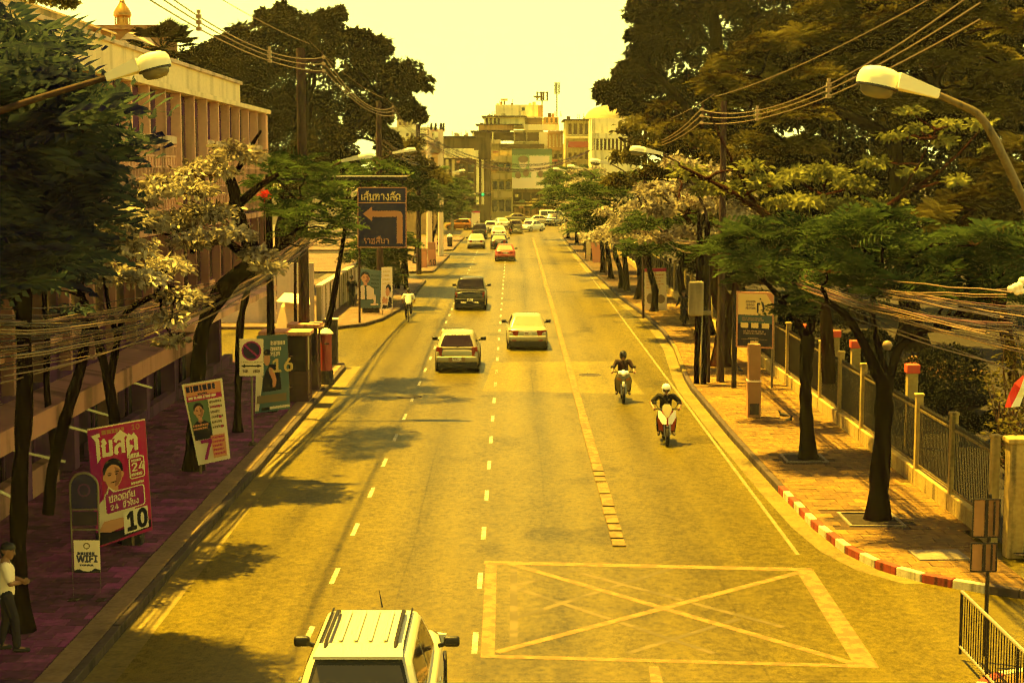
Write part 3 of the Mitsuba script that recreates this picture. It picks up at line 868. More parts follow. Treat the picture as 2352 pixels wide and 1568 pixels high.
# left far buildings
ls = thing('shophouse', 'cream corniced shophouse row left of the apartment block at the crossing', 'building')
part(ls, 'wall', 'facade_brown', (1000, 1126, 316, 525), Y=248, d=12)
part(ls, 'cornice', 'facade_cream', (1020, 1088, 341, 363), Y=246.6, d=1.4)
part(ls, 'cornice', 'facade_cream', (1084, 1098, 345, 366), Y=246.2, d=1.8)
part(ls, 'roof', 'brown_sheet', (1010, 1092, 313, 318), Y=247, d=14)
for x in (1024, 1038, 1094, 1106):
    part(ls, 'pilaster', 'facade_cream' if x > 1090 else 'facade_tan', (x, x + 6, 366, 470), Y=247.4, d=.6)
windows(ls, 1030, 1092, 370, 470, 3, 3, 248, .62, .6)
part(ls, 'shaft', 'facade_brown', (1112, 1126, 350, 525), Y=247.2, d=2)
ms2 = thing('shophouse', 'grey banded shophouse between the cream cornice and the green billboard', 'building')
part(ms2, 'wall', 'facade_grey', (1126, 1178, 345, 520), Y=262, d=10)
for y in (358, 398, 440):
    part(ms2, 'balcony', 'facade_tan', (1128, 1176, y, y + 14), Y=260.8, d=1.2)
windows(ms2, 1129, 1175, 374, 396, 3, 1, 262, .7, .8)
windows(ms2, 1129, 1175, 414, 438, 3, 1, 262, .7, .8)
windows(ms2, 1129, 1175, 456, 490, 3, 1, 262, .8, .8)
fb = thing('office_building', 'pale flat topped building in the far left haze behind the transformer poles', 'building')
part(fb, 'wall', 'facade_cream', (893, 1000, 292, 420), Y=330, d=15)
windows(fb, 930, 998, 300, 340, 6, 2, 330, .5, .4, 'facade_brown')
fb2 = thing('office_building', 'small pale tower in the far left haze beside the big spreading tree', 'building')
part(fb2, 'wall', 'facade_tan', (912, 946, 272, 340), Y=360, d=15)
windows(fb2, 914, 944, 276, 292, 3, 1, 360, .5, .5, 'facade_brown')
lb = thing('shophouse', 'dim low shophouse behind the far left street trees', 'building')
part(lb, 'wall', 'facade_rust', (870, 1005, 345, 560), Y=200, d=14)
windows(lb, 900, 1000, 360, 480, 5, 3, 200, .6, .6)
rl2 = thing('shophouse', 'dark brown shophouse front behind the cars at the far crossing', 'building')
part(rl2, 'wall', 'facade_brown', (1178, 1300, 434, 520), Y=266, d=6)
part(rl2, 'ledge', 'facade_tan', (1176, 1300, 470, 474), Y=264.6, d=1.4)
windows(rl2, 1180, 1298, 476, 505, 6, 1, 266, .85, .9, 'facade_rust')
windows(rl2, 1180, 1298, 440, 466, 6, 1, 266, .85, .8, 'void')
bb = thing('billboard', 'large green billboard with a face and a group of people on the far facade', 'billboard')
part(bb, 'panel', 'print_lime', (1176, 1268, 342, 434), Y=259, d=.6)
part(bb, 'header', 'print_green', (1176, 1268, 342, 356), Y=258.9, d=.08)
part(bb, 'caption', 'print_white', (1176, 1250, 408, 433), Y=258.9, d=.08)
part(bb, 'picture', 'print_cream', (1216, 1262, 358, 396), Y=258.9, d=.06)
def disc(cx, cy, rx, ry, Y, d):
    o, e = px(cx, cy, Y), px(cx + rx, cy - ry, Y)
    q = affinity.scale(Point(0, 0).buffer(1, 12), e[0] - o[0], e[2] - o[2])
    return MB().prism(q, d, np.array([[1, 0, 0, o[0]], [0, 0, -1, Y], [0, 1, 0, o[2]], [0, 0, 0, 1.0]]))
obj('face', disc(1202, 374, 10, 14, 258.85, .05), 'print_cream', bb)
obj('hair', MB().add(*disc(1202, 366, 12, 8, 258.78, .05).get()), 'print_brown', bb)
for (x, y) in ((1190, 402), (1208, 398), (1226, 402), (1242, 400), (1256, 404)):
    obj('figure', disc(x, y, 7, 8, 258.8, .05), 'print_brown' if x != 1226 else 'print_white', bb)

# clutter on the far roofs and fronts
rg = np.random.default_rng(77)
for (x0, x1, yb, Yq, own) in ((1140, 1235, 241, 286, ap), (1112, 1200, 268, 283, ap), (1100, 1170, 287, 281, ap), (1204, 1290, 268, 284, ap), (1300, 1370, 275, 270, rb), (1015, 1090, 313, 250, ls), (1362, 1430, 272, 257, db)):
    for i in range(5):
        x = rg.uniform(x0, x1); w = rg.uniform(3, 8); h = rg.uniform(3, 8)
        part(own, 'roof_shed', ('facade_tan', 'facade_rust', 'facade_grey', 'facade_brown')[i % 4], (x, x + w, yb - h, yb + 1), Y=Yq + rg.uniform(1, 3), d=rg.uniform(1, 2))
        xx = rg.uniform(x0, x1)
        obj('aerial', MB().tube([px(xx, yb, Yq + 2), px(xx, yb - rg.uniform(6, 14), Yq + 2)], .05, 4), 'steel_dark', own)
for (x0, x1, y0, y1, Yq, own) in ((1128, 1172, 346, 436, 260.6, ms2), (1024, 1090, 368, 470, 246.4, ls), (1258, 1296, 345, 400, 280.3, ap), (1182, 1296, 446, 500, 264.4, rl2), (1302, 1368, 342, 470, 266.9, rb)):
    for i in range(7):
        x, y = rg.uniform(x0, x1 - 6), rg.uniform(y0, y1 - 6)
        part(own, ('awning', 'air_conditioner', 'shop_panel')[i % 3], ('facade_rust', 'facade_cream', 'print_green', 'facade_brown', 'print_orange', 'facade_grey', 'facade_tan')[i], (x, x + rg.uniform(4, 14), y, y + rg.uniform(3, 7)), Y=Yq - .4 * i / 7, d=.35)
# ------------------------------------------------------------------ poles, wires, lamps
def sag(p, q, s, n=24):
    t = np.linspace(0, 1, n)[:, None]
    c = np.asarray(p, float) * (1 - t) + np.asarray(q, float) * t
    c[:, 2] -= 4 * s * (t * (1 - t))[:, 0]
    return c


LPX, RPX = -7.2, 7.45
lpoles = [(LPX - .05, 22.6, 11.7), (LPX, 55.6, 11.8), (LPX - .05, 88.5, 11.45), (-7.0, 121, 11.2)]
rpoles = [(RPX + .25, 24, 10.6), (RPX, 57.2, 10.1), (7.4, 90, 10.0)]
names = {1: 'behind the phone booths', 2: 'against the big spreading tree', 3: 'by the far side lane'}
rn = {1: 'left of the twisted trunk, carrying a grey box', 2: 'among the far right street trees'}
def upole(x, y, z, side, lab, th=1.0):
    k = thing('utility_pole', lab, 'utility pole', None)
    obj('shaft', MB().tube([(x, y, 0), (x, y, z * .5), (x, y, z)], [.20 * th, .175 * th, .15 * th], 10), 'pole_brown', k, 40)
    m = MB().bar((x, y, z - .42), (x + side * .78, y, z - .42), .07).bar((x, y, z - .80), (x + side * .78, y, z - .80), .07).bar((x + side * .74, y, z - .9), (x + side * .74, y, z - .1), .06)
    obj('bracket', m, 'pole_brown', k)
    for dz in (.30, .52, .76):
        obj('insulator', MB().tube([(x + side * .78, y - .07, z - dz), (x + side * .78, y + .07, z - dz)], [.06, .06], 8), 'insulator', k)
    return k
for i, (x, y, z) in enumerate(lpoles):
    if i:
        upole(x, y, z, 1, f'brown utility pole {names[i]} on the left pavement')
for i, (x, y, z) in enumerate(rpoles):
    if i:
        upole(x, y, z, -1, f'brown utility pole {rn[i]}, right pavement', .7)
for side, P, lab in ((1, lpoles, 'left'), (-1, rpoles, 'right')):
    for c_, dz in enumerate((.30, .52, .76)):
        k = thing('power_line', f'{("topmost", "middle", "lowest")[c_]} of the three power conductors strung along the {lab} utility poles', 'power line')
        for i in range(len(P) - 1):
            a, b = P[i], P[i + 1]
            obj('span', MB().tube(sag((a[0] + side * .82, a[1], a[2] - dz), (b[0] + side * .82, b[1], b[2] - dz), .75 - .12 * c_), .014 if i == 0 else .018, 5, False), 'wire_lit', k)
    k = thing('guard_wire', f'thin top wire running from pole tip to pole tip on the {lab}', 'wire')
    for i in range(len(P) - 1):
        a, b = P[i], P[i + 1]
        obj('span', MB().tube(sag((a[0] + side * .3, a[1], a[2] + .25), (b[0] + side * .3, b[1], b[2] + .15), .25), .011, 4, False), 'wire_lit', k)
    for j, t in enumerate((.33, .62)):                       # spacers that hold the three conductors apart
        a, b = P[0], P[1]
        q = [sag((a[0] + side * .82, a[1], a[2] - dz), (b[0] + side * .82, b[1], b[2] - dz), .75 - .12 * c_, 101)[int(t * 100)] for c_, dz in enumerate((.30, .52, .76))]
        k = thing('line_spacer', f'small spacer clamped on the three {lab} conductors, {("nearer", "farther")[j]} of the pair', 'spacer')
        obj('frame', MB().tube([q[0] + (0, 0, .08), q[0], q[1], q[2]], .02, 5).box(q[0] + (0, 0, .1), (.07, .07, .07)), 'insulator', k)
        for qq in q:
            obj('clamp', MB().box(qq, (.10, .12, .08)), 'insulator', k)
# sagging bundles of telephone cables
def bundle(name, lab, P, Q, spread, n, s0, s1, seed):
    rg = np.random.default_rng(seed)
    k = thing(name, lab, 'cable bundle', None)
    lit, drk = MB(), MB()
    for i in range(n):
        a = np.array(P) + rg.normal(0, 1, 3) * np.array([.25, .2, spread])
        b = np.array(Q) + rg.normal(0, 1, 3) * np.array([.15, .2, spread * .35])
        c = sag(a, b, rg.uniform(s0, s1), 20)
        c += rg.normal(0, .012, c.shape)
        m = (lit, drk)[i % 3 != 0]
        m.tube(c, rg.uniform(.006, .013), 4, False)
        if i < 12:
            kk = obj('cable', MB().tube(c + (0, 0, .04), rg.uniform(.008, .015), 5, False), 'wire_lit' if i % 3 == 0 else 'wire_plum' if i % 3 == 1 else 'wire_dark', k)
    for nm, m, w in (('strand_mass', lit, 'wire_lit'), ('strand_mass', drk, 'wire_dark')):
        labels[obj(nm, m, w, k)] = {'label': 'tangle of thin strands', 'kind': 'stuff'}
bundle('cable_bundle', 'tangled bundle of telephone cables sagging across the left building front', (-8.0, 23.5, 5.15), (-6.9, 55.2, 5.35), .33, 30, .5, 1.0, 3)
bundle('cable_bundle', 'tangled bundle of telephone cables sagging over the fence on the right', (7.6, 24.2, 5.3), (7.3, 57.0, 5.2), .26, 26, .15, .6, 4)
bundle('cable_bundle', 'dark cable bundle leading from the left booths towards the far poles', (-7.0, 55.8, 5.5), (-7.0, 88.4, 6.2), .2, 12, .6, 1.1, 5)
bundle('cable_bundle', 'dark cables crossing high above the road towards the far apartment block', (-6.9, 121, 10.2), (7.2, 150, 9.6), .12, 9, 1.6, 2.4, 6)
bundle('cable_bundle', 'dark cables along the far left pavement to the transformer poles', (-7.0, 88.4, 9.4), (-6.8, 145, 10.5), .15, 9, 1.0, 1.8, 8)
bundle('cable_bundle', 'cables running on between the right utility poles among the trees', (7.3, 57.0, 5.2), (7.3, 90, 5.4), .2, 9, .5, .9, 9)
# transformer platform on twin poles far left
tp = thing('transformer_pole', 'twin concrete poles with a transformer and insulators above the far left trees', 'utility pole')
Y = 145
for x in (986, 1012):
    obj('pole', MB().tube([(px(x, 500, Y)[0], Y, 0), px(x, 298, Y)], .25, 8), 'plaster_cream', tp, 40)
obj('crossarm', MB().bar(px(980, 300, Y), px(1022, 300, Y), .18), 'plaster_tan', tp)
obj('platform', MB().bar(px(980, 352, Y), px(1020, 352, Y), .25), 'plaster_tan', tp)
obj('transformer', MB().mesh(rbox((px(1000, 335, Y)[0], Y, px(1000, 338, Y)[2]), (.9, .9, 1.1), .1)), 'steel_grey', tp, 30)
for x in (990, 1000, 1012, 1018):
    obj('insulator', MB().tube([px(x, 300, Y), px(x + 1, 283, Y)], [.14, .08], 6), 'steel_dark', tp)

# cobra head street lamps
def lampproto(path, tip, near, pm='pole_yellow', sc=1.0):
    """in local coordinates: x towards the road"""
    P = Proto()
    rr = [.085, .075, .055, .045, .04][:len(path)]
    pts = np.array(path, float)
    t = np.linspace(0, len(pts) - 1, 26)
    idx = np.arange(len(pts))
    sm = np.stack([np.interp(t, idx, pts[:, k]) for k in range(3)], 1)
    for _ in range(2):
        sm[1:-1] = (sm[:-2] + 2 * sm[1:-1] + sm[2:]) / 4
    P.add('pole', MB().tube(sm, np.interp(t, idx, rr) * (1 if near else .7), 10), pm if near else 'pole_brown', True)
    a, b = pts[-1], np.array(tip, float)
    d = b - a
    L = np.linalg.norm(d); d /= L
    up = np.cross(np.cross(d, [0, 0, 1]), d); up /= np.linalg.norm(up)
    s = np.cross(up, d)
    def W(u, v, w):
        return a + d * u * L + s * v * sc + up * w * sc
    neck = [W(-.04, v * .07, w) for v in (-1, 1) for w in (-.06, .06)] + [W(.52, v * .19, w) for v in (-1, 1) for w in (-.05, .16)]
    P.add('neck', hullmesh(neck), 'lamp_shell', 20)
    ang = np.linspace(0, 2 * math.pi, 24, endpoint=False)
    shell = [W(.74 + .28 * math.cos(t_) * q, .19 * math.sin(t_) * q, h) for q, h in ((1, -.06), (1.0, .02), (.95, .09), (.82, .15), (.55, .185), (.2, .20)) for t_ in ang]
    P.add('housing', hullmesh(shell), 'lamp_shell', 40)
    rim = [W(.74 + .265 * math.cos(t_), .2 * math.sin(t_), h) for h in (-.09, -.059) for t_ in ang]
    P.add('gasket', hullmesh(rim), 'lamp_under', 30)
    bowl = [W(.74 + .22 * math.cos(t_) * q, .17 * math.sin(t_) * q, h) for q, h in ((1, -.091), (.95, -.16), (.7, -.21), (.3, -.225)) for t_ in ang]
    P.add('bowl', hullmesh(bowl), 'lamp_glass', 40)
    return P
rlp = lampproto([(8.2, 22, 0), (8.1, 22, 4.9), (6.4, 22, 8.36), (5.72, 22, 8.66)], (4.68, 22, 8.88), True)
rlp.place('street_lamp', T(), 'large pale street lamp on a bent leaning pole at upper right', 'street lamp', 'cobra head street lamps')
llp = lampproto([(-8.9, 22, 0), (-8.8, 22, 6.2), (-7.6, 22, 8.2), (-6.4, 22, 8.60), (-5.44, 22, 8.88)], (-4.62, 22, 9.1), True, 'pole_brown', .85)
llp.place('street_lamp', T(), 'pale cobra head street lamp over the ferny branches at upper left', 'street lamp', 'cobra head street lamps')
std = lampproto([(2.6, 0, 0), (2.55, 0, 6.2), (1.6, 0, 8.0), (.85, 0, 8.4)], (-.25, 0, 8.55), False, sc=.8)
for q, (x, Yl, z, lab) in enumerate(((-4.75, 56.5, 8.15, 'left street lamp head just above the hanging direction sign'), (-4.7, 80, 8.7, 'left street lamp head beyond the direction sign'), (-4.0, 140, 7.75, 'far left street lamp before the cream shophouse'))):
    std.place('street_lamp', T().translate([x - .3, Yl, z - 8.55]).rotate([0, 0, 1], 180).translate([0, 0, 0]), lab, 'street lamp', 'cobra head street lamps')
for q, (xx, yy, Yl, lab) in enumerate(((1478, 343, 57, 'right street lamp head among bare twigs beside the domed building'), (1375, 370, 84, 'right street lamp second nearest along the tree row'), (1318, 382, 117, 'right street lamp third along the tree row'), (1283, 388, 140, 'right street lamp in front of the billboard edge'), (1297, 403, 165, 'farthest right street lamp below the billboard'))):
    c = px(xx - 14 * 57 / Yl, yy, Yl)
    std.place('street_lamp', T().translate([c[0], Yl, c[2] - 8.55]), lab, 'street lamp', 'cobra head street lamps')

# ------------------------------------------------------------------ overhead sign with its mast
ms = thing('sign_gantry', 'dark mast with a long arm that carries the hanging direction sign', 'pole')
c0 = px(617, 440, 50)
obj('mast', MB().tube([(c0[0], 50, 0), (c0[0], 50, 7.55)], [.13, .10], 10), 'bark_dark', ms, 40)
a0, a1 = (c0[0], 50, 7.40), (px(935, 411, 50)[0], 50, 7.40)
obj('arm', MB().bar(a0, a1, .10), 'steel_dark', ms)
obj('arm_strip', MB().span((px(740, 411, 50)[0], 49.93, 7.465), (a1[0], 50.04, 7.51)), 'print_cream', ms)
x0, x1 = px(821, 430, 50)[0], px(934, 430, 50)[0]
z1, z0 = px(821, 430, 50)[2], px(821, 570, 50)[2]
for x in (x0 + .12, x1 - .12):
    obj('hanger', MB().tube([(x, 50, z1 - .01), (x, 50, 7.34)], .015, 6), 'steel_dark', ms)
# ------------------------------------------------------------------ trees
def frond_template(n=12, droop=.38, w=.075):
    v, f = [], []
    xs = np.linspace(.14, .97, n)
    zf = lambda x: .06 * x - droop * x ** 2.2
    for x in xs:
        l = .44 * math.sin(math.pi * (x * .83 + .13)) ** .8 + .05
        for s in (-1, 1):
            b = np.array([x, 0, zf(x)])
            d = np.array([.42, s * .9, -.16])
            k = len(v)
            v += [b, b + d * l * .5 + (w / 2, 0, .01), b + d * l + (0, 0, -.10 * l), b + d * l * .5 - (w / 2, 0, 0)]
            f += [(k, k + 1, k + 2), (k, k + 2, k + 3)]
    for a, b in ((0, .5), (.5, 1.0)):
        k = len(v)
        v += [(a, -.008, zf(a)), (b, -.006, zf(b)), (b, .006, zf(b)), (a, .008, zf(a))]
        f += [(k, k + 1, k + 2), (k, k + 2, k + 3)]
    return np.array(v), np.array(f)


FR = {n: frond_template(n, w=.9 / n) for n in (5, 7, 10, 13)}
FR[-10], FR[-7] = frond_template(10, .85, .085), frond_template(7, .62, .12)
LEAF = (np.array([(0, 0, 0), (.35, .26, .07), (1, 0, -.06), (.35, -.26, .07), (.75, .2, .03), (.75, -.2, .03)]), np.array([(0, 4, 1), (0, 2, 4), (0, 5, 2), (0, 3, 5)]))
LEAF2 = (np.array([(0, 0, 0), (.45, .3, .08), (1, 0, -.04), (.45, -.3, .08)]), np.array([(0, 2, 1), (0, 3, 2)]))


def scatter(tmpl, pos, fwd, size, rg, roll=.5):
    """copies of a leaf template at pos, pointing along fwd"""
    tv, tf = tmpl
    n = len(pos)
    t = fwd / (np.linalg.norm(fwd, axis=1, keepdims=True) + 1e-9)
    up = np.tile([0, 0, 1.0], (n, 1)) + rg.normal(0, roll, (n, 3))
    s = np.cross(up, t); s /= np.linalg.norm(s, axis=1, keepdims=True) + 1e-9
    u = np.cross(t, s)
    B = np.stack([t, s, u], 1) * np.asarray(size)[:, None, None]
    v = np.einsum('vk,nkj->nvj', tv, B) + pos[:, None]
    f = tf[None] + (np.arange(n) * len(tv))[:, None, None]
    return v.reshape(-1, 3), f.reshape(-1, 3)


def unit(rg, n, zmin=-1.0):
    z = rg.uniform(zmin, 1, n)
    a = rg.uniform(0, 2 * np.pi, n)
    r = np.sqrt(1 - z * z)
    return np.stack([r * np.cos(a), r * np.sin(a), z], 1)


def wiggle(p, q, rg, n=7, amt=.10, lift=.0):
    t = np.linspace(0, 1, n)[:, None]
    p, q = np.asarray(p, float), np.asarray(q, float)
    L = np.linalg.norm(q - p)
    c = p * (1 - t) + q * t
    w = rg.normal(0, amt * L, (n, 3)); w[0] = w[-1] = 0
    w = np.cumsum(w, 0) * .5; w -= w[-1] * t
    c = c + w
    c[:, 2] += lift * L * np.sin(np.pi * t[:, 0])
    return c


def tree(name, label, group, trunks, clumps, style, leaf, seed, size, per=6, pairs=10, barkm='bark_dark', twig='twig_dark', limb=.05, ntip=18, twigs=.6, zmin=-.3, extra=None, size_j=.3):
    """trunks: [(points, radii)]; clumps: [(centre, (rx, ry, rz), weight)]"""
    rg = np.random.default_rng(seed)
    k = thing(name, label, 'tree', group)
    tm = MB()
    ends = []
    for pts, rad in trunks:
        p = np.array(pts, float)
        m = max(2, (len(p) - 1) * 4 + 1)
        t = np.linspace(0, len(p) - 1, m)
        c = np.stack([np.interp(t, np.arange(len(p)), p[:, j]) for j in range(3)], 1)
        for _ in range(2):
            c[1:-1] = (c[:-2] + 2 * c[1:-1] + c[2:]) / 4
        r = np.interp(t, np.arange(len(p)), rad) * (1 + .08 * rg.normal(0, 1, m))
        if p[0][2] < .5:
            fl = np.exp(-(c[:, 2] - .1) / .25) * (.9 if 'nearest right' in label else .4)
            r = r * (1 + np.clip(fl, 0, 1.0))
        v, f = tube(c, r, 12)
        d = fbm_np(v * 3.0, seed) - .5
        nn = v - np.repeat(c, 12, 0)
        tm.add(v + nn * d[:, None] * .55, f)
        ends += [c[int(m * .55)], c[int(m * .8)], c[-1]]
    ends = np.array(ends)
    tw = MB()
    P, D, S = [], [], []
    for c, r, wgt in clumps:
        c = np.asarray(c, float)
        r = np.broadcast_to(np.asarray(r, float), (3,))
        if limb > 0:
            e = ends[np.argmin(np.linalg.norm((ends - c) * (1, 1, 1.4), axis=1) + rg.uniform(0, .6, len(ends)))]
            L = np.linalg.norm(c - e)
            if L > .3:
                q = wiggle(e, c - (0, 0, .2 * r[2]), rg, 8, .06, .05)
                tw_r = np.linspace(limb * (.6 + .12 * L), limb * .35, 8)
                tm.tube(q, tw_r, 6, False)
        n = max(3, int(ntip * wgt))
        d = unit(rg, n, zmin)
        tips = c + d * r * (rg.uniform(.35, 1, (n, 1)) ** .6)
        for j in range(n):
            if rg.random() < twigs:
                q = wiggle(c - (0, 0, .2 * r[2]), tips[j], rg, 5, .07)
                tw.tube(q, np.linspace(limb * .32, limb * .08, 5), 3, False)
        if style == 'fern':
            for j in range(n):
                a = rg.uniform(0, 2 * np.pi) + np.arange(per) * 2 * np.pi / per + rg.normal(0, .3, per)
                el = rg.uniform(-.05, .5, per) if pairs > 0 else rg.uniform(.25, 1.0, per)
                dirs = np.stack([np.cos(a), np.sin(a), el], 1) + d[j] * (.7, .7, .15)
                P.append(np.tile(tips[j], (per, 1)) + rg.normal(0, .05, (per, 3))); D.append(dirs)
        elif style == 'broad':
            for j in range(n):
                m = per
                q = unit(rg, m, -.3) * rg.uniform(.1, 1, (m, 1)) * size * 2.0
                q[:, 2] *= .5
                P.append(tips[j] + q); D.append(np.stack([q[:, 0], q[:, 1], rg.normal(-.1, .25, m) * size * 2], 1) + rg.normal(0, .25 * size, (m, 3)))
        else:
            sr = r * rg.uniform(.20, .36)
            for j in range(n):
                m = per
                q = unit(rg, m, -.55)
                w_ = rg.uniform(.5, 1.0, (m, 1))
                P.append(tips[j] + q * sr * w_); D.append(q * (1, 1, .25) + rg.normal(0, .5, (m, 3)) + (0, 0, -.25))
    P, D = np.vstack(P), np.vstack(D)
    S = size * rg.uniform(1 - size_j, 1 + size_j, len(P))
    tmpl = FR[pairs] if style == 'fern' else LEAF if style == 'broad' else LEAF2
    v, f = scatter(tmpl, P, D, S, rg, .25 if style == 'fern' else .55)
    obj('trunk', tm, barkm, k, True)
    if tw.v:
        labels[obj('twigs', tw, twig, k)] = {'label': 'thin twigs', 'kind': 'stuff'}
    labels[obj('crown', (v, f), leaf, k)] = {'label': 'foliage', 'kind': 'stuff'}
    if extra:
        extra(k, rg, P)
    NT.append((name, len(f)))
    return k


NT = []
fbm_np = lambda p, s=0: meshkit.fbm(p, 3, s)


def lobes(lst, Y, jit=2.5, flat=1.0, deep=1.0, seed=0):
    """crown lobes surveyed as (x, y, radius in px [, weight])"""
    rg = np.random.default_rng(seed)
    out = []
    for q in lst:
        Yq = Y + rg.uniform(-jit, jit)
        r = q[2] * Yq / F
        out.append((px(q[0], q[1], Yq), (r, r * deep, r * flat), q[3] if len(q) > 3 else 1.0))
    return out


def stem(pix, Y, rad):
    """a trunk surveyed in pixels, its foot on the pavement; points may carry their own depth"""
    pts = []
    for q in pix:
        pts.append(px(q[0], q[1], q[2] if len(q) > 2 else Y))
    return (pts, rad)


STL, STR = 'street trees on the left pavement', 'street trees on the right pavement'
# -------- left
tree('flame_tree', 'dark ferny tree filling the upper left corner with long drooping fronds', None,
     [stem([(52, 1500), (40, 1300), (45, 1080), (60, 900), (50, 700), (90, 520)], 25.7, [.17, .14, .135, .13, .12, .09]),
      stem([(50, 720), (-20, 560), (-60, 400)], 25.7, [.10, .08, .05]), stem([(60, 640), (120, 480), (150, 300), (165, 200)], 25.4, [.09, .06, .045, .03])],
     lobes([(20, 120, 45, .3), (-20, 210, 75, .8), (50, 215, 45, .6), (110, 170, 26, .2), (95, 275, 42, .7), (20, 310, 85, 1.3), (140, 290, 30, .35), (90, 380, 70, 1.2), (150, 350, 30, .4), (190, 300, 18, .15),
            (10, 450, 90, 1.4), (85, 480, 75, 1.2), (160, 440, 40, .5), (0, 580, 90, 1.2), (75, 590, 65, 1), (-50, 400, 90, 1), (-50, 210, 80, .7), (140, 540, 36, .45), (30, 680, 55, .5), (205, 380, 22, .2)], 24.5, 1.6, .8, 1.3, 1),
     'fern', 'leaf_fern_shadowed', 11, .95, 6, -7, ntip=11, limb=.05, zmin=-.5)
tree('street_tree', 'gnarled leaning thick trunked tree with pale dusty leaves above the number seven poster', STL,
     [stem([(445, 1105), (447, 1000), (452, 880), (465, 740), (520, 650), (585, 605), (575, 560), (545, 500), (540, 440), (520, 390)], 40, [.22, .20, .19, .19, .21, .22, .2, .18, .16, .11]),
      stem([(545, 470), (600, 425), (640, 400)], 40, [.12, .08, .05]), stem([(530, 420), (500, 370), (490, 330)], 40, [.1, .07, .05]), stem([(540, 400), (580, 330), (600, 300)], 40, [.07, .05, .03]),
      stem([(575, 600), (530, 560), (490, 540), (440, 580)], 40, [.14, .1, .07, .05])],
     lobes([(470, 400, 55, .9), (540, 360, 45, .7), (420, 440, 60, 1.1), (350, 440, 55, 1), (480, 500, 55, 1.2), (400, 520, 60, 1.3), (540, 545, 35, .7), (330, 520, 50, 1), (590, 590, 25, .5), (300, 470, 45, .9), (620, 620, 22, .35), (450, 560, 40, .8)], 39, 1.5, .6, 1.6, 2),
     'broad', 'leaf_pale', 12, .17, 13, ntip=44, limb=.05, twigs=.5, twig='twig')
tree('street_tree', 'forked dark street tree behind the red number ten poster', STL,
     [stem([(290, 1275), (275, 1180), (268, 1050), (262, 950), (245, 860)], 32, [.13, .12, .11, .11, .11]), stem([(250, 880), (225, 780), (200, 700), (170, 650), (130, 600)], 32, [.09, .075, .065, .05, .04]),
      stem([(252, 880), (268, 790), (285, 715), (350, 680), (400, 660)], 32, [.08, .07, .06, .05, .04]), stem([(270, 780), (248, 700), (240, 640), (220, 560)], 32, [.06, .045, .035, .03])],
     lobes([(230, 560, 50, 1), (300, 580, 50, 1), (380, 620, 45, .9), (260, 640, 40, .6), (330, 650, 35, .6), (200, 600, 45, .8), (410, 690, 35, .6), (280, 510, 50, 1), (180, 520, 45, .8), (390, 740, 28, .4), (400, 790, 22, .3)], 32, 1.2, .65, 1.5, 3),
     'broad', 'leaf_pale', 13, .15, 12, ntip=36, limb=.045, twigs=.5)
tree('street_tree', 'thin dark trunk with two crooked stems left of the forked tree', STL,
     [stem([(110, 1180), (120, 1080), (150, 960), (185, 850), (200, 760), (195, 690)], 29.5, [.12, .11, .11, .10, .09, .07]), stem([(128, 1050), (105, 900), (110, 780), (100, 690), (110, 620)], 29.5, [.075, .065, .06, .05, .04])],
     lobes([(150, 640, 50, .8), (90, 660, 50, .8), (190, 600, 40, .7), (120, 580, 50, .8), (40, 660, 45, .6), (170, 720, 30, .3)], 29.5, 1.0, .7, 1.3, 31), 'broad', 'leaf_fern_shadowed', 31, .14, 12, ntip=30, limb=.04, twigs=.5)
tree('street_tree', 'slender dark trunk beside the no parking sign with a dull feathery crown', STL,
     [stem([(546, 1006), (547, 880), (550, 740), (575, 640), (640, 560), (690, 520)], 46, [.12, .11, .10, .08, .06, .04])],
     lobes([(640, 420, 55, 1), (700, 400, 50, .9), (720, 470, 55, 1), (660, 500, 50, .9), (750, 520, 45, .8), (600, 470, 40, .7), (690, 560, 45, .7), (620, 390, 35, .5), (760, 440, 40, .6)], 46, 2, .6, 1.5, 4),
     'fern', 'leaf_fern', 14, .60, 5, -7, ntip=7, limb=.05)
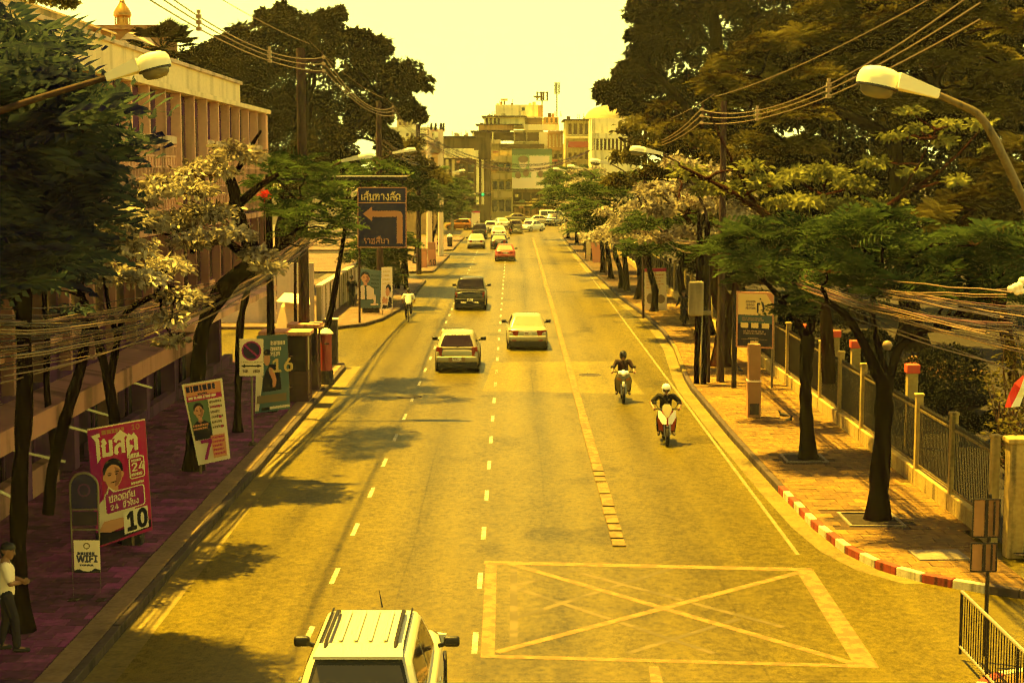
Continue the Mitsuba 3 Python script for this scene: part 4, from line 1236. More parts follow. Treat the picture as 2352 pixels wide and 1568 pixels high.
for i, (tx, tyb, Y, lst, lab) in enumerate((
        ((735, 878), None, 57, [(800, 440, 45), (770, 480, 45), (830, 480, 40), (790, 400, 35), (740, 420, 40), (800, 530, 45), (860, 400, 35), (880, 420, 30)], 'feathery street tree behind the hanging direction sign'),
        ((893, 700), None, 92, [(860, 580, 38), (830, 600, 32), (900, 590, 30), (870, 610, 30), (840, 560, 30), (920, 560, 28), (880, 640, 20)], 'low dark drooping street tree below the hanging direction sign'),
        ((915, 660), None, 104, [(900, 430, 34), (930, 410, 36), (960, 430, 30), (920, 470, 34), (950, 480, 30), (890, 390, 30), (970, 470, 26)], 'street tree with twin trunks right of the direction sign'),
        ((958, 600), None, 133, [(970, 410, 28), (1000, 400, 26), (990, 440, 28), (1010, 450, 22), (960, 460, 26), (985, 480, 24)], 'street tree on the second left sidewalk block'),
        ((990, 580), None, 152, [(1020, 430, 24), (1045, 420, 20), (1030, 455, 22), (1010, 480, 22), (1050, 450, 18), (1035, 490, 18)], 'street tree at the end of the second left block'),
        ((1012, 548), None, 178, [(1050, 430, 18), (1065, 445, 16), (1040, 470, 18), (1060, 480, 14), (1030, 500, 16), (1075, 470, 12)], 'farthest street tree on the left before the traffic signal'))):
    g = gr(*tx, .14)
    top = px(lst[0][0], lst[0][1] + 40, Y)
    base = (g[0] if abs(g[1] - Y) < 15 else px(*tx, Y)[0], Y, .1)
    tk = [([base, (base[0] + .1, Y, 1.4), (base[0] * .6 + top[0] * .4, Y, 2.6), tuple(top)], [.15, .13, .11, .07])]
    if i == 2:
        tk.append(([(base[0] + .6, Y - .5, .1), (base[0] + .5, Y, 1.6), (base[0] + .3, Y, 3.2), tuple(top + (0.4, 0, 0))], [.13, .12, .1, .06]))
    tree('street_tree', lab, STL, tk, lobes([(*q, 1) for q in lst], Y, 2.5, .75, 1.4, 50 + i), 'fern', 'leaf_fern', 50 + i, .8 if Y > 90 else .65, 5, 5, ntip=15 if i else 6, limb=.055)
tree('banyan_tree', 'huge dark spreading tree with an uneven crown behind the left utility poles', None,
     [([(-14.5, 103, 0), (-14.2, 103, 4), (-13.8, 103, 8), (-13, 103, 12)], [.9, .8, .7, .4]), ([(-14, 103, 6), (-11, 103, 9.5), (-8, 103, 12)], [.4, .3, .2]), ([(-14, 103, 7), (-18, 103, 11), (-20, 103, 14)], [.4, .3, .15])],
     lobes([(560, 105, 52), (520, 165, 55), (600, 150, 55), (660, 80, 58), (735, 72, 52), (700, 150, 75), (620, 220, 75), (790, 120, 58), (855, 165, 60), (925, 185, 50), (960, 195, 28, .5), (905, 240, 55), (945, 262, 28, .5), (800, 230, 80), (700, 260, 80), (640, 310, 70),
            (750, 320, 70), (560, 250, 60), (840, 290, 55), (500, 220, 50), (600, 360, 60), (690, 380, 60), (780, 390, 50), (610, 45, 22, .4), (770, 35, 20, .4), (870, 110, 24, .5), (500, 115, 24, .4), (890, 330, 30, .5), (830, 90, 22, .4), (650, 30, 20, .35)], 104, 4, .85, 1.3, 6),
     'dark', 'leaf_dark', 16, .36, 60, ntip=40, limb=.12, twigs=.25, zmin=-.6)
tree('distant_tree', 'dull olive tree mass behind the long building, left of the big spreading tree', None, [([(-20, 92, 0), (-20, 92, 6), (-19, 92, 9)], [.5, .4, .3])],
     lobes([(480, 130, 28), (450, 150, 30), (420, 140, 26), (500, 160, 36), (520, 200, 40), (490, 190, 36), (455, 125, 20, .6), (480, 115, 16, .5), (640, 440, 50), (720, 430, 50), (820, 420, 40)], 92, 2, .9, 1.2, 7), 'dark', 'leaf_dark', 17, .25, 40, ntip=20, limb=.08, twigs=.2)


def palm(label, c, r, seed, n=20, H=9.0):
    rg = np.random.default_rng(seed)
    k = thing('palm_tree', label, 'palm tree')
    obj('trunk', MB().tube([(c[0], c[1], 0), (c[0] + .1, c[1], H / 2), tuple(c)], [.2, .16, .14], 8), 'bark_brown', k, True)
    mb = MB()
    for i in range(n):
        a, el = rg.uniform(0, 6.28), rg.uniform(-.3, 1.2)
        d = np.array([math.cos(a) * math.cos(el), math.sin(a) * math.cos(el), math.sin(el)])
        s = np.array([-math.sin(a), math.cos(a), 0])
        u = np.cross(s, d) * -1
        for j in range(-7, 8):                               # fan leaf segments
            b = j / 7 * 1.15
            dd = d * math.cos(b) + s * math.sin(b)
            L = r * rg.uniform(.85, 1.0) * (.75 + .25 * math.cos(b))
            p0 = np.array(c) + d * r * .45
            w = np.cross(dd, np.cross(d, s)) * .05 * r
            tip = p0 + dd * L * .62 - np.array([0, 0, .08 * r])
            mb.add([p0, p0 + dd * L * .35 + w, tip, p0 + dd * L * .35 - w], [(0, 1, 2, 3)])
        mb.tube([np.array(c), np.array(c) + d * r * .46], [.03, .02], 4, False)
    labels[obj('crown', mb, 'leaf_dark', k)] = {'label': 'fan leaves', 'kind': 'stuff'}
palm('dark fan palm above the roof of the long building beside the gilded spire', px(372, 112, 84), 2.0, 21, 22, 13)
k = thing('roof_plant', 'bushy potted plants on the roof edge at the top left', 'plant')
rg = np.random.default_rng(5)
P = np.vstack([px(x, y, 34) + unit(rg, 240, -.5) * r * 34 / F * rg.uniform(.2, 1, (240, 1)) for x, y, r in ((95, -4, 26), (130, 2, 24), (160, 8, 18), (62, -10, 24))])
labels[obj('foliage', scatter(LEAF2, P, rg.normal(0, 1, P.shape), np.full(len(P), .14), rg), 'leaf_olive', k)] = {'label': 'foliage', 'kind': 'stuff'}
obj('trough', MB().span((-9.95, 31, 10.79), (-9.66, 37, 10.95)), 'plaster_grey', k)
fl = thing('flower_spray', 'spray of red blossoms among the leaves right of the gnarled trunk', 'flowers')
c = px(606, 445, 41)
P = c + unit(rg, 90) * (.2, .2, .15) * rg.uniform(.2, 1, (90, 1))
labels[obj('petals', scatter(LEAF, P, rg.normal(0, 1, P.shape), np.full(90, .07), rg), 'petal_red', fl)] = {'label': 'red petals', 'kind': 'stuff'}
obj('stem', MB().tube([c - (0, 0, 1.2), c], [.02, .012], 5), 'twig_dark', fl)
# -------- right, from near to far
tree('street_tree', 'nearest right street tree, forking dark trunk under a green feathery crown', STR,
     [stem([(2012, 1216), (2020, 1100), (2030, 960), (2032, 860)], 34.3, [.22, .19, .175, .20]), stem([(2025, 880), (1990, 800), (1950, 730), (1900, 690)], 34.3, [.13, .10, .08, .05]), stem([(2035, 870), (2010, 770), (2000, 700), (2020, 640)], 34.3, [.09, .07, .06, .04]),
      stem([(2040, 880), (2060, 800), (2110, 760), (2180, 755)], 34.3, [.10, .09, .07, .04])],
     lobes([(1980, 560, 55), (2060, 590, 55), (1900, 620, 50), (1960, 650, 45), (2130, 600, 50), (2200, 620, 50), (2290, 610, 55), (2340, 590, 50), (2080, 680, 40, .7), (2180, 690, 40, .6), (2280, 680, 35, .5), (2020, 520, 40, .7), (2240, 560, 40, .7), (1930, 545, 40, .8), (2350, 660, 40, .6)], 33.5, 1.4, .45, 1.6, 8),
     'fern', 'leaf_fern', 18, .64, 6, -7, ntip=11, limb=.06, twig='twig', twigs=.9)
tree('street_tree', 'second right street tree with a straight dark trunk and lit green feathery tufts', STR,
     [stem([(1857, 1072), (1852, 960), (1850, 860), (1856, 770)], 41.7, [.20, .17, .16, .19]), stem([(1852, 780), (1820, 720), (1780, 670), (1740, 630)], 41.7, [.11, .09, .07, .05]), stem([(1858, 770), (1870, 700), (1862, 640), (1850, 560)], 41.7, [.12, .10, .08, .05])],
     lobes([(1680, 580, 38), (1740, 610, 42), (1790, 570, 45), (1850, 540, 45), (1820, 610, 45), (1900, 560, 45), (1760, 650, 36), (1880, 630, 40), (1860, 690, 26, .4), (1720, 550, 36, .8), (1840, 720, 22, .3), (1940, 540, 36, .7)], 41.5, 1.3, .45, 1.6, 9),
     'fern', 'leaf_fern', 19, .66, 6, -7, ntip=10, limb=.06, twig='twig', twigs=.9)
tree('park_tree', 'bare branched park tree with tufts of bright lime leaves behind the second right street tree', None,
     [stem([(1905, 880), (1900, 760), (1890, 660), (1880, 600)], 48, [.2, .18, .16, .14]), stem([(1880, 620), (1790, 520), (1730, 470), (1640, 420), (1560, 380)], 48, [.15, .13, .10, .06, .03]), stem([(1885, 610), (1960, 520), (2060, 460), (2180, 380), (2260, 290)], 48, [.14, .11, .08, .05, .02]),
      stem([(1885, 600), (1900, 520), (1890, 450)], 48, [.1, .07, .05]), stem([(1740, 480), (1660, 330), (1630, 260)], 48, [.06, .04, .02]), stem([(2060, 460), (2110, 380), (2150, 300)], 48, [.05, .035, .02]), stem([(1960, 520), (2080, 510), (2200, 470), (2260, 440)], 48, [.05, .04, .03, .015])],
     lobes([(1830, 410, 38, 1.2), (1900, 405, 40, 1.3), (1960, 430, 36, 1), (1760, 425, 34, .9), (1800, 470, 36, .9), (1860, 470, 36, .9), (1700, 440, 36, .8), (1640, 440, 34, .8), (2050, 320, 20, .35), (2110, 300, 18, .3), (2160, 330, 20, .4), (2250, 290, 18, .3), (2100, 400, 18, .3),
            (2180, 290, 16, .3), (2010, 380, 24, .5), (1580, 400, 30, .6), (1730, 390, 22, .4), (2090, 260, 14, .2), (2200, 420, 18, .3), (2280, 350, 20, .3), (1940, 480, 30, .6), (2040, 470, 24, .4)], 48, 1.2, .6, 1.3, 10),
     'broad', 'leaf_lime', 20, .19, 11, ntip=32, limb=.07, twigs=1.0, twig='twig', barkm='bark_brown')
tree('street_tree', 'thick twisted reddish trunk by the grey boxed pole with dusty leaves', STR,
     [stem([(1655, 852), (1660, 780), (1672, 730), (1660, 690), (1640, 640), (1640, 580)], 62, [.42, .32, .36, .34, .28, .2]), stem([(1665, 740), (1690, 670), (1700, 610), (1690, 540)], 62, [.22, .18, .14, .1]), stem([(1640, 590), (1600, 530), (1560, 480)], 62, [.15, .1, .06])],
     lobes([(1600, 470, 42), (1550, 440, 40), (1650, 480, 42), (1700, 500, 40), (1520, 490, 36), (1580, 540, 38), (1640, 550, 36), (1500, 440, 34), (1560, 380, 34), (1620, 400, 36), (1690, 440, 34), (1500, 550, 28, .8), (1700, 570, 30, .6)], 62, 2, .5, 1.6, 12),
     'broad', 'leaf_pale', 22, .20, 12, ntip=36, limb=.07, twigs=.6, twig='twig', barkm='bark_brown')
RT = [(1572, 735, 80, 'street tree behind the grey boxed pole'), (1502, 716, 88, 'straight street tree trunk in front of the pale notice board on the right'), (1466, 687, 97, 'street tree left of the pale notice board'), (1440, 668, 103, 'thin street tree among the right row, fifth from the twisted trunk'),
      (1428, 662, 107, 'leaning street tree among the right row, close beside the thin one'), (1404, 640, 117, 'sloping street tree midway along the right row'), (1385, 625, 124, 'street tree beside the narrow orange notice on the right'), (1362, 596, 143, 'street tree well along the right row'),
      (1345, 575, 160, 'street tree third from the end of the right row'), (1325, 560, 174, 'street tree second from the end of the right row'), (1305, 548, 187, 'last street tree of the right row at the crossing')]
for i, (x, y, Y, lab) in enumerate(RT):
    rg = np.random.default_rng(80 + i)
    g = gr(x, y, .14)
    Y = g[1]
    sc = 62 / Y
    hx = x + rg.uniform(-30, 10) * sc
    cz = px(hx, 490 - (0 if i < 4 else 18), Y)
    up_ = 0 if i < 4 else 1.3 if i < 7 else 2.0
    tk = [([(g[0], Y, .1), (g[0] + rg.normal(0, .12), Y, 1.3), (g[0] + rg.normal(-.2, .15), Y, 2.5), (cz[0], Y, 3.6), (cz[0] - .3, Y + .3, 5.0)], [.19, .17, .15, .12, .07])]
    ls_ = []
    for j in range(9 if i < 5 else 12):
        a = j / 9 * 6.28 + rg.uniform(0, .6)
        rr = rg.uniform(.9, 2.2)
        ls_.append(((cz[0] - .5 + rr * math.cos(a), Y + 1.3 * rr * math.sin(a), rg.uniform(4.0, 6.1 + up_) - .25 * rr), (1.15, 1.3, .62), 1))
    pale = i in (1, 2, 5, 7)
    tree('street_tree', lab, STR, tk, ls_, 'broad' if pale else 'fern', 'leaf_pale' if pale else 'leaf_fern', 80 + i, .22 if pale else .7, 11 if pale else 5, 5, ntip=20, limb=.06, twigs=.5)
# park trees behind the fence
tree('park_tree', 'tall dark dense tree whose crown overhangs the road at upper right', None,
     [([(13, 98, 0), (13, 98, 7), (12.5, 98, 13), (12, 98, 18)], [.8, .7, .5, .3]), ([(13, 98, 8), (10, 97, 12), (8, 97, 14)], [.35, .25, .12])],
     lobes([(1490, 35, 45), (1560, 10, 80), (1470, 190, 60), (1420, 225, 42, .8), (1395, 210, 22, .4), (1540, 120, 85), (1500, 262, 45, .8), (1440, 170, 30, .5), (1590, 220, 85), (1660, 60, 95), (1690, 180, 90), (1600, 320, 70), (1740, 0, 100), (1520, -40, 60), (1620, -60, 90), (1510, 90, 45), (1480, 130, 36, .6),
            (1540, 330, 40, .6), (1450, 250, 24, .5), (1500, -10, 30, .5), (1700, 320, 80), (1760, 120, 90), (1640, 400, 60), (1455, 80, 14, .2), (1800, 230, 90)], 98, 4, .9, 1.2, 13),
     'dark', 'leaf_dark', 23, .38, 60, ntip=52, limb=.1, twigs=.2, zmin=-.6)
tree('park_tree', 'broad olive tree with flat feathery layers across the upper right', None,
     [([(17, 68, 0), (16.5, 68, 5), (16, 68, 9)], [.5, .42, .3]), stem([(2080, 330), (1900, 240), (1780, 190), (1690, 170)], 68, [.25, .2, .12, .06]), stem([(2080, 330), (2150, 200), (2200, 80)], 68, [.22, .16, .1])],
     lobes([(1700, 150, 55), (1650, 190, 30, .6), (1770, 110, 60), (1850, 90, 55), (1790, 200, 55), (1870, 180, 55), (1940, 70, 60), (1960, 160, 60), (2040, 50, 60), (2050, 140, 60), (1720, 240, 50, .8), (1830, 270, 50), (1920, 250, 55), (2020, 230, 60), (2130, 60, 60), (2140, 150, 60), (2230, 40, 60), (2250, 130, 60), (2330, 60, 60), (2340, 170, 60),
            (2120, 250, 55), (2220, 220, 55), (2300, 260, 55), (1680, 210, 36, .7), (1980, 0, 60), (2100, -30, 60), (2250, -40, 60), (1900, 20, 40, .7), (1740, 330, 40, .7), (1840, 340, 40, .7)], 68, 3, .38, 1.4, 14),
     'fern', 'leaf_olive', 24, .72, 5, 5, ntip=44, limb=.08, twigs=.3, twig='twig')
tree('park_tree', 'dark tree mass deep in the park behind the layered tree', None,
     [([(24, 82, 0), (23.5, 82, 6), (23, 82, 11)], [.7, .6, .4]), ([(17, 80, 0), (17, 80, 5), (16, 80, 8)], [.5, .4, .3])],
     lobes([(2000, 350, 110), (2150, 320, 120), (2300, 330, 120), (2250, 470, 110), (2350, 480, 110), (2100, 450, 100), (1980, 480, 90), (1850, 400, 90), (1800, 500, 80), (1900, 560, 80), (2030, 570, 80), (2180, 580, 90), (2330, 620, 90), (1750, 420, 80), (1700, 540, 70), (2200, 200, 100), (2350, 180, 100), (2000, 100, 100), (1850, 250, 90), (2100, 50, 100), (2300, 30, 110), (1650, 500, 60), (1620, 590, 50), (1750, 620, 50), (1900, 60, 100), (2050, -20, 110), (2200, 110, 110), (2320, -20, 110), (1810, 110, 90), (2120, 260, 100), (1950, 200, 100), (2300, 240, 100)], 84, 5, .9, 1.2, 15),
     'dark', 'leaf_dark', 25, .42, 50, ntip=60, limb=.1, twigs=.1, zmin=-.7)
tree('park_tree', 'leaning bare limbed tree with thin layered leaves at the right edge above the fence', None,
     [stem([(2330, 880), (2300, 700), (2240, 620), (2180, 560)], 46, [.2, .16, .1, .06]), stem([(2300, 700), (2350, 560), (2380, 450)], 46, [.12, .08, .05]), stem([(2170, 590), (2190, 520), (2250, 470), (2290, 460)], 46, [.05, .04, .03, .015])],
     lobes([(2200, 470, 36, .6), (2270, 450, 36, .7), (2330, 400, 45, .9), (2240, 530, 40, .8), (2310, 520, 45, .9), (2180, 540, 30, .5), (2340, 340, 40, .7), (2270, 380, 30, .5), (2150, 490, 24, .3)], 46, 1.5, .35, 1.5, 16),
     'fern', 'leaf_olive', 26, .55, 5, 10, ntip=20, limb=.05, twigs=.9, twig='twig', barkm='bark_brown')
tree('park_tree', 'brownish leafy park tree rising behind the twisted trunk towards the domed building', None,
     [([(8.9, 74, 0), (8.8, 74, 4), (8.6, 74, 7)], [.3, .26, .2])],
     lobes([(1480, 340, 42), (1545, 300, 45), (1600, 335, 55), (1500, 400, 45), (1450, 300, 24, .5), (1660, 370, 55), (1560, 390, 50), (1440, 370, 30, .6), (1470, 280, 22, .4), (1620, 430, 50), (1700, 430, 45), (1425, 420, 26, .6), (1520, 250, 20, .3)], 74, 2, .6, 1.4, 44),
     'broad', 'leaf_olive', 44, .26, 12, ntip=46, limb=.08, twigs=.6, twig='twig')
tree('distant_tree', 'brownish tree beyond the second left utility pole below the overhanging dark crown', None,
     [([(-7.9, 118, 0), (-7.9, 118, 4), (-7.8, 118, 8)], [.25, .22, .15])],
     lobes([(905, 335, 30), (940, 350, 30), (920, 385, 34), (960, 375, 26), (890, 370, 30), (985, 400, 24), (880, 320, 20, .5), (950, 330, 18, .4), (1005, 415, 20, .6)], 118, 2, .7, 1.3, 45), 'broad', 'leaf_olive', 45, .3, 12, ntip=40, limb=.08, twigs=.5, twig='twig')
for i, (x, y, r, Y, lab) in enumerate(((2155, 915, 42, 48, 'dark round clipped shrub behind the fence, left of two'), (2225, 900, 48, 50, 'dark round clipped shrub behind the fence, taller at the back'), (2215, 965, 40, 44, 'dark round clipped shrub behind the fence, nearest of the cluster'), (2290, 960, 36, 43, 'small dark shrub behind the fence near the gate'))):
    c = px(x, y + 12, Y); rr = r * Y / F
    k = thing('shrub', lab, 'shrub')
    rg = np.random.default_rng(200 + i)
    d = unit(rg, 5200, -.4)
    P = c + d * rr * (1, 1, .85) * (rg.uniform(.72, 1.0, (5200, 1)) * (.9 + .2 * fbm_np(d * 3, i)[:, None]))
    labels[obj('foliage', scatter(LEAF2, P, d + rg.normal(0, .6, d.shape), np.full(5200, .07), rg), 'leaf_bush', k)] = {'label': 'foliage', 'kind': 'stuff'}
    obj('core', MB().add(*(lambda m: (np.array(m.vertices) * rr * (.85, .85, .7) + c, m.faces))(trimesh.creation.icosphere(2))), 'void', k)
    obj('stem', MB().tube([(c[0], Y, .1), (c[0], Y, c[2])], [.08, .05], 6), 'bark_dark', k)
rg = np.random.default_rng(300)
for i in range(11):
    Y = 47 + i * 3.4; x = 11.6 + (i % 3) * 1.5 + rg.uniform(-.3, .3); rr = rg.uniform(.75, 1.25)
    k = thing('shrub', 'dark leafy shrub in the park shade behind the fence', 'shrub', 'shrubs in the park shade')
    d = unit(rg, 2600, -.5)
    P = np.array([x, Y, rr * .8]) + d * rr * (1.1, 1.1, .9) * (rg.uniform(.65, 1.0, (2600, 1)) * (.8 + .4 * fbm_np(d * 3, i)[:, None]))
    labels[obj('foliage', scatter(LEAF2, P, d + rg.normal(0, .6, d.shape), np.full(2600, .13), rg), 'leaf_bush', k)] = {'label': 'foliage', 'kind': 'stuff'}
    obj('stem', MB().tube([(x, Y, .1), (x, Y, rr * .9)], [.06, .04], 6), 'bark_dark', k)
sh = thing('shrub', 'pale leaved branching shrub at the right edge beside the gateway', 'shrub')
rg = np.random.default_rng(230)
c = px(2325, 880, 40)
tips = np.vstack([c + unit(rg, 60, -.7) * (.8, 1.0, 1.2) * rg.uniform(.4, 1, (60, 1)), px(2330, 1010, 38) + unit(rg, 30) * (.5, .6, .5)])
P = np.repeat(tips, 14, 0) + rg.normal(0, .12, (len(tips) * 14, 3))
labels[obj('foliage', scatter(LEAF, P, rg.normal(0, 1, P.shape) * (1, 1, .4), rg.uniform(.10, .18, len(P)), rg), 'leaf_olive', sh)] = {'label': 'foliage', 'kind': 'stuff'}
mb = MB()
for t in tips[::2]:
    mb.tube(wiggle((c[0], 40, .1), t, rg, 6, .08), np.linspace(.03, .006, 6), 4, False)
obj('stems', mb, 'twig', sh)
print('leaf triangles', sum(n for _, n in NT), NT)
# ------------------------------------------------------------------ vehicles
def loft(rings, cap=True):
    n = len(rings[0])
    v = np.vstack(rings)
    i, j = np.meshgrid(np.arange(len(rings) - 1), np.arange(n), indexing='ij')
    q = np.stack([i * n + j, i * n + (j + 1) % n, (i + 1) * n + (j + 1) % n, (i + 1) * n + j], -1).reshape(-1, 4)
    f = np.vstack([q[:, [0, 1, 2]], q[:, [0, 2, 3]]])
    if cap:
        k = np.arange(1, n - 1)
        e = (len(rings) - 1) * n
        f = np.vstack([f, np.stack([0 * k, k + 1, k], 1), np.stack([0 * k + e, e + k, e + k + 1], 1)])
    return v, f


def car(L, W, H, belt, deck, hood, gb, gt, paint, kind, glass='car_glass', roofw=.76, bw=.92):
    """y forward, rear bumper at y = 0; gb, gt: (rear, front) of the greenhouse at belt and roof"""
    P = Proto()
    hw = W / 2
    prof = [(0, .86, .40, belt - .22), (.03, .93, .30, belt - .12), (.12, .97, .24, deck - .03), (.35, 1, .22, deck), (gb[0] + .1, 1, .22, max(deck, belt - .02)), (gb[1] - .3, 1, .22, belt), (gb[1] + .1, .99, .22, belt - .03),
            (L - .8, .96, .22, hood), (L - .25, .92, .24, hood - .08), (L - .06, .85, .28, hood - .2), (L, .76, .36, hood - .32)]
    rings = []
    for y, k, zb, zt in prof:
        w = hw * k
        half = [(0, zb), (w * .82, zb), (w * .95, zb + .07), (w * .99, zb + .2), (w, zb + (zt - zb) * .55), (w * .975, zt - .14), (w * .93, zt - .055), (w * .82, zt - .01), (w * .5, zt + .02), (0, zt + .02)]
        full = half + [(-x, z) for x, z in half[-2:0:-1]]
        rings.append(np.array([(x, y, z) for x, z in full]))
    P.add('body', loft(rings), paint, 40)

    def lev(t):
        e = 1 - (1 - t) ** 1.6 if t < 1 else 1
        yr = gb[0] + (gt[0] - gb[0]) * t
        yf = gb[1] + (gt[1] - gb[1]) * t
        w = hw * (bw + (roofw - bw) * (t ** 1.25))
        return yr, yf, w, belt - .03 + (H - belt + .0) * t
    gr_ = []
    for t in (0, .2, .4, .6, .8, .93, 1.0, 1.04):
        tt = min(t, 1)
        yr, yf, w, z = lev(tt)
        ins = {.93: .015, 1.0: .07, 1.04: .30}.get(t, 0)
        if t == 1.0:
            z -= .015
        if t == 1.04:
            z += .015
        r = .17
        a = np.linspace(0, np.pi / 2, 4)
        x1, y0, y1 = w - ins, yr + ins, yf - ins
        pts = [(x1 - r + r * math.sin(b), y0 + r - r * math.cos(b)) for b in a] + [(x1 - r + r * math.cos(b), y1 - r + r * math.sin(b)) for b in a]
        pts = [(-x, y) for x, y in pts[::-1]] + pts
        gr_.append(np.array([(x, y, z) for x, y in pts])[::-1])
    P.add('cabin', loft([g[::-1] for g in gr_]), paint, 35)

    def patch(fn, us, ts, name, m):
        v = np.array([[fn(u, t) for u in us] for t in ts]).reshape(-1, 3)
        n = len(us)
        f = [(i * n + j, i * n + j + 1, (i + 1) * n + j + 1, (i + 1) * n + j) for i in range(len(ts) - 1) for j in range(n - 1)]
        return P.add(name, MB().add(v, f), m, True)
    o = .008
    U = np.linspace(-1, 1, 7)
    TT = np.linspace(.10, .86, 5)
    if kind == 'pickup':
        TT = np.linspace(.15, .8, 4)

    def rear(u, t):
        yr, yf, w, z = lev(t)
        return (u * (w - .13), yr - o - .012 * (1 - u * u), z)

    def front(u, t):
        yr, yf, w, z = lev(t)
        return (-u * (w - .13), yf + o + .012 * (1 - u * u), z)
    patch(rear, U, TT, 'rear_window', glass)
    patch(front, U, TT, 'windscreen', 'car_glass')
    splits = [(.05, .50), (.53, .93)] if kind != 'van' else [(.04, .3), (.33, .6), (.63, .92)]
    for s in (-1, 1):
        for a, b in splits:
            def side(u, t, a=a, b=b, s=s):
                yr, yf, w, z = lev(t)
                q = yr + .10 + (yf - yr - .2) * (a + (b - a) * (u if s > 0 else 1 - u))
                return (s * (w + o), q, z)
            patch(side, np.linspace(0, 1, 3), np.linspace(.12, .84, 4), 'side_window', 'car_glass')
    # wheels
    r = .32 if kind in ('hatch', 'sedan') else .37
    tp = revolve([(r * .62, -.1), (r * .93, -.1), (r, -.07), (r, .07), (r * .93, .1), (r * .62, .1)], 22)
    rp_ = revolve([(0, .055), (r * .3, .07), (r * .55, .05), (r * .64, .09), (r * .64, -.09), (0, -.09)], 14)
    for y in (L * .19, L * .81):
        for s in (-1, 1):
            Rm = np.array([[0, 0, s], [0, 1, 0], [-s, 0, 0]])
            c = np.array([s * (hw - .10), y, r])
            n = P.add('wheel', (tp[0] @ Rm.T + c, tp[1]), 'tyre', 30)
            P.add(n + '__rim', (rp_[0] @ Rm.T + c, rp_[1]), 'rim', 20)
            P.add('wheel_arch', MB().add(*(lambda q: (q[0] @ Rm.T + c + (s * .008, 0, .02), q[1]))(revolve([(r * 1.0, .085), (r * 1.16, .1), (r * 1.16, .06)], 22))), 'car_trim')
    # rear end
    zl = belt - .18
    bz = .52 if kind in ('hatch', 'sedan') else .58
    P.add('rear_bumper', MB().mesh(rbox((0, .03, bz), (W * .93, .22, .24), .06, 8)), paint if kind != 'pickup' else 'car_trim', 40)
    P.add('valance', MB().mesh(rbox((0, .03, .30), (W * .92, .20, .32), .05, 6)), 'car_trim', 30)  # black valance, raised so it also carries the shadow under the bumper
    P.add('underside', MB().span((-hw * .8, .15, .2), (hw * .8, L - .2, .26)), 'car_trim')
    lw, lh = {'hatch': (.22, .36), 'sedan': (.42, .23), 'pickup': (.12, .34), 'suv': (.15, .38), 'van': (.12, .42)}[kind]
    for s in (-1, 1):
        x = s * (hw * .93 - lw / 2)
        P.add('tail_light', MB().mesh(hullmesh([(x + a * lw / 2 * (1 if b > 0 else .85), .0 + (.10 if a * s > 0 else .0) - .004 * (1 - abs(a)), zl + b * lh / 2) for a in (-1, 0, 1) for b in (-1, 1)] + [(x + a * lw / 2, .2, zl + b * lh / 2) for a in (-1, 1) for b in (-1, 1)])), 'tail_red', 30)
        m = P.add('mirror', MB().mesh(rbox((s * (hw + .12), gb[1] - .35, belt + .07), (.22, .10, .15), .04, 8)), 'car_trim' if kind != 'van' else paint, 40)
        P.add(m + '__arm', MB().bar((s * hw * .93, gb[1] - .33, belt - .0), (s * (hw + .06), gb[1] - .34, belt + .04), .05), 'car_trim')
        P.add('headlight', MB().mesh(hullmesh([(s * (hw * .80 + a * .18), L - .10 - (.16 if a > 0 else 0), hood - .22 + b * .08) for a in (-1, 1) for b in (-1, 1)] + [(s * (hw * .80 + a * .16), L - .3, hood - .22 + b * .08) for a in (-1, 1) for b in (-1, 1)])), 'headlight', 30)
        for yy in (gb[0] + (gb[1] - gb[0]) * .20, gb[0] + (gb[1] - gb[0]) * .56):
            P.add('door_handle', MB().mesh(rbox((s * (hw + .012), yy, belt - .12), (.035, .17, .035), .014, 6)), 'chrome' if kind == 'suv' else paint, 30)
    P.add('front_bumper', MB().mesh(rbox((0, L - .08, .45), (W * .84, .24, .26), .08, 8)), paint, 40)
    P.add('grille', MB().mesh(rbox((0, L - .03, hood - .26), (W * .42, .1, .14), .03, 6)), 'car_trim', 30)
    pl_ = P.add('number_plate', MB().mesh(rbox((0, -.085 if kind != 'sedan' else -.012, bz + (.02 if kind != 'sedan' else .22)), (.34, .02, .15), .008, 6)), 'plate')
    yv = -.097 if kind != 'sedan' else -.024
    P.add(pl_ + '__characters', MB().box((-.05, yv, bz + (.04 if kind != 'sedan' else .24)), (.16, .004, .05)).box((0, yv, bz + (-.02 if kind != 'sedan' else .18)), (.2, .004, .025)), 'print_brown')
    if kind == 'hatch':
        P.add('wiper', MB().bar((-.02, lev(.1)[0] - .03, belt + .0), (.30, lev(.25)[0] - .03, belt + .04), .02), 'car_trim')
        P.add('plate_recess', MB().mesh(rbox((0, -.078, bz), (.62, .012, .20), .005, 4)), 'print_brown')
        P.add('tailgate_seam', MB().box((0, -.004, zl - .20), (W * .62, .03, .018)), 'car_trim')
    if kind == 'sedan':
        P.add('boot_trim', MB().mesh(rbox((0, -.006, zl + .06), (.62, .03, .05), .012, 6)), 'chrome', 30)
        P.add('boot_seam', MB().box((0, .005, zl - .14), (W * .70, .035, .015)), 'car_trim')
        for s in (-1, 1):
            P.add('reflector', MB().mesh(rbox((s * hw * .66, -.08, bz - .07), (.18, .02, .05), .008, 4)), 'tail_red')
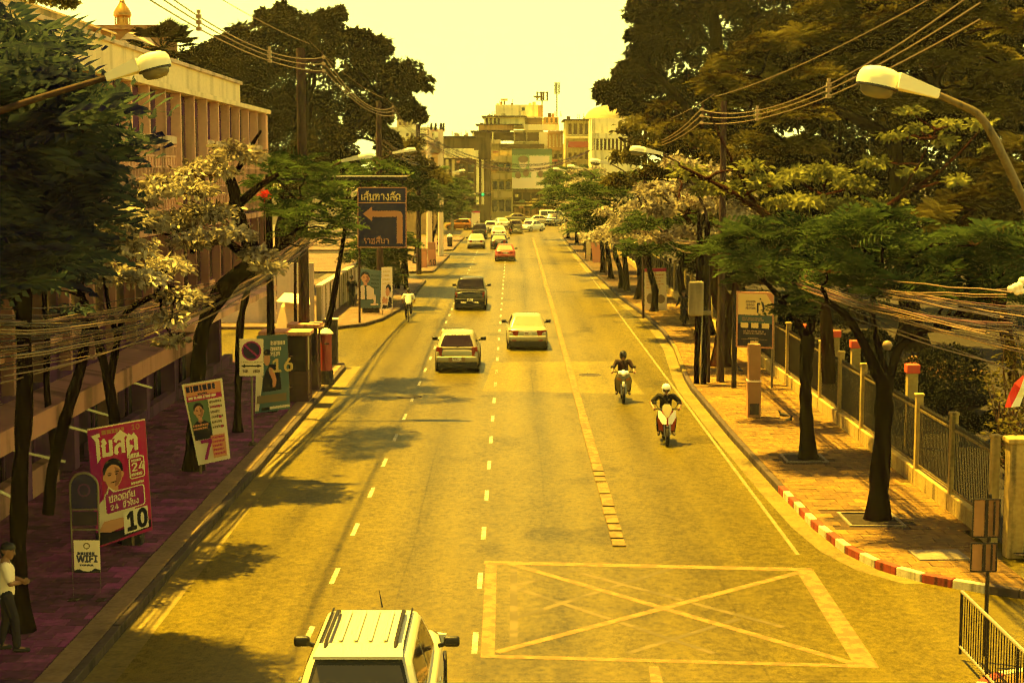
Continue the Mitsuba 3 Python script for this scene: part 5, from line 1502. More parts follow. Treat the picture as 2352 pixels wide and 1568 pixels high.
    if kind == 'pickup':
        P.add('bed_floor', MB().span((-hw * .86, .10, deck + .02), (hw * .86, gb[0] - .06, deck + .03)), 'void')  # black sheet over the closed deck stands in for the shaded bed
        P.add('bed_rail', MB().tube([(-hw * .94, .03, deck + .045), (hw * .94, .03, deck + .045)], .035, 8), 'car_trim')
        P.add('tailgate_trim', MB().span((-hw * .9, -.012, deck - .02), (hw * .9, .02, deck + .03)), 'rim')
        P.add('step', MB().mesh(rbox((-.35, -.10, .46), (.3, .05, .06), .02, 6)).mesh(rbox((.35, -.10, .46), (.3, .05, .06), .02, 6)), 'plate')
    if kind == 'suv':
        for s in (-1, 1):
            q = []
            for t in np.linspace(.08, .86, 9):
                yr, yf, w, z = lev(1)
                q.append((s * (w - .17), yr + (yf - yr) * t, H + .06 - (.065 if t in (.08, .86) else 0)))
            P.add('roof_rail', MB().tube(q, .026, 8), 'steel_dark', 40)
            P.add('gutter_strip', MB().tube([(s * (lev(1)[2] - .075), gt[0] + .2, H - .004), (s * (lev(1)[2] - .075), gt[1] - .15, H - .004)], .014, 5), 'car_trim')
        yr, yf, w, z = lev(1)
        for x in (-.28, -.09, .09, .28):
            P.add('roof_rib', MB().mesh(rbox((x, (yr + yf) / 2 + .1, H + .012), (.05, (yf - yr) * .62, .014), .006, 6)), paint, 40)
        P.add('spoiler', MB().mesh(hullmesh([(s * (w - .06 - .02 * a), yr - .14 + .5 * a, H - .03 + dz) for s in (-1, 1) for a in (0, 1) for dz in (0, .035 + .02 * a)])), paint, 40)
        P.add('aerial', MB().tube([(.12, yf - .10, H), (.07, yf - .02, H + .22)], [.012, .004], 5), 'car_trim')
        P.add('window_surround', MB().add(*patch_frame(lev, o)), 'car_trim')
    return P


def patch_frame(lev, o):
    mb = MB()
    for t0, t1, u0, u1 in ((.04, .12, -1, 1), (.84, .95, -1, 1), (.12, .84, -1, -.9), (.12, .84, .9, 1)):
        q = []
        for t, u in ((t0, u0), (t0, u1), (t1, u1), (t1, u0)):
            yr, yf, w, z = lev(t)
            q.append((u * (w - .085), yr - .004, z))
        mb.add(q, [(0, 1, 2, 3)])
    return mb.get()


suv = car(4.6, 1.82, 1.80, 1.12, 1.10, 1.05, (.10, 3.35), (.42, 2.62), 'paint_pearl', 'suv', 'car_glass_mid', roofw=.66, bw=.86)
hatch = car(3.8, 1.68, 1.53, .98, .95, .90, (.04, 3.0), (.46, 2.0), 'paint_silver', 'hatch', roofw=.68)
sedan = car(4.5, 1.74, 1.46, .93, .96, .88, (.70, 3.35), (1.36, 2.5), 'paint_silver', 'sedan', 'car_glass_pale', roofw=.68)
pickup = car(5.1, 1.76, 1.74, 1.10, 1.06, 1.02, (1.75, 4.1), (1.98, 3.35), 'paint_dark', 'pickup')
van = car(4.9, 1.70, 1.98, 1.12, 1.12, .98, (.06, 4.3), (.22, 3.55), 'paint_white', 'van')
C_ = 'vehicles driving along the street'
suv.place('parked_suv'.replace('parked_', ''), at(-1.86, 18.62), 'pearl white SUV with roof rails at the bottom edge, seen from behind', 'SUV', C_)
hatch.place('hatchback', at(-2.10, 61.0), 'silver hatchback driving away left of the middle lane line', 'car', C_)
sedan.place('sedan', at(.67, 68.7, 0, .012), 'silver sedan driving away beside the centre blocks, right of the hatchback', 'car', C_)
pickup.place('pickup_truck', at(-2.32, 88.7), 'black pickup truck driving away ahead of the silver hatchback', 'pickup truck', C_)
S = [('sedan', 'bright red sedan driving away in the middle of the road', -.56, 138, .02, {'paint_silver': 'paint_red'}, sedan, 'car'),
     ('sedan', 'black sedan with a pale roof queueing right behind the red sedan', -1.28, 160, 0, {'paint_silver': 'paint_black'}, sedan, 'car'),
     ('sedan', 'silver sedan queueing in the left lane behind the red sedan', -3.6, 161, 0, None, sedan, 'car'),
     ('sedan', 'white sedan in the middle of the queue, ahead of the black sedan', -1.55, 185, 0, {'paint_silver': 'paint_white'}, sedan, 'car'),
     ('pickup_truck', 'dark pickup with a pale cab in the left lane ahead of the silver sedan', -3.75, 184, 0, {'paint_dark': 'paint_black'}, pickup, 'pickup truck'),
     ('hatchback', 'white hatchback leading the left lane of the queue', -2.7, 203, 0, {'paint_silver': 'paint_white'}, hatch, 'car'),
     ('pickup_truck', 'olive brown pickup truck at the right of the queue', .45, 200, 0, {'paint_dark': 'paint_olive', 'car_trim': 'paint_olive'}, pickup, 'pickup truck'),
     ('sedan', 'pale sedan waiting left of the olive pickup', -.9, 218, .3, {'paint_silver': 'paint_white'}, sedan, 'car'),
     ('sedan', 'white and black car turning towards the camera right of the queue', 3.6, 211, 2.6, {'paint_silver': 'paint_white'}, sedan, 'car'),
     ('suv', 'dark SUV with a pale roof coming in at the far right of the crossing', 6.4, 233, 2.9, {'paint_pearl': 'paint_dark'}, suv, 'SUV'),
     ('van', 'white passenger van crossing sideways behind the queue', 3.9, 243, -1.45, None, van, 'van'),
     ('sedan', 'yellowish taxi crossing sideways just left of the white van', -1.2, 246, -1.5, {'paint_silver': 'paint_olive'}, sedan, 'taxi'),
     ('sedan', 'cream car crossing in front of the white van', 1.9, 234, -1.5, {'paint_silver': 'paint_pearl'}, sedan, 'car'),
     ('hatchback', 'red orange car crossing sideways at the far left of the crossing', -5.1, 214, 1.25, {'paint_silver': 'paint_taxi'}, hatch, 'car')]
for nm, lab, x, y, rz, sw, pr, cat in S:
    pr.place(nm, at(x, y, 0, rz), lab, cat, C_, sw)


# ------------------------------------------------------------------ people and two wheelers
def blob(segs, ref=.03, it=8):
    """one continuous surface round a skeleton: segs = ((p, r), (q, r)) bones"""
    hs = []
    for (p, a), (q, b) in segs:
        s1 = m3.Manifold.sphere(a, 12).translate(tuple(map(float, p)))
        s2 = m3.Manifold.sphere(b, 12).translate(tuple(map(float, q)))
        hs.append(m3.Manifold.batch_hull([s1, s2]))
    m = m3.Manifold.batch_boolean(hs, m3.OpType.Add).refine_to_length(ref)
    k = m.to_mesh()
    t = trimesh.Trimesh(k.vert_properties[:, :3], k.tri_verts, process=True)
    trimesh.smoothing.filter_taubin(t, .5, .53, it)
    return t


def V(*a):
    return np.array(a, float)


def person(label, M, J, skin='skin', shirt='cloth_white', trousers='cloth_navy', shoes='shoe', hair='hair', helmet=None, short=True, group=None, visor=True, skirt=False, bare=True, fine=.03):
    """J: joints in the person's own frame, facing +y: hip, chest, neck, head, and l/r: sh, el, ha, hp, kn, an, toe; fwd = where the face looks"""
    P = Proto()
    h, f = J['head'], J.get('fwd', V(0, 1, 0))
    f = f / np.linalg.norm(f)
    side = np.cross(f, (0, 0, 1)); side /= np.linalg.norm(side)
    up = np.cross(side, f)
    seg = [((J['neck'], .055), (h - up * .05, .055)), ((h + up * .03, .092), (h - up * .055 + f * .03, .066)), ((h + up * .03 - f * .02, .094), (h + up * .03 + f * .02, .088)),
           ((h + f * .095 - up * .005, .016), (h + f * .112 - up * .03, .019)), ((h - up * .10 + f * .055, .03), (h - up * .08 + f * .05, .04)),
           ((J['chest'], .11), (J['neck'], .06)), ((J['hip'], .12), (J['chest'], .12))]
    for s, q in (('l', -1), ('r', 1)):
        seg += [((h + side * q * .092 + up * .0, .020), (h + side * q * .096 - up * .03, .014))]
        sh, el, ha = J[s + 'sh'], J[s + 'el'], J[s + 'ha']
        seg += [((J['chest'] + (sh - J['chest']) * .4, .09), (sh, .062)), ((sh, .058), (el, .044)), ((el, .043), (ha, .030))]
        d = ha - el; d = d / np.linalg.norm(d)
        n = np.cross(d, f if abs(np.dot(d, f)) < .85 else up); n /= np.linalg.norm(n)
        b = np.cross(n, d)
        seg += [((ha, .030), (ha + d * .075, .034))]
        curl = J.get('curl', .35)
        for i, (o, L_) in enumerate(((-.027, .062), (-.009, .072), (.009, .068), (.026, .052))):
            k0 = ha + d * .085 + n * o
            k1 = k0 + (d * math.cos(curl) + b * math.sin(curl)) * L_ * .55
            k2 = k1 + (d * math.cos(2.4 * curl) + b * math.sin(2.4 * curl)) * L_ * .45
            seg += [((k0, .0105), (k1, .0095)), ((k1, .0095), (k2, .008))]
        t0 = ha + d * .025 + n * (-.03)
        seg += [((t0, .014), (t0 + d * .035 - n * .022 + b * .012, .0115)), ((t0 + d * .035 - n * .022 + b * .012, .0115), (t0 + d * .065 - n * .02 + b * .025, .009))]
        seg += [((J[s + 'hp'], .085), (J[s + 'kn'], .058)), ((J[s + 'kn'], .056), (J[s + 'an'], .038)), ((J[s + 'an'], .036), (J[s + 'toe'], .028))]
    P.add('body', blob(seg, fine), skin, True)
    if not helmet:
        P.add('hair', blob([((h + up * .052 - f * .025, .098), (h + up * .058 + f * .028, .086)), ((h + up * .02 - f * .055, .075), (h - up * .05 - f * .06, .05))], fine), hair, True)
    for q in (-1, 1):
        P.add('eye', MB().add(*(lambda m: (np.array(m.vertices) * .011 + h + f * .094 + side * q * .032 + up * .022, m.faces))(trimesh.creation.icosphere(1))), 'hair')
    P.add('mouth', MB().box(h + f * .098 - up * .058, (.04 if abs(f[1]) > .5 else .01, .01 if abs(f[1]) > .5 else .04, .01)), 'skin_dark')
    g = .016
    sg = [((J['hip'] + up * .02, .135), (J['chest'], .135)), ((J['hip'] + side * .07, .095), (J['chest'] + side * .08, .095)), ((J['hip'] - side * .07, .095), (J['chest'] - side * .08, .095)), ((J['chest'], .12), (J['neck'] - (0, 0, .035), .065))]
    for s in 'lr':
        sh, el, ha = J[s + 'sh'], J[s + 'el'], J[s + 'ha']
        sg += [((J['chest'] + (sh - J['chest']) * .4, .095), (sh, .075)), ((sh, .076), (sh + (el - sh) * (.75 if short else 1), .066 if short else .056))]
        if not short:
            sg += [((el, .056), (el + (ha - el) * .9, .043))]
    P.add('shirt', blob(sg, fine), shirt, True)
    tg = [((J['hip'] + (0, 0, .0), .128), (J['hip'] - (0, 0, .05), .12))]
    for s in 'lr':
        hp, kn, an = J[s + 'hp'], J[s + 'kn'], J[s + 'an']
        tg += [((hp + (0, 0, .03), .102), (kn, .074))] if not skirt else [((hp + (0, 0, .03), .12), (kn, .13))]
        if not skirt:
            tg += [((kn, .074), (kn + (an - kn) * .93, .062))]
    P.add('trousers' if not skirt else 'skirt', blob(tg, fine), trousers, True)
    for s in 'lr':
        a, t = J[s + 'an'], J[s + 'toe']
        P.add('shoe', blob([((a - (0, 0, .035) + (a - t) * .2, .042), (t - (0, 0, .0), .036)), ((a - (0, 0, .035), .045), (t, .038))], fine, 4), shoes, True)
    if helmet:
        hm = P.add('helmet', blob([((h + up * .045 - f * .025, .125), (h + up * .05 + f * .02, .122)), ((h - up * .03 - f * .03, .118), (h + up * .03, .12))], fine, 5), helmet, True)
        P.add(hm + '__visor', blob([((h + f * .075 - up * .015 - side * .05, .055), (h + f * .075 - up * .015 + side * .05, .055))], fine, 3), 'car_glass', True)
    return P.place('person', M, label, 'person', group)


stand = dict(hip=V(0, 0, .93), chest=V(0, .01, 1.30), neck=V(0, 0, 1.47), head=V(0, .03, 1.61), lsh=V(-.19, 0, 1.40), rsh=V(.19, 0, 1.40), lel=V(-.24, -.03, 1.12), rel=V(.24, -.03, 1.12), lha=V(-.22, .10, .90), rha=V(.22, .10, .90),
             lhp=V(-.09, 0, .90), rhp=V(.09, 0, .90), lkn=V(-.10, .03, .50), rkn=V(.10, .03, .50), lan=V(-.10, -.02, .09), ran=V(.10, -.02, .09), ltoe=V(-.12, .14, .04), rtoe=V(.12, .14, .04))
man = {**stand, 'fwd': V(.35, 1, -.12), 'lel': V(-.27, .06, 1.14), 'rel': V(.27, .07, 1.14), 'lha': V(.03, .24, 1.13), 'rha': V(-.05, .26, 1.08), 'head': V(.01, .05, 1.60), 'lan': V(-.10, -.12, .09), 'ltoe': V(-.11, .04, .04), 'lkn': V(-.09, .0, .5), 'ran': V(.13, .14, .09), 'rtoe': V(.15, .30, .04), 'rkn': V(.11, .12, .5)}
person('person in a white shirt and dark trousers standing with folded arms at lower left', at(-7.90, 24.6, .14, -1.25), man, fine=.018, shirt='cloth_white', trousers='cloth_navy')
walk = {**stand, 'lkn': V(-.10, .14, .52), 'lan': V(-.10, .10, .12), 'ltoe': V(-.10, .27, .09), 'rkn': V(.10, -.04, .5), 'ran': V(.10, -.24, .12), 'rtoe': V(.10, -.12, .05), 'rha': V(.30, .20, 1.0), 'rel': V(.30, -.02, 1.12)}
g = gr(808, 704, .14)
person('person in dark clothes walking away beside the white boundary wall', at(g[0], g[1], .14, 0), walk, shirt='cloth_black', trousers='cloth_black', fine=.04, skirt=False)
g = gr(1570, 748, .14)
person('person in black walking on the right pavement behind the grey box', at(g[0], g[1], .14, 2.7), walk, skin='skin_dark', shirt='cloth_black', trousers='cloth_black', fine=.04, short=False)


def motorbike(label, M, fair, shield, low, lamp, accent, screen, rot_=0):
    """faces +y"""
    P = Proto()
    Ry = np.array([[0, 0, 1], [0, 1, 0], [-1, 0, 0.]])
    for y, n in ((.62, 'front'), (-.60, 'rear')):
        t = revolve([(.19, -.045), (.26, -.05), (.285, -.02), (.285, .02), (.26, .05), (.19, .045)], 22)
        w = P.add('wheel', (t[0] @ Ry.T + (0, y, .285), t[1]), 'tyre', 30)
        r_ = revolve([(0, -.03), (.06, -.04), (.17, -.025), (.2, -.04), (.2, .04), (.17, .025), (.06, .04), (0, .03)], 12)
        P.add(w + '__rim', (r_[0] @ Ry.T + (0, y, .285), r_[1]), 'rim', 20)
    for s in (-1, 1):
        P.add('fork', MB().tube([(s * .075, .62, .285), (s * .07, .50, .62)], [.022, .026], 8), 'chrome', True)
        P.add('mirror', MB().tube([(s * .22, .36, 1.02), (s * .32, .34, 1.15)], .009, 5).mesh(rbox((s * .35, .34, 1.18), (.13, .03, .08), .014, 6)), 'car_trim', 30)
        P.add('handlebar', MB().tube([(s * .05, .42, 1.0), (s * .22, .37, 1.02), (s * .36, .26, 1.0)], .016, 6), 'car_trim', True)
        P.add('indicator', MB().mesh(hullmesh([(s * (.15 + a * .07), .56 - .05 * (a > 0), .80 + b * .03 + a * .03) for a in (-1, 1) for b in (-1, 1)] + [(s * .15, .5, .8)])), 'tail_amber')
    P.add('front_fender', blob([((0, .62, .56), .07), ((0, .45, .50), .07)] and [(((0, .72, .54), .06), ((0, .52, .56), .08))], .03, 3), low, True)
    P.add('leg_shield', MB().mesh(hullmesh([(s * w_, y_, z_) for s in (-1, 1) for w_, y_, z_ in ((.20, .42, .96), (.27, .38, .74), (.22, .40, .42), (.10, .50, .40), (.06, .54, .80), (.12, .46, .94))])), shield, 40)
    if screen:
        for s in (-1, 1):
            P.add('fairing', MB().mesh(hullmesh([(s * w_, y_, z_) for w_, y_, z_ in ((.25, .46, .98), (.20, .52, 1.0), (.02, .67, .72), (.02, .68, .62), (.14, .60, .62), (.25, .50, .80), (.03, .65, .80))])), fair, 40)
            P.add('headlight', MB().mesh(hullmesh([(s * w_, y_, z_) for w_, y_, z_ in ((.20, .535, .90), (.10, .60, .80), (.12, .60, .74), (.21, .53, .84))])), lamp, 30)
    else:
        P.add('fairing', blob([(((-.11, .44, 1.0), .07), ((.11, .44, 1.0), .07)), (((0, .50, .96), .08), ((0, .44, 1.03), .07))], .02, 4), fair, True)
        P.add('headlight', blob([(((0, .70, .60), .045), ((0, .70, .70), .04))], .02, 3), lamp, True)
    if screen:
        P.add('windscreen', MB().mesh(hullmesh([(s * w_, y_, z_) for s in (-1, 1) for w_, y_, z_ in ((.14, .50, 1.0), (.12, .42, 1.10), (.07, .38, 1.15), (.03, .62, .80), (.13, .48, .98))])), screen, 30)
    P.add('lower_cowl', MB().mesh(hullmesh([(s * w_, y_, z_) for s in (-1, 1) for w_, y_, z_ in ((.12, .50, .60), (.10, .54, .46), (.14, .30, .28), (.12, -.1, .26), (.14, .2, .45))])), low, 30)
    P.add('seat', blob([(((0, .05, .74), .11), ((0, -.55, .80), .10))], .03, 4), 'car_trim', True)
    P.add('tail_body', MB().mesh(hullmesh([(s * w_, y_, z_) for s in (-1, 1) for w_, y_, z_ in ((.14, .1, .66), (.13, .1, .42), (.15, -.5, .74), (.10, -.75, .78), (.12, -.4, .5))])), accent, 40)
    P.add('exhaust', MB().tube([(.17, -.1, .3), (.18, -.75, .42)], [.04, .055], 10), 'chrome', True)
    P.add('lamp_spot', MB().mesh(rbox((0, .69, .60), (.06, .03, .05), .01, 6)), 'tail_red')
    return P.place('motorcycle', M, label, 'motorcycle', None)


ride = dict(hip=V(0, -.12, .88), chest=V(0, .02, 1.24), neck=V(0, .06, 1.40), head=V(0, .10, 1.53), lsh=V(-.20, .04, 1.34), rsh=V(.20, .04, 1.34), lel=V(-.34, .12, 1.10), rel=V(.34, .12, 1.10), lha=V(-.36, .24, 1.02), rha=V(.36, .24, 1.02),
            lhp=V(-.10, -.10, .86), rhp=V(.10, -.10, .86), lkn=V(-.22, .30, .74), rkn=V(.22, .30, .74), lan=V(-.20, .18, .34), ran=V(.20, .18, .34), ltoe=V(-.22, .34, .29), rtoe=V(.22, .34, .29), curl=1.0)
b1, b2 = gr(1433, 926), gr(1533, 1024)
M1, M2 = at(b1[0], b1[1] + .6, 0, math.pi - .03), at(b2[0], b2[1] + .6, 0, math.pi - .02)
motorbike('dark motorcycle with a white front cowl coming towards us, the farther of two', M1, 'plastic_white', 'paint_olive', 'car_trim', 'plastic_white', 'paint_black', None)
person('motorcyclist with a dark helmet and maroon shirt on the farther motorcycle', M1, ride, shirt='cloth_maroon', trousers='cloth_black', helmet='paint_black', fine=.035)
motorbike('red and white scooter coming towards us near the right edge line', M2, 'plastic_white', 'paint_red', 'paint_black', 'plastic_white', 'paint_red', 'car_glass_pale')
k = person('motorcyclist with a white topped helmet and dark shirt on the red and white scooter', M2, {**ride, 'lel': V(-.42, .02, 1.14), 'rel': V(.42, .02, 1.14)}, shirt='cloth_black', trousers='cloth_black', helmet='plastic_white', fine=.035)

# bicycle and rider, seen from behind
P = Proto()
Ry = np.array([[0, 0, 1], [0, 1, 0], [-1, 0, 0.]])
for y in (-.5, .52):
    t = revolve([(.29, -.018), (.325, 0), (.29, .018)], 24)
    w = P.add('wheel', (t[0] @ Ry.T + (0, y, .33), t[1]), 'tyre', 30)
    m = MB()
    for a in np.arange(10) * math.pi / 10:
        m.tube([(0, y + .29 * math.cos(a), .33 + .29 * math.sin(a)), (0, y - .29 * math.cos(a), .33 - .29 * math.sin(a))], .003, 3, False)
    P.add(w + '__spokes', m, 'rim')
P.add('frame', MB().tube([(0, -.5, .33), (0, -.05, .30), (0, .38, .80), (0, -.16, .76), (0, -.05, .30)], .018, 6).tube([(0, -.5, .33), (0, -.16, .76)], .014, 6).tube([(0, .52, .33), (0, .38, .80), (0, .34, .95)], .016, 6), 'paint_dark')
P.add('handlebar', MB().tube([(-.28, .24, .98), (-.1, .34, 1.0), (.1, .34, 1.0), (.28, .24, .98)], .013, 6), 'car_trim')
P.add('saddle', blob([(((0, -.26, .86), .07), ((0, -.08, .87), .04))], .03, 3), 'car_trim', True)
P.add('crank', MB().tube([(.08, .03, .16), (.08, -.05, .30), (-.08, -.05, .30), (-.08, -.13, .44)], .012, 5), 'chrome')
g = gr(937, 741)
MC = at(g[0], g[1] + .5, 0, .06)
P.place('bicycle', MC, 'dark bicycle ridden away along the left side of the road', 'bicycle')
person('cyclist in a cream sleeveless top and black shorts riding away on the left', MC, dict(hip=V(0, -.20, .95), chest=V(0, -.02, 1.30), neck=V(0, .05, 1.46), head=V(0, .10, 1.58), lsh=V(-.20, .0, 1.39), rsh=V(.20, .0, 1.39), lel=V(-.32, .02, 1.14), rel=V(.33, .02, 1.13), lha=V(-.28, .22, 1.0), rha=V(.28, .22, 1.0),
       lhp=V(-.10, -.18, .92), rhp=V(.10, -.18, .92), lkn=V(-.12, .10, .58), rkn=V(.13, .16, .72), lan=V(-.11, .0, .22), ran=V(.13, -.06, .46), ltoe=V(-.11, .12, .17), rtoe=V(.13, .08, .42), curl=1.0), shirt='cloth_cream', trousers='cloth_black', fine=.04)
# small motorbike in the queue
motorbike('tiny dark motorcycle threading through the far queue of cars', at(-.15, 196, 0, 0), 'paint_black', 'paint_black', 'car_trim', 'tail_red', 'tail_red', None)
person('rider in black on the motorcycle in the far queue', at(-.15, 196, 0, 0), ride, shirt='cloth_black', trousers='cloth_black', helmet='paint_black', fine=.06)
# pigeons
for i, (x, y, rz, lab) in enumerate(((1799, 962, 1.2, 'dark pigeon pecking on the right pavement, farther of two'), (1812, 973, -.9, 'dark pigeon pecking on the right pavement, nearer of two'), (1700, 857, .4, 'small dark pigeon by the twisted trunk'))):
    g = gr(x, y, .15)
    P = Proto()
    P.add('body', blob([(((0, -.06, .12), .045), ((0, .06, .13), .055)), (((0, .07, .14), .04), ((0, .12, .22), .026)), (((0, .12, .22), .03), ((0, .135, .225), .026)), (((0, -.08, .12), .03), ((0, -.19, .10), .015))], .015, 4), 'pigeon', True)
    P.add('beak', MB().tube([(0, .155, .222), (0, .185, .212)], [.008, .002], 5), 'steel_grey')
    for s in (-1, 1):
        P.add('leg', MB().tube([(s * .02, .0, .09), (s * .022, .01, .0)], .005, 4), 'tail_amber')
    P.place('pigeon', at(g[0], g[1], .155, rz), lab, 'bird')
# ------------------------------------------------------------------ lettering and printed boards
def loop_(cx, cy, r=.10):
    return [(cx + r * math.cos(a), cy + r * math.sin(a)) for a in np.linspace(0, 2 * math.pi, 9)]


LO = [(.12, .8), (.3, 1), (.55, .98), (.68, .8), (.68, 0)]
THAI = {'อ': (.85, [[(.12, .75), (.3, .98), (.55, .95), (.68, .75), (.68, .2), (.5, 0), (.25, 0), (.12, .15), (.12, .4), (.27, .45)]]),
        'ป': (.88, [loop_(.17, .9), [(.2, .8), (.2, 0), (.68, 0), (.68, 1.35)]]),
        'ล': (.86, [LO, [(.68, .45), (.45, .6), (.2, .45), (.15, .15), (.3, .03)]]),
        'ส': (.9, [LO, [(.68, .45), (.45, .6), (.2, .45), (.15, .15), (.3, .03)], [(.55, .85), (.82, 1.15)]]),
        'ด': (.86, [[(.42, .38), (.3, .2), (.15, 0), (.12, .7)] + LO]), 'ต': (.86, [[(.42, .38), (.3, .2), (.15, 0), (.12, .75), (.25, 1), (.4, .85), (.55, 1), (.68, .8), (.68, 0)]]),
        'ภ': (.86, [[(.02, .1), (.2, 0), (.2, .55), (.1, .72), (.3, 1), (.55, .98), (.68, .8), (.68, 0)]]), 'ย': (.86, [[(.3, .98), (.12, .9), (.12, .6), (.3, .5), (.12, .4), (.12, .1), (.3, 0), (.68, 0), (.68, 1)]]),
        'ช': (.86, [[(.08, .95), (.25, .85), (.3, .5), (.2, 0), (.65, 0), (.65, .7), (.52, .85), (.74, 1.08)]]), 'ว': (.74, [[(.1, .75), (.3, 1), (.5, .95), (.6, .75), (.6, .1), (.45, 0), (.4, .15)]]),
        'โ': (.5, [[(.38, .1), (.3, 0), (.3, 1.1), (.1, 1.36), (.5, 1.42)]]), 'ม': (.86, [loop_(.15, .9), [(.2, .8), (.2, .1), (.68, .12)], [(.68, 1), (.68, 0)]]),
        'ง': (.74, [loop_(.5, .9), [(.58, .85), (.58, .1), (.45, 0), (.12, .5)]]), 'ฆ': (.88, [[(.1, .9), (.22, 1), (.3, .85), (.14, .72), (.2, .6), (.2, .1), (.7, .1)], [(.7, 1), (.7, 0)]]),
        'น': (.86, [loop_(.15, .9), [(.2, .8), (.2, 0), (.3, .22), (.55, .15)], [(.64, 1), (.64, .2)], loop_(.64, .1)]), 'ท': (.86, [loop_(.12, .9), [(.2, .85), (.2, 0)], [(.2, .35), (.5, .98), (.66, .8), (.66, 0)]]),
        'เ': (.42, [[(.22, 1), (.22, .1), (.34, 0)]]), 'า': (.66, [[(.08, .8), (.25, 1), (.45, .95), (.52, .8), (.52, 0)]]), 'ร': (.64, [[(.1, .85), (.25, 1), (.5, .92)], [(.1, .75), (.45, .6), (.5, .4), (.5, .1), (.4, 0)]]),
        '้': (0, [[(-.5, 1.25), (-.38, 1.38), (-.32, 1.2), (-.05, 1.52)]]), 'ั': (0, [[(-.52, 1.32), (-.42, 1.15), (-.25, 1.15), (-.05, 1.42)]]), 'ิ': (0, [[(-.62, 1.15), (-.35, 1.36), (-.1, 1.15), (-.62, 1.15)]]),
        'ี': (0, [[(-.62, 1.15), (-.35, 1.36), (-.1, 1.15), (-.62, 1.15)], [(-.1, 1.15), (-.1, 1.5)]]), '่': (0, [[(-.25, 1.5), (-.25, 1.78)]]), ' ': (.5, [])}


def thai(text, x, y, h, wt=.17, sx=1.0):
    out, cx = [], 0.0
    for ch in text:
        adv, st = THAI[ch]
        for s in st:
            out.append(LineString([((cx + px_) * h * sx, py_ * h) for px_, py_ in s]).buffer(wt * h / 2, cap_style=2, join_style=2))
        cx += adv
    return affinity.translate(unary_union(out), x, y)


def latin(text, x, y, h, bold=True):
    m = meshkit.text_mesh(text, h, .001, bold)
    v = np.array(m.vertices)
    sel = v[m.faces][:, :, 2].min(1) > .0005
    polys = [Polygon(t) for t in v[m.faces[sel]][:, :, :2]]
    g = unary_union([p.buffer(h * .003) for p in polys if p.area > 0])
    return affinity.translate(g, x, y)


def lines(x, y, w, h, n, seed=0, gap=.45):
    """rows of small print that cannot be read"""
    rg = np.random.default_rng(seed)
    out = []
    for i in range(n):
        yy, xx = y - i * h / n, x
        while xx < x + w * rg.uniform(.75, 1):
            L = min(rg.uniform(.05, .16) * w, x + w - xx)
            out.append(sbox(xx, yy - h / n * (1 - gap), xx + L, yy))
            xx += L + .03 * w
    return unary_union(out)


def ell(cx, cy, rx, ry, rotd=0):
    return affinity.rotate(affinity.scale(Point(cx, cy).buffer(1, 10), rx, ry), rotd)


def rrect(x0, y0, x1, y1, r):
    return sbox(x0 + r, y0 + r, x1 - r, y1 - r).buffer(r, 4)


class Board:
    """a flat board between four surveyed corners TL, TR, BR, BL; print layers lie on its face, each a little proud of the last"""
    def __init__(self, key, W, H, corners, Y, thick=.03, back='wood', face='print_white', edge=None):
        self.k, self.W, self.H = key, W, H
        Ys = Y if hasattr(Y, '__len__') else [Y] * 4
        self.c = [px(x, y, q) for (x, y), q in zip(corners, Ys)]
        n = np.cross(self.c[1] - self.c[0], self.c[3] - self.c[0])
        n /= np.linalg.norm(n)
        self.n = n if n[1] < 0 else -n
        self.z = .0
        self.layer('board', sbox(0, 0, W, H), back, -thick)
        self.layer('face', sbox(0, 0, W, H), face)

    def map(self, v):
        u, w = v[:, 0:1] / self.W, 1 - v[:, 1:2] / self.H
        TL, TR, BR, BL = self.c
        return (TL * (1 - u) + TR * u) * (1 - w) + (BL * (1 - u) + BR * u) * w + self.n * v[:, 2:3]

    def layer(self, name, shape, m, t=None, label=None):
        if t is not None and t < 0:
            mb = MB().prism(shape, -t, np.array([[1, 0, 0, 0], [0, 1, 0, 0], [0, 0, 1, t], [0, 0, 0, 1.0]]))
        else:
            mb = MB().prism(shape, .004, np.array([[1, 0, 0, 0], [0, 1, 0, 0], [0, 0, 1, self.z], [0, 0, 0, 1.0]]))
            self.z += .0042
        v, f = mb.get()
        if not len(v):
            return
        obj(name, (self.map(v), f), m, self.k, False, label)


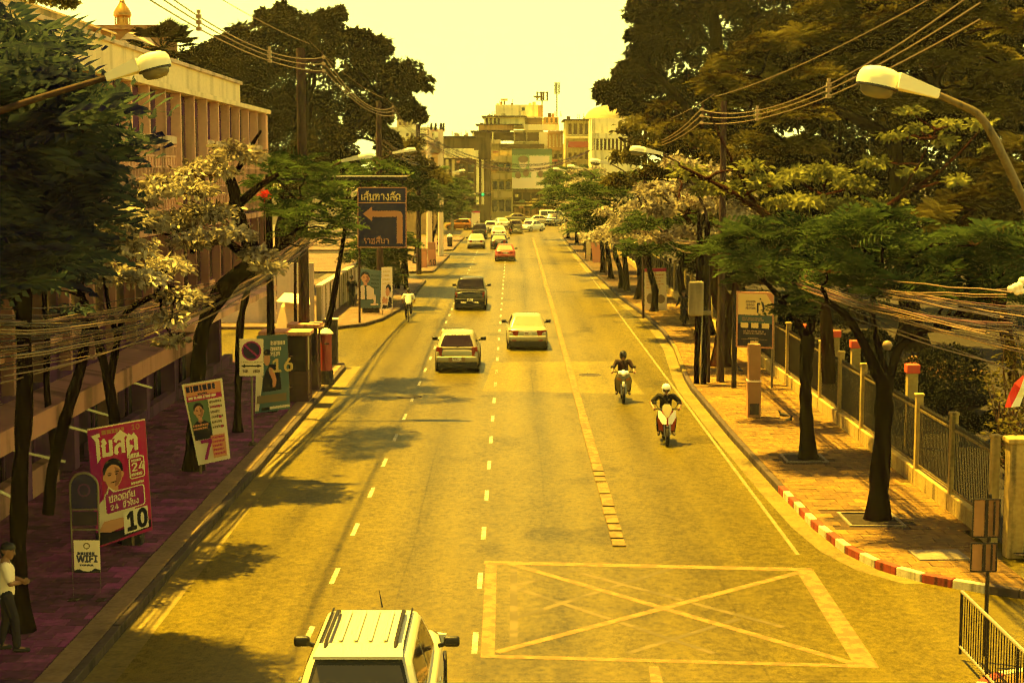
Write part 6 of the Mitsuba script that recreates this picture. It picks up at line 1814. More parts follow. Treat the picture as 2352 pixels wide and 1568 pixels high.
def portrait(B, cx, cy, s, shirt, collar='print_cream', hairc='ink'):
    """a plain generic printed head and shoulders"""
    B.layer('portrait_shirt', unary_union([Polygon([(cx - .62 * s, cy - 1.75 * s), (cx - .60 * s, cy - .85 * s), (cx - .25 * s, cy - .60 * s), (cx + .25 * s, cy - .60 * s), (cx + .62 * s, cy - .85 * s), (cx + .66 * s, cy - 1.75 * s)])]), shirt)
    B.layer('portrait_hair', ell(cx, cy + .15 * s, .335 * s, .36 * s), hairc)
    B.layer('portrait_face', unary_union([ell(cx, cy - .06 * s, .29 * s, .38 * s), sbox(cx - .13 * s, cy - .68 * s, cx + .13 * s, cy - .3 * s), ell(cx - .30 * s, cy - .05 * s, .05 * s, .1 * s), ell(cx + .30 * s, cy - .05 * s, .05 * s, .1 * s)]), 'print_skin')
    B.layer('portrait_shade', unary_union([Polygon([(cx + .06 * s, cy + .24 * s), (cx + .27 * s, cy + .1 * s), (cx + .27 * s, cy - .15 * s), (cx + .15 * s, cy - .36 * s), (cx + .02 * s, cy - .40 * s), (cx + .1 * s, cy - .1 * s)]), Polygon([(cx - .1 * s, cy - .6 * s), (cx + .1 * s, cy - .6 * s), (cx, cy - .8 * s)]), ell(cx - .12 * s, cy + .02 * s, .07 * s, .025 * s)]), 'print_shade')
    B.layer('portrait_features', unary_union([ell(cx - .12 * s, cy + .0 * s, .05 * s, .02 * s), ell(cx + .12 * s, cy + .0 * s, .05 * s, .02 * s), sbox(cx - .19 * s, cy + .06 * s, cx - .06 * s, cy + .085 * s), sbox(cx + .06 * s, cy + .06 * s, cx + .19 * s, cy + .085 * s), ell(cx, cy - .24 * s, .1 * s, .018 * s)]), 'ink')


def legs(k, pts, m='wood', w=.05):
    for p, q in pts:
        obj('leg', MB().bar(p, q, w), m, k)


EP = None
# the red poster with the number ten
k = thing('election_poster', 'red election poster with a man in a cream shirt and a big black number 10', 'poster', EP)
Wd, Hd = 1.15, 2.25
B = Board(k, Wd, Hd, [(200, 985), (333, 961), (350, 1216), (224, 1258)], 31.6, face='print_red')
B.layer('top_band', sbox(0, Hd - .025, Wd, Hd), 'print_cream')
B.layer('crimson_side', Polygon([(0, .1), (.18, .1), (.22, Hd - .05), (0, Hd - .05)]), 'print_crimson')
B.layer('small_print', unary_union([lines(.28, Hd - .08, .55, .10, 1, 1, .2), latin('10', .86, Hd - .17, .10)]), 'print_orange')
B.layer('lettering', thai('โฆสิต', .10, Hd - .58, .30, .24, .95), 'print_cream')
portrait(B, .45, 1.30, .60, 'print_cream')
B.layer('slogan_box', rrect(.78, 1.12, 1.09, 1.55, .05).difference(rrect(.80, 1.14, 1.07, 1.53, .04)), 'print_cream')
B.layer('slogan', unary_union([latin('24', .815, 1.27, .16), lines(.83, 1.50, .2, .06, 1, 4, .2), lines(.82, 1.23, .22, .07, 1, 5, .2), lines(.76, 1.62, .32, .08, 1, 6, .1), lines(.80, 1.06, .3, .06, 1, 7, .2)]), 'print_cream')
B.layer('bubble_edge', unary_union([rrect(.24, .56, 1.06, .98, .06), Polygon([(.28, .95), (.34, 1.10), (.48, .97)])]), 'print_cream')
B.layer('bubble', unary_union([rrect(.26, .58, 1.04, .96, .05), Polygon([(.31, .94), (.345, 1.06), (.45, .94)])]), 'print_crimson')
B.layer('lettering', unary_union([thai('ปลอดภัย', .33, .79, .105, .2, 1.0), latin('24', .34, .63, .10), thai('ชั่วโมง', .60, .63, .09, .2, 1.0)]), 'print_cream')
B.layer('trousers_print', Polygon([(.0, .04), (.0, .3), (.5, .2), (.66, .22), (Wd, .24), (Wd, .08), (.3, .04)]), 'ink')
B.layer('arm_print', Polygon([(.08, .30), (.2, .46), (.62, .44), (.62, .26), (.3, .22)]), 'print_skin')
B.layer('number_panel', sbox(.60, .10, 1.10, .53), 'print_white')
B.layer('number', affinity.scale(latin('10', .64, .15, .34), .74, 1.0, origin=(.64, .15)).buffer(.012), 'ink')
a = gr(292, 1274)
legs(k, [((-7.6, 31.75, .14), px(290, 1000, 31.7)), ((-8.15, 31.75, .14), px(225, 1010, 31.7))])
obj('foot_block', MB().mesh(rbox((-7.65, 31.9, .26), (.42, .3, .24), .03, 6)), 'void', k, 30)
# the white poster with the number seven
k = thing('election_poster', 'white bordered poster with a red number 7 leaning on the gnarled trunk', 'poster', EP)
Wd, Hd = 1.0, 2.0
B = Board(k, Wd, Hd, [(417, 883), (510, 868), (529, 1052), (456, 1068)], 39.3, face='print_cream')
B.layer('header', sbox(.05, 1.58, .95, 1.95), 'print_salmon')
B.layer('header_print', unary_union([lines(.08, 1.92, .84, .16, 1, 11, .12), lines(.35, 1.73, .3, .06, 1, 12, .3)]), 'print_navy')
B.layer('red_band', sbox(.05, 1.55, .95, 1.68), 'print_red')
B.layer('band_print', lines(.10, 1.66, .8, .08, 1, 13, .2), 'print_cream')
B.layer('photo', sbox(.05, .72, .58, 1.55), 'print_green')
portrait(B, .31, 1.30, .40, 'ink')
B.layer('photo_print', unary_union([lines(.08, .98, .45, .16, 2, 14, .4)]), 'print_salmon')
B.layer('slogans', lines(.62, 1.5, .32, .75, 6, 15, .55), 'print_brown')
B.layer('slogans', unary_union([ell(.85, 1.34, .04, .03), ell(.86, 1.08, .04, .03), ell(.88, .84, .04, .03), lines(.64, 1.36, .2, .05, 1, 16, .3)]), 'print_red')
B.layer('side_panel', sbox(.52, .10, .93, .66), 'print_salmon')
B.layer('side_print', lines(.55, .62, .36, .5, 5, 17, .5), 'print_red')
B.layer('number', latin('7', .16, .12, .46), 'print_crimson')
legs(k, [((-7.75, 39.5, .14), px(470, 900, 39.5))])
# the teal poster with the number sixteen
k = thing('election_poster', 'teal poster with a cream 16 and a person in black, beside the phone booths', 'poster', EP)
Wd, Hd = .98, 2.35
B = Board(k, Wd, Hd, [(590, 771), (660, 767), (666, 938), (586, 949)], 49.4, face='print_teal')
B.layer('pale_side', Polygon([(0, .06), (.10, .06), (.22, 1.05), (.0, 1.3)]), 'print_cream')
B.layer('jacket', Polygon([(.20, .62), (.20, 1.0), (.30, 1.25), (.40, 1.45), (.62, 1.42), (.72, 1.15), (.76, .64)]), 'ink')
B.layer('face_print', unary_union([ell(.33, 1.62, .10, .20), ell(.48, 1.2, .08, .16, 20)]), 'print_skin')
B.layer('hair_print', ell(.34, 1.82, .12, .10), 'ink')
B.layer('sleeve_print', Polygon([(.46, 1.28), (.56, 1.2), (.62, .95), (.58, .74), (.50, .74), (.50, .95), (.44, 1.1)]), 'print_salmon')
B.layer('slogans', unary_union([lines(.44, 2.16, .46, .14, 1, 21, .1), lines(.44, 1.98, .36, .13, 1, 22, .1), thai('ทนท', .44, 1.70, .12, .2, 1.0)]), 'print_cream')
B.layer('number', latin('16', .44, 1.20, .40), 'print_yellow')
B.layer('footer', sbox(.05, .28, .9, .52), 'print_brown')
B.layer('footer_strip', unary_union([sbox(.4, .07, Wd, .15)]), 'print_cream')
B.layer('footer_mark', sbox(.18, .05, .42, .14), 'ink')
legs(k, [((px(590, 900, 49.5)[0], 49.5, .14), px(590, 900, 49.5)), ((px(664, 900, 49.5)[0], 49.5, .14), px(663, 900, 49.5))], 'steel_grey', .035)
obj('foot_block', MB().mesh(rbox((px(620, 950, 50)[0], 50, .24), (.5, .35, .2), .03, 6)), 'void', k, 30)
# two posters on the far corner, then the pair farther still
k = thing('election_poster', 'teal poster of a white shirted man with a pale 16, far left corner', 'poster', EP)
g = gr(868, 716)
Yq = 85.5
B = Board(k, 1.2, 2.4, [(828, 616), (876, 622), (878, 706), (828, 708)], Yq, face='print_teal')
B.layer('slogans', lines(.6, 2.1, .5, 1.0, 4, 24, .5), 'print_teal_dark')
portrait(B, .28, 1.85, .75, 'print_cream')
B.layer('tie', Polygon([(.24, 1.4), (.33, 1.4), (.36, .5), (.24, .5)]), 'print_teal_dark')
B.layer('number', latin('16', .48, .18, .62), 'print_cream')
obj('foot_block', MB().mesh(rbox((px(852, 715, 86)[0], 86, .3), (.9, .5, .34), .04, 6)), 'void', k, 30)
k = thing('election_poster', 'narrow white poster with a dark haired couple on the far left corner', 'poster', EP)
B = Board(k, .62, 2.4, [(876, 614), (901, 613), (902, 709), (874, 713)], 84.2, face='print_cream')
B.layer('slogans', lines(.08, 2.2, .46, .9, 4, 25, .6), 'print_yellow')
B.layer('hair_print', ell(.40, 1.15, .14, .28), 'ink')
B.layer('face_print', unary_union([ell(.36, 1.0, .11, .25), ell(.16, .55, .08, .2), ell(.3, .5, .07, .18)]), 'print_skin')
B.layer('clothes_print', Polygon([(.08, .08), (.12, .3), (.36, .22), (.46, .75), (.58, .6), (.57, .08)]), 'ink')
legs(k, [((px(878, 700, 84.3)[0], 84.3, .14), px(878, 700, 84.3)), ((px(900, 700, 84.3)[0], 84.3, .14), px(900, 700, 84.3))], 'wood', .04)
k = thing('election_poster', 'small orange poster with a black 10 on the second left sidewalk block', 'poster', EP)
B = Board(k, 1.2, 2.4, [(982, 556), (1000, 556), (1002, 612), (984, 615)], 130, face='print_salmon')
B.layer('band', sbox(0, 1.7, 1.2, 2.3), 'print_orange')
B.layer('number', latin('10', .15, .12, .6), 'ink')
legs(k, [((px(992, 612, 130.1)[0], 130.1, .14), px(992, 600, 130.1))], 'wood', .08)
k = thing('election_poster', 'red framed poster with a pale figure left of the small orange one', 'poster', EP)
B = Board(k, .9, 2.1, [(966, 571), (982, 571), (982, 614), (968, 616)], 127, face='print_orange')
B.layer('panel', rrect(.15, .1, .75, 1.8, .2), 'print_salmon')
B.layer('face_print', ell(.45, 1.2, .2, .35), 'print_skin')
legs(k, [((px(975, 614, 127.1)[0], 127.1, .14), px(975, 600, 127.1))], 'wood', .08)
k = thing('notice_pillar', 'tall cream notice panel with a red top at the far left corner of the crossing', 'sign')
B = Board(k, 1.2, 2.4, [(1083, 485), (1102, 485), (1102, 522), (1083, 522)], 206, face='print_cream')
B.layer('top_band', sbox(0, 2.15, 1.2, 2.4), 'print_red')
B.layer('figure', Polygon([(.7, .1), (.7, .7), (.85, 1.0), (1.0, .7), (1.0, .1)]), 'print_brown')
legs(k, [((px(1085, 522, 206.1)[0], 206.1, 0), px(1085, 500, 206.1)), ((px(1100, 522, 206.1)[0], 206.1, 0), px(1100, 500, 206.1))], 'wood', .1)


def noparking(x0, x1, y0, y1, Y, lab, base):
    k = thing('no_parking_sign', lab, 'traffic sign')
    Wd = (x1 - x0) * Y / F; Hd = (y1 - y0) * Y / F
    B = Board(k, Wd, Hd, [(x0, y0), (x1, y0), (x1, y1), (x0, y1)], Y, .012, 'steel_grey', 'print_cream')
    r = Wd * .41
    c = (Wd * .5, Hd - Wd * .5)
    B.layer('ring', ell(*c, r, r), 'print_crimson')
    B.layer('disc', ell(*c, r * .84, r * .84), 'print_navy')
    B.layer('slash', affinity.rotate(sbox(c[0] - r * .9, c[1] - r * .10, c[0] + r * .9, c[1] + r * .10), -42), 'print_crimson')
    ya = Hd * .27
    B.layer('arrow', unary_union([sbox(.2 * Wd, ya - .012 * Wd - .01, .8 * Wd, ya + .012 * Wd + .01), Polygon([(.07 * Wd, ya), (.24 * Wd, ya + .07 * Wd), (.24 * Wd, ya - .07 * Wd)]), Polygon([(.93 * Wd, ya), (.76 * Wd, ya + .07 * Wd), (.76 * Wd, ya - .07 * Wd)])]), 'ink')
    B.layer('hours', unary_union([lines(.15 * Wd, .17 * Hd, .25 * Wd, .09 * Hd, 1, 31, .1), lines(.58 * Wd, .17 * Hd, .28 * Wd, .09 * Hd, 1, 32, .1)]), 'print_brown')
    B.layer('seam', sbox(.03 * Wd, .37 * Hd, .97 * Wd, .375 * Hd + .004), 'print_brown')
    xm = px((x0 + x1) / 2, y1, Y)[0]
    ztop = px(x0, y0, Y)[2] - .1
    obj('pole', MB().tube([(xm, Y + .05, .14), (xm, Y + .05, ztop)], .028, 8), 'steel_grey', k)
    if base:
        obj('base', MB().add(*revolve([(0, .09), (.1, .09), (.13, 0)], 12, (xm, Y + .05, .14))), 'kerb_dark', k)


noparking(550, 605, 778, 863, 43.7, 'white no parking plate with a two way arrow beside the teal poster', True)
noparking(1002, 1016, 552, 573, 148, 'small far no parking sign beyond the orange poster', False)
noparking(952, 966, 582, 602, 122, 'small dim no parking sign above the red framed poster', False)
# hanging direction sign
k = thing('direction_sign', 'dark hanging direction sign with a dull red left turn arrow and Thai lettering', 'traffic sign')
Wd, Hd = x1 - x0, z1 - z0
B = Board(k, Wd, Hd, [(821, 430), (934, 430), (934, 569), (821, 569)], 50, .06, 'steel_dark', 'print_navy')
fr = unary_union([sbox(0, 0, Wd, Hd).difference(sbox(.03, .03, Wd - .03, Hd - .03)), sbox(.02, Hd * .735, Wd - .02, Hd * .752)])
B.layer('border', fr, 'print_orange')
B.layer('lettering', thai('เส้นทางลัด', Wd * .06, Hd * .785, .19, .19, 1.07), 'print_yellow')
B.layer('lettering', thai('ราชสีมา', Wd * .12, Hd * .07, .155, .17, 1.12), 'print_orange')
ay = Hd * .56
B.layer('arrow', unary_union([Polygon([(Wd * .11, ay), (Wd * .30, ay + Hd * .12), (Wd * .30, ay + Hd * .05), (Wd * .80, ay + Hd * .05), (Wd * .89, ay + Hd * .035), (Wd * .92, ay - Hd * .02), (Wd * .92, Hd * .07), (Wd * .80, Hd * .07), (Wd * .80, ay - Hd * .035), (Wd * .78, ay - Hd * .05), (Wd * .30, ay - Hd * .05), (Wd * .30, ay - Hd * .12)])]), 'print_orange')
# arched stand with a small wifi notice
k = thing('arched_sign_stand', 'arched metal sign stand with a small WIFI notice at lower left', 'sign')
Y = 27.6
xl, xr = px(170, 1420, Y)[0], px(233, 1420, Y)[0]
zt = px(200, 1086, Y)[2]
cxm, rr = (xl + xr) / 2, (xr - xl) / 2
arch = [(xl, Y, .14)] + [(cxm - rr * math.cos(a), Y, zt - rr + rr * math.sin(a)) for a in np.linspace(0, math.pi, 13)] + [(xr, Y, .14)]
obj('frame', MB().tube(arch, .022, 8), 'steel_grey', k, 60)
pn = [(px_, pz_) for px_, pz_ in [(cxm - (rr - .02) * math.cos(a), zt - rr + (rr - .02) * math.sin(a)) for a in np.linspace(0, math.pi, 13)]] + [(xr - .02, zt - .62), (xl + .02, zt - .62)]
MM = np.array([[1, 0, 0, 0], [0, 0, -1, Y + .01], [0, 1, 0, 0], [0, 0, 0, 1.0]])
obj('panel', MB().prism(Polygon(pn), .02, MM), 'print_navy', k)
obj('emblem', MB().prism(ell(cxm, zt - .3, .11, .12).difference(ell(cxm, zt - .3, .08, .09)), .02, MM - np.array([[0, 0, 0, 0], [0, 0, 0, .008], [0] * 4, [0] * 4])), 'plaster_plum', k)
obj('plate', MB().prism(sbox(xl + .03, zt - .92, xr - .03, zt - .68), .02, MM), 'plaster_dark', k)
for z in (zt - .64, zt - 1.0):
    obj('crossbar', MB().bar((xl, Y, z), (xr, Y, z), .02), 'steel_grey', k)
for s in (xl, xr):
    obj('foot', MB().mesh(rbox((s, Y, .155), (.16, .2, .03), .01, 4)), 'steel_dark', k)
Bn = Board(k, .46, .58, [(169, 1240), (229, 1240), (231, 1314), (171, 1314)], Y - .03, .015, 'steel_dark', 'print_cream')
Bn.layer('lettering', unary_union([affinity.scale(latin('WIFI', .04, .19, .12), .92, 1, origin=(.04, .19)).buffer(.004), lines(.06, .37, .34, .06, 1, 41, .2), lines(.1, .15, .26, .04, 1, 42, .2)]), 'print_navy')
Bn.layer('emblem', ell(.23, .48, .06, .06).difference(ell(.23, .48, .04, .04)), 'print_brown')
Bn.layer('torn_edge', Polygon([(.0, .0), (.46, .0), (.46, .05), (.36, .08), (.3, .03), (.24, .02), (.16, .03), (.1, .07), (0, .04)]), 'ink')
# litter notice board on the right
k = thing('notice_board', 'yellow and black litter notice board with a bin symbol before the fence', 'sign')
Wd, Hd = 1.32, 1.96
B = Board(k, Wd, Hd, [(1692, 669), (1778, 672), (1776, 801), (1690, 797)], 55.4, .08, 'plaster_tan', 'print_orange')
top = Polygon([(.06, 1.16), (.06, 1.90), (1.05, 1.90), (1.27, 1.55), (1.27, 1.16)])
B.layer('yellow_panel', top, 'print_yellow')
B.layer('pictogram', unary_union([sbox(.72, 1.26, .78, 1.58), sbox(.72, 1.52, .84, 1.58), Polygon([(.86, 1.66), (.95, 1.6), (1.0, 1.4), (.97, 1.26), (.91, 1.26), (.93, 1.42), (.88, 1.55)]), ell(.84, 1.72, .035, .035)]), 'ink')
B.layer('slogan', lines(.33, 1.66, .36, .34, 3, 51, .3), 'print_brown')
B.layer('dark_panel', sbox(.06, .06, 1.27, 1.15), 'ink')
B.layer('dark_top', sbox(.07, .86, 1.26, 1.14), 'print_teal_dark')
B.layer('tiles', unary_union([sbox(.16, .70, .42, .88), sbox(.52, .70, .78, .88), sbox(.90, .70, 1.16, .88)]), 'print_yellow')
B.layer('small_print', unary_union([lines(.2, 1.07, .9, .14, 2, 52, .3), lines(.25, .62, .8, .16, 2, 53, .3), sbox(.2, .30, 1.1, .315), lines(.42, .36, .44, .04, 1, 54, .1)]), 'print_brown')
B.layer('footer_mark', sbox(.5, .1, .78, .25), 'print_yellow')
c = gr(1697, 903, .14)
obj('post', MB().tube([(c[0], 55.5, .14), (c[0], 55.5, 3.4)], .09, 10), 'steel_dark', k, 40)
x_ = px(1774, 800, 55.5)[0]
obj('post', MB().tube([(x_, 55.5, .14), (x_, 55.5, 3.4)], .04, 8), 'steel_grey', k, 40)
# concrete post in two steps
k = thing('service_pillar', 'stepped brown concrete service pillar under the litter notice board', 'pillar')
g = gr(1730, 958, .14)
obj('base', MB().mesh(rbox((g[0], g[1], .14 + .55), (.40, .40, 1.1), .02, 6)), 'plaster_rust', k, 30)
obj('ledge', MB().mesh(rbox((g[0], g[1], 1.27), (.42, .42, .06), .015, 6)), 'plaster_cream', k, 30)
obj('shaft', MB().mesh(rbox((g[0], g[1], 1.85), (.36, .36, 1.1), .02, 6)), 'plaster_rust', k, 30)
obj('door', MB().mesh(rbox((g[0], g[1] - .205, .42), (.28, .015, .34), .005, 4)), 'brown_sheet', k, 30)
# grey box on twin dark poles
k = thing('control_box', 'rounded grey control box on twin dark posts at the right kerb', 'utility box')
g = gr(1606, 882, .14)
for dx in (-.10, .16):
    obj('post', MB().tube([(g[0] + dx, g[1], .14), (g[0] + dx + .06, g[1], 5.9)], .10, 10), 'bark_dark', k, 40)
obj('conduit', MB().tube([(g[0] + .03, g[1] - .11, .14), (g[0] + .07, g[1] - .11, 3.0)], .022, 6), 'galvanised', k)
a, b = px(1582, 725, g[1] - .3), px(1616, 646, g[1] - .3)
obj('cabinet', MB().mesh(rbox(((a[0] + b[0]) / 2, g[1] - .25, (a[2] + b[2]) / 2), (b[0] - a[0], .35, b[2] - a[2]), .06, 8)), 'plaster_grey', k, 40)
obj('bracket', MB().mesh(rbox((b[0] + .12, g[1] - .12, a[2] + .1), (.34, .3, .16), .02, 6)), 'steel_grey', k, 30)
# notice boards along the right row
for (cs_, Yq, m1, m2, lab) in (([(1479, 617), (1530, 615), (1532, 716), (1481, 719)], 87.5, 'print_cream', 'print_red', 'pale notice board with a red heading behind a street tree on the right'),
                               ([(1357, 556), (1380, 558), (1382, 604), (1362, 606)], 134, 'print_salmon', 'print_orange', 'narrow orange notice board far along the right row'),
                               ([(1345, 548), (1357, 548), (1358, 590), (1347, 592)], 146, 'print_yellow', 'print_brown', 'narrow olive notice board beyond the orange one')):
    k = thing('notice_board', lab, 'sign')
    Wd, Hd = (cs_[1][0] - cs_[0][0]) * Yq / F, (cs_[2][1] - cs_[0][1]) * Yq / F
    B = Board(k, Wd, Hd, cs_, Yq, .06, 'wood', m1)
    B.layer('heading', sbox(0, Hd * .92, Wd, Hd), m2)
    if Yq < 100:
        B.layer('small_print', lines(Wd * .1, Hd * .86, Wd * .8, Hd * .35, 5, 61, .6), 'print_salmon')
        B.layer('pictures', unary_union([ell(Wd * .25, Hd * .32, Wd * .15, Hd * .12), ell(Wd * .75, Hd * .3, Wd * .18, Hd * .1)]), 'print_brown')
        B.layer('seam', sbox(Wd * .49, 0, Wd * .51, Hd * .92), 'print_brown')
    legs(k, [((px(cs_[3][0] + 3, 700, Yq + .05)[0], Yq + .05, .14), px(cs_[3][0] + 3, cs_[3][1] - 20, Yq + .05)), ((px(cs_[2][0] - 3, 700, Yq + .05)[0], Yq + .05, .14), px(cs_[2][0] - 3, cs_[2][1] - 20, Yq + .05))], 'wood', .07)
# phone booths, post box, cabinet
for j, (x, y, lab) in enumerate(((-7.05, 52.6, 'nearer brown telephone booth with a salmon flat roof behind the teal poster'), (-7.05, 55.4, 'second brown telephone booth beyond the nearer one'))):
    k = thing('phone_booth', lab, 'phone booth')
    w, d, h = (1.5, .95, 2.32) if j == 0 else (.95, .9, 2.3)
    x -= .35 if j == 0 else .1
    obj('base', MB().span((x - w / 2, y - d / 2, .14), (x + w / 2, y + d / 2, .34)), 'booth_brown', k)
    for sx in (-1, 1):
        for sy in (-1, 1):
            obj('post', MB().mesh(rbox((x + sx * (w / 2 - .04), y + sy * (d / 2 - .04), .34 + (h - .34) / 2), (.08, .08, h - .34), .012, 6)), 'booth_brown', k, 30)
    obj('roof', MB().mesh(rbox((x, y, h + .07), (w + .18, d + .16, .14), .03, 6)), 'booth_roof', k, 30)
    obj('pane', MB().span((x - w / 2 + .08, y - d / 2 + .03, 1.15), (x + w / 2 - .08, y - d / 2 + .045, h)), 'booth_glass', k)
    obj('side_pane', MB().span((x + w / 2 - .05, y - d / 2 + .09, 1.15), (x + w / 2 - .035, y + d / 2 - .09, h)), 'booth_glass', k)
    obj('side_panel', MB().span((x + w / 2 - .06, y - d / 2 + .09, .34), (x + w / 2 - .03, y + d / 2 - .09, 1.1)), 'booth_brown', k)
    obj('panel', MB().span((x - w / 2 + .08, y - d / 2 + .02, .34), (x + w / 2 - .08, y - d / 2 + .05, 1.1)), 'booth_brown', k)
    obj('rail', MB().span((x - w / 2 + .08, y - d / 2 + .005, 1.1), (x + w / 2 - .08, y - d / 2 + .06, 1.15)), 'booth_brown', k)
    obj('telephone', MB().mesh(rbox((x, y + .2, 1.4), (.3, .2, .5), .03, 6)), 'steel_dark', k, 30)
    for z in (.65, 1.65):
        obj('shelf', MB().bar((x - .2, y - d / 2 - .012, z), (x + .25, y - d / 2 - .012, z), .025), 'plaster_rose', k)
k = thing('post_box', 'red pillar post box with a cream cap beyond the telephone booths', 'post box')
g = gr(750, 882, .14)
obj('plinth', revolve([(0, .5), (.24, .5), (.26, 0)], 18, (g[0], g[1], .14)), 'kerb_dark', k, 30)
obj('barrel', revolve([(0, 1.3), (.2, 1.3), (.2, .0)], 20, (g[0], g[1], .63)), 'postbox_red', k, 30)
obj('cap', revolve([(0, .22), (.12, .18), (.26, .04), (.26, 0), (0, 0)], 20, (g[0], g[1], 1.93)), 'print_cream', k, 30)
obj('slot', MB().box((g[0] + .05, g[1] - .2, 1.6), (.18, .03, .04)), 'ink', k)
k = thing('utility_cabinet', 'tall grey brown utility cabinet with a pale top at the corner of the side lane', 'utility box')
g = gr(763, 836, .14)
obj('body', MB().mesh(rbox((g[0], g[1], 1.02), (.44, .44, 1.76), .03, 6)), 'cabinet_grey', k, 30)
obj('top', MB().mesh(rbox((g[0], g[1], 1.92), (.50, .50, .06), .02, 6)), 'print_cream', k, 30)
obj('door', MB().mesh(rbox((g[0], g[1] - .224, 1.05), (.34, .015, 1.3), .005, 4)), 'brown_sheet', k, 30)
obj('hinge', MB().box((g[0] + .225, g[1], .9), (.03, .12, .2)), 'steel_dark', k)
# canvas stall in the side lane
k = thing('street_stall', 'pale canvas covered street stall in the side lane behind the phone booths', 'stall')
a, b = px(640, 780, 74), px(690, 690, 74)
x0_, x1_ = a[0], b[0]
obj('cover', MB().mesh(hullmesh([(x0_ - .1, 73.2, .3), (x1_ + .1, 73.2, .3), (x0_ - .1, 75, .3), (x1_ + .1, 75, .3), (x0_ + .2, 73.5, 1.5), (x1_, 73.4, 1.35), (x0_ + .45, 74, 1.95), (x1_ - .2, 74.4, 1.9)])), 'canvas', k, 20)
obj('awning', MB().mesh(hullmesh([(x0_ + .1, 72.8, 1.75), (x1_ + .6, 72.8, 1.62), (x0_ + .3, 74, 2.1), (x1_ + .4, 74, 2.0), (x0_ + .1, 72.8, 1.79), (x1_ + .6, 72.8, 1.66)])), 'print_cream', k)
obj('shelf', MB().span((x0_, 73.1, .14), (x1_, 74.8, .3)), 'booth_brown', k)
# signs on the right foreground, seen from behind, and the railing
k = thing('sign_post', 'dark post with two sign plates seen from behind at the right driveway', 'traffic sign')
p = px(2262, 1520, 24.5)
obj('post', MB().tube([(p[0], 24.5, 0.1), (p[0], 24.5, 2.66)], .032, 8), 'steel_dark', k, 40)
for i, (x0_, x1_, y0_, y1_) in enumerate(((2233, 2297, 1146, 1232), (2229, 2289, 1247, 1311))):
    a, b = px(x0_, y1_, 24.4), px(x1_, y0_, 24.4)
    pk = obj('plate', MB().mesh(rbox(((a[0] + b[0]) / 2, 24.40, (a[2] + b[2]) / 2), (b[0] - a[0], .02, b[2] - a[2]), .009, 6)), 'plaster_rust', k)
    e = MB()
    cx_, cz_, w_, h_ = (a[0] + b[0]) / 2, (a[2] + b[2]) / 2, b[0] - a[0], b[2] - a[2]
    for (dx, dz, sx, sz) in ((0, h_ / 2, w_ + .02, .02), (0, -h_ / 2, w_ + .02, .02), (-w_ / 2, 0, .02, h_ - .02), (w_ / 2, 0, .02, h_ - .02)):
        e.box((cx_ + dx, 24.39, cz_ + dz), (sx, .03, sz))
    obj('edge', e, 'steel_dark', pk)
    obj('brace', MB().box((cx_, 24.38, cz_), (.05, .02, h_)).box((cx_ + .12, 24.38, cz_), (.025, .02, h_ * .9)), 'steel_dark', pk)
k = thing('railing', 'yellow topped metal railing of thin bars at the lower right corner', 'railing')
ra, rb_ = np.array([px(2209, 1372, 24.6)[0], 24.6]), np.array([6.98, 20.2])
ztop_, zlow_ = 1.10, .22
def rp3(t, z):
    q = ra + (rb_ - ra) * t
    return (q[0], q[1], z)
obj('top_rail', MB().tube([rp3(0, ztop_), rp3(1, ztop_)], .028, 8), 'galvanised', k)
obj('bottom_rail', MB().tube([rp3(-.01, zlow_), rp3(1, zlow_)], .024, 8), 'galvanised', k)
for t in (0, .33, .66, 1):
    obj('post', MB().tube([rp3(t, .1), rp3(t, ztop_)], .024, 8), 'steel_dark', k)
bar = pl(MB().tube([(0, 0, zlow_), (0, 0, ztop_)], .009, 5), 'steel_dark')
for i in range(34):
    q = rp3((i + .5) / 34, 0)
    put('bar', {**bar, 'to_world': at(q[0], q[1])}, k)
# flag and balloons at the right edge
k = thing('flag', 'small red and white striped cloth hanging at the right edge above the fence', 'flag')
f0 = [px(2350, 862, 30), px(2330, 880, 30), px(2318, 905, 30), px(2308, 935, 30)]
f1 = [px(2354, 862, 30), px(2344, 890, 29.95), px(2334, 912, 30.05), px(2322, 935, 29.95)]
f2 = [px(2358, 862, 30.1), px(2356, 892, 30.05), px(2350, 912, 30.12), px(2342, 933, 30.02)]
for s_, m in (((f0, f1), 'flag_red'), ((f1, f2), 'cloth_cream')):
    v = np.vstack(s_)
    obj('stripe', MB().add(np.vstack([v, v + (0, .012, 0)]), [(i, i + 1, i + 5, i + 4) for i in range(3)] + [(i + 8, i + 12, i + 13, i + 9) for i in range(3)]), m, k)
obj('line', MB().tube([px(2320, 700, 30), px(2352, 862, 30)], .008, 4), 'wire_lit', k)
k = thing('spot_lamp_cluster', 'cluster of round white bulbs hanging at the right edge among the cables', 'lamp')
for (x, y, r) in ((2322, 664, 9), (2332, 659, 9), (2342, 655, 9), (2348, 645, 9), (2336, 670, 8), (2346, 668, 8)):
    c = px(x, y, 26)
    obj('globe', MB().add(*(lambda m: (np.array(m.vertices) * r * 26 / F + c, m.faces))(trimesh.creation.icosphere(2))), 'print_white', k, True)
obj('arm', MB().tube([px(2278, 666, 26), px(2330, 662, 26)], .012, 5), 'wire_lit', k)
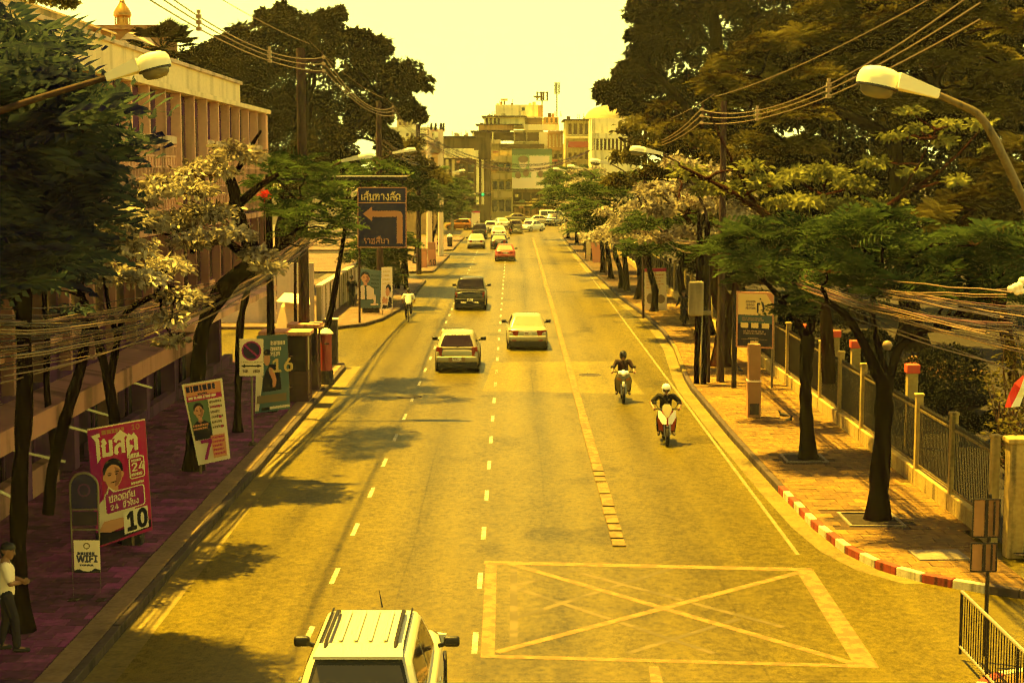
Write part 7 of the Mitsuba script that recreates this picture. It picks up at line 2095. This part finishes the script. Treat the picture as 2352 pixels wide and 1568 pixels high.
# traffic signal over the far crossing
k = thing('traffic_signal', 'far traffic signal arm with a lit green lamp over the crossing', 'traffic light')
Y = 200
obj('arm', MB().bar(px(1040, 446, Y), px(1098, 446, Y), .22), 'print_cream', k)
obj('pole', MB().tube([(px(1040, 446, Y)[0], Y, 0), px(1040, 444, Y)], .14, 8), 'steel_grey', k)
obj('housing', MB().mesh(rbox(px(1110, 447, Y), (1.9, .3, .5), .08)), 'car_trim', k)
scene['m_signal_green'] = {'type': 'diffuse', 'reflectance': {'type': 'rgb', 'value': [.02, .2, .08]}}
d = mikit.ply(trimesh.creation.icosphere(2, radius=.2).apply_translation(px(1109, 447, Y) + (0, -.12, 0)), 'm_signal_green', True)
d['emitter'] = {'type': 'area', 'radiance': {'type': 'rgb', 'value': [.004, .035, .010]}}
put('lens', d, k)
for dx in (-.55, .55):
    obj('lens', MB().add(*(lambda m: (np.array(m.vertices) * .19 + px(1110, 447, Y) + (dx, -.12, 0), m.faces))(trimesh.creation.icosphere(2))), 'void', k, True)
# left roadside furniture far away
for (x0_, x1_, y0_, y1_, Yq, lab, m) in ((1027, 1047, 477, 492, 168, 'small pale street name box on a post at the third left block', 'print_lime'),):
    k = thing('street_sign', lab, 'sign')
    a, b = px(x0_, y1_, Yq), px(x1_, y0_, Yq)
    obj('box', MB().mesh(rbox(((a + b) / 2), (b[0] - a[0], .25, b[2] - a[2]), .04)), m, k)
    obj('strip', MB().box((a + b) / 2 + (0, -.13, -.2), (b[0] - a[0], .03, .12)), 'print_teal_dark', k)
    obj('post', MB().tube([((a[0] + b[0]) / 2, Yq + .15, 0), ((a[0] + b[0]) / 2, Yq + .15, a[2])], .08, 8), 'steel_grey', k)
k = thing('litter_bin', 'dark litter bin on the third left sidewalk block', 'bin')
c = gr(1033, 566, .14)
obj('barrel', revolve([(0, .95), (.28, .95), (.25, 0)], 14, c), 'steel_dark', k, 30)
obj('lid', revolve([(0, .3), (.2, .24), (.3, .08), (.3, 0), (0, 0)], 14, c + (0, 0, .96)), 'print_cream', k, 30)
# ------------------------------------------------------------------ air
scene['m_air'] = {'type': 'null'}
scene['haze'] = {'type': 'cube', 'to_world': T().translate([0, 320, 12.6]).scale([470, 360, 13.9]), 'bsdf': {'type': 'null'}, 'interior': {'type': 'ref', 'id': 'haze_air'}}
labels['haze'] = {'label': 'pale yellow city haze filling the street', 'kind': 'stuff'}
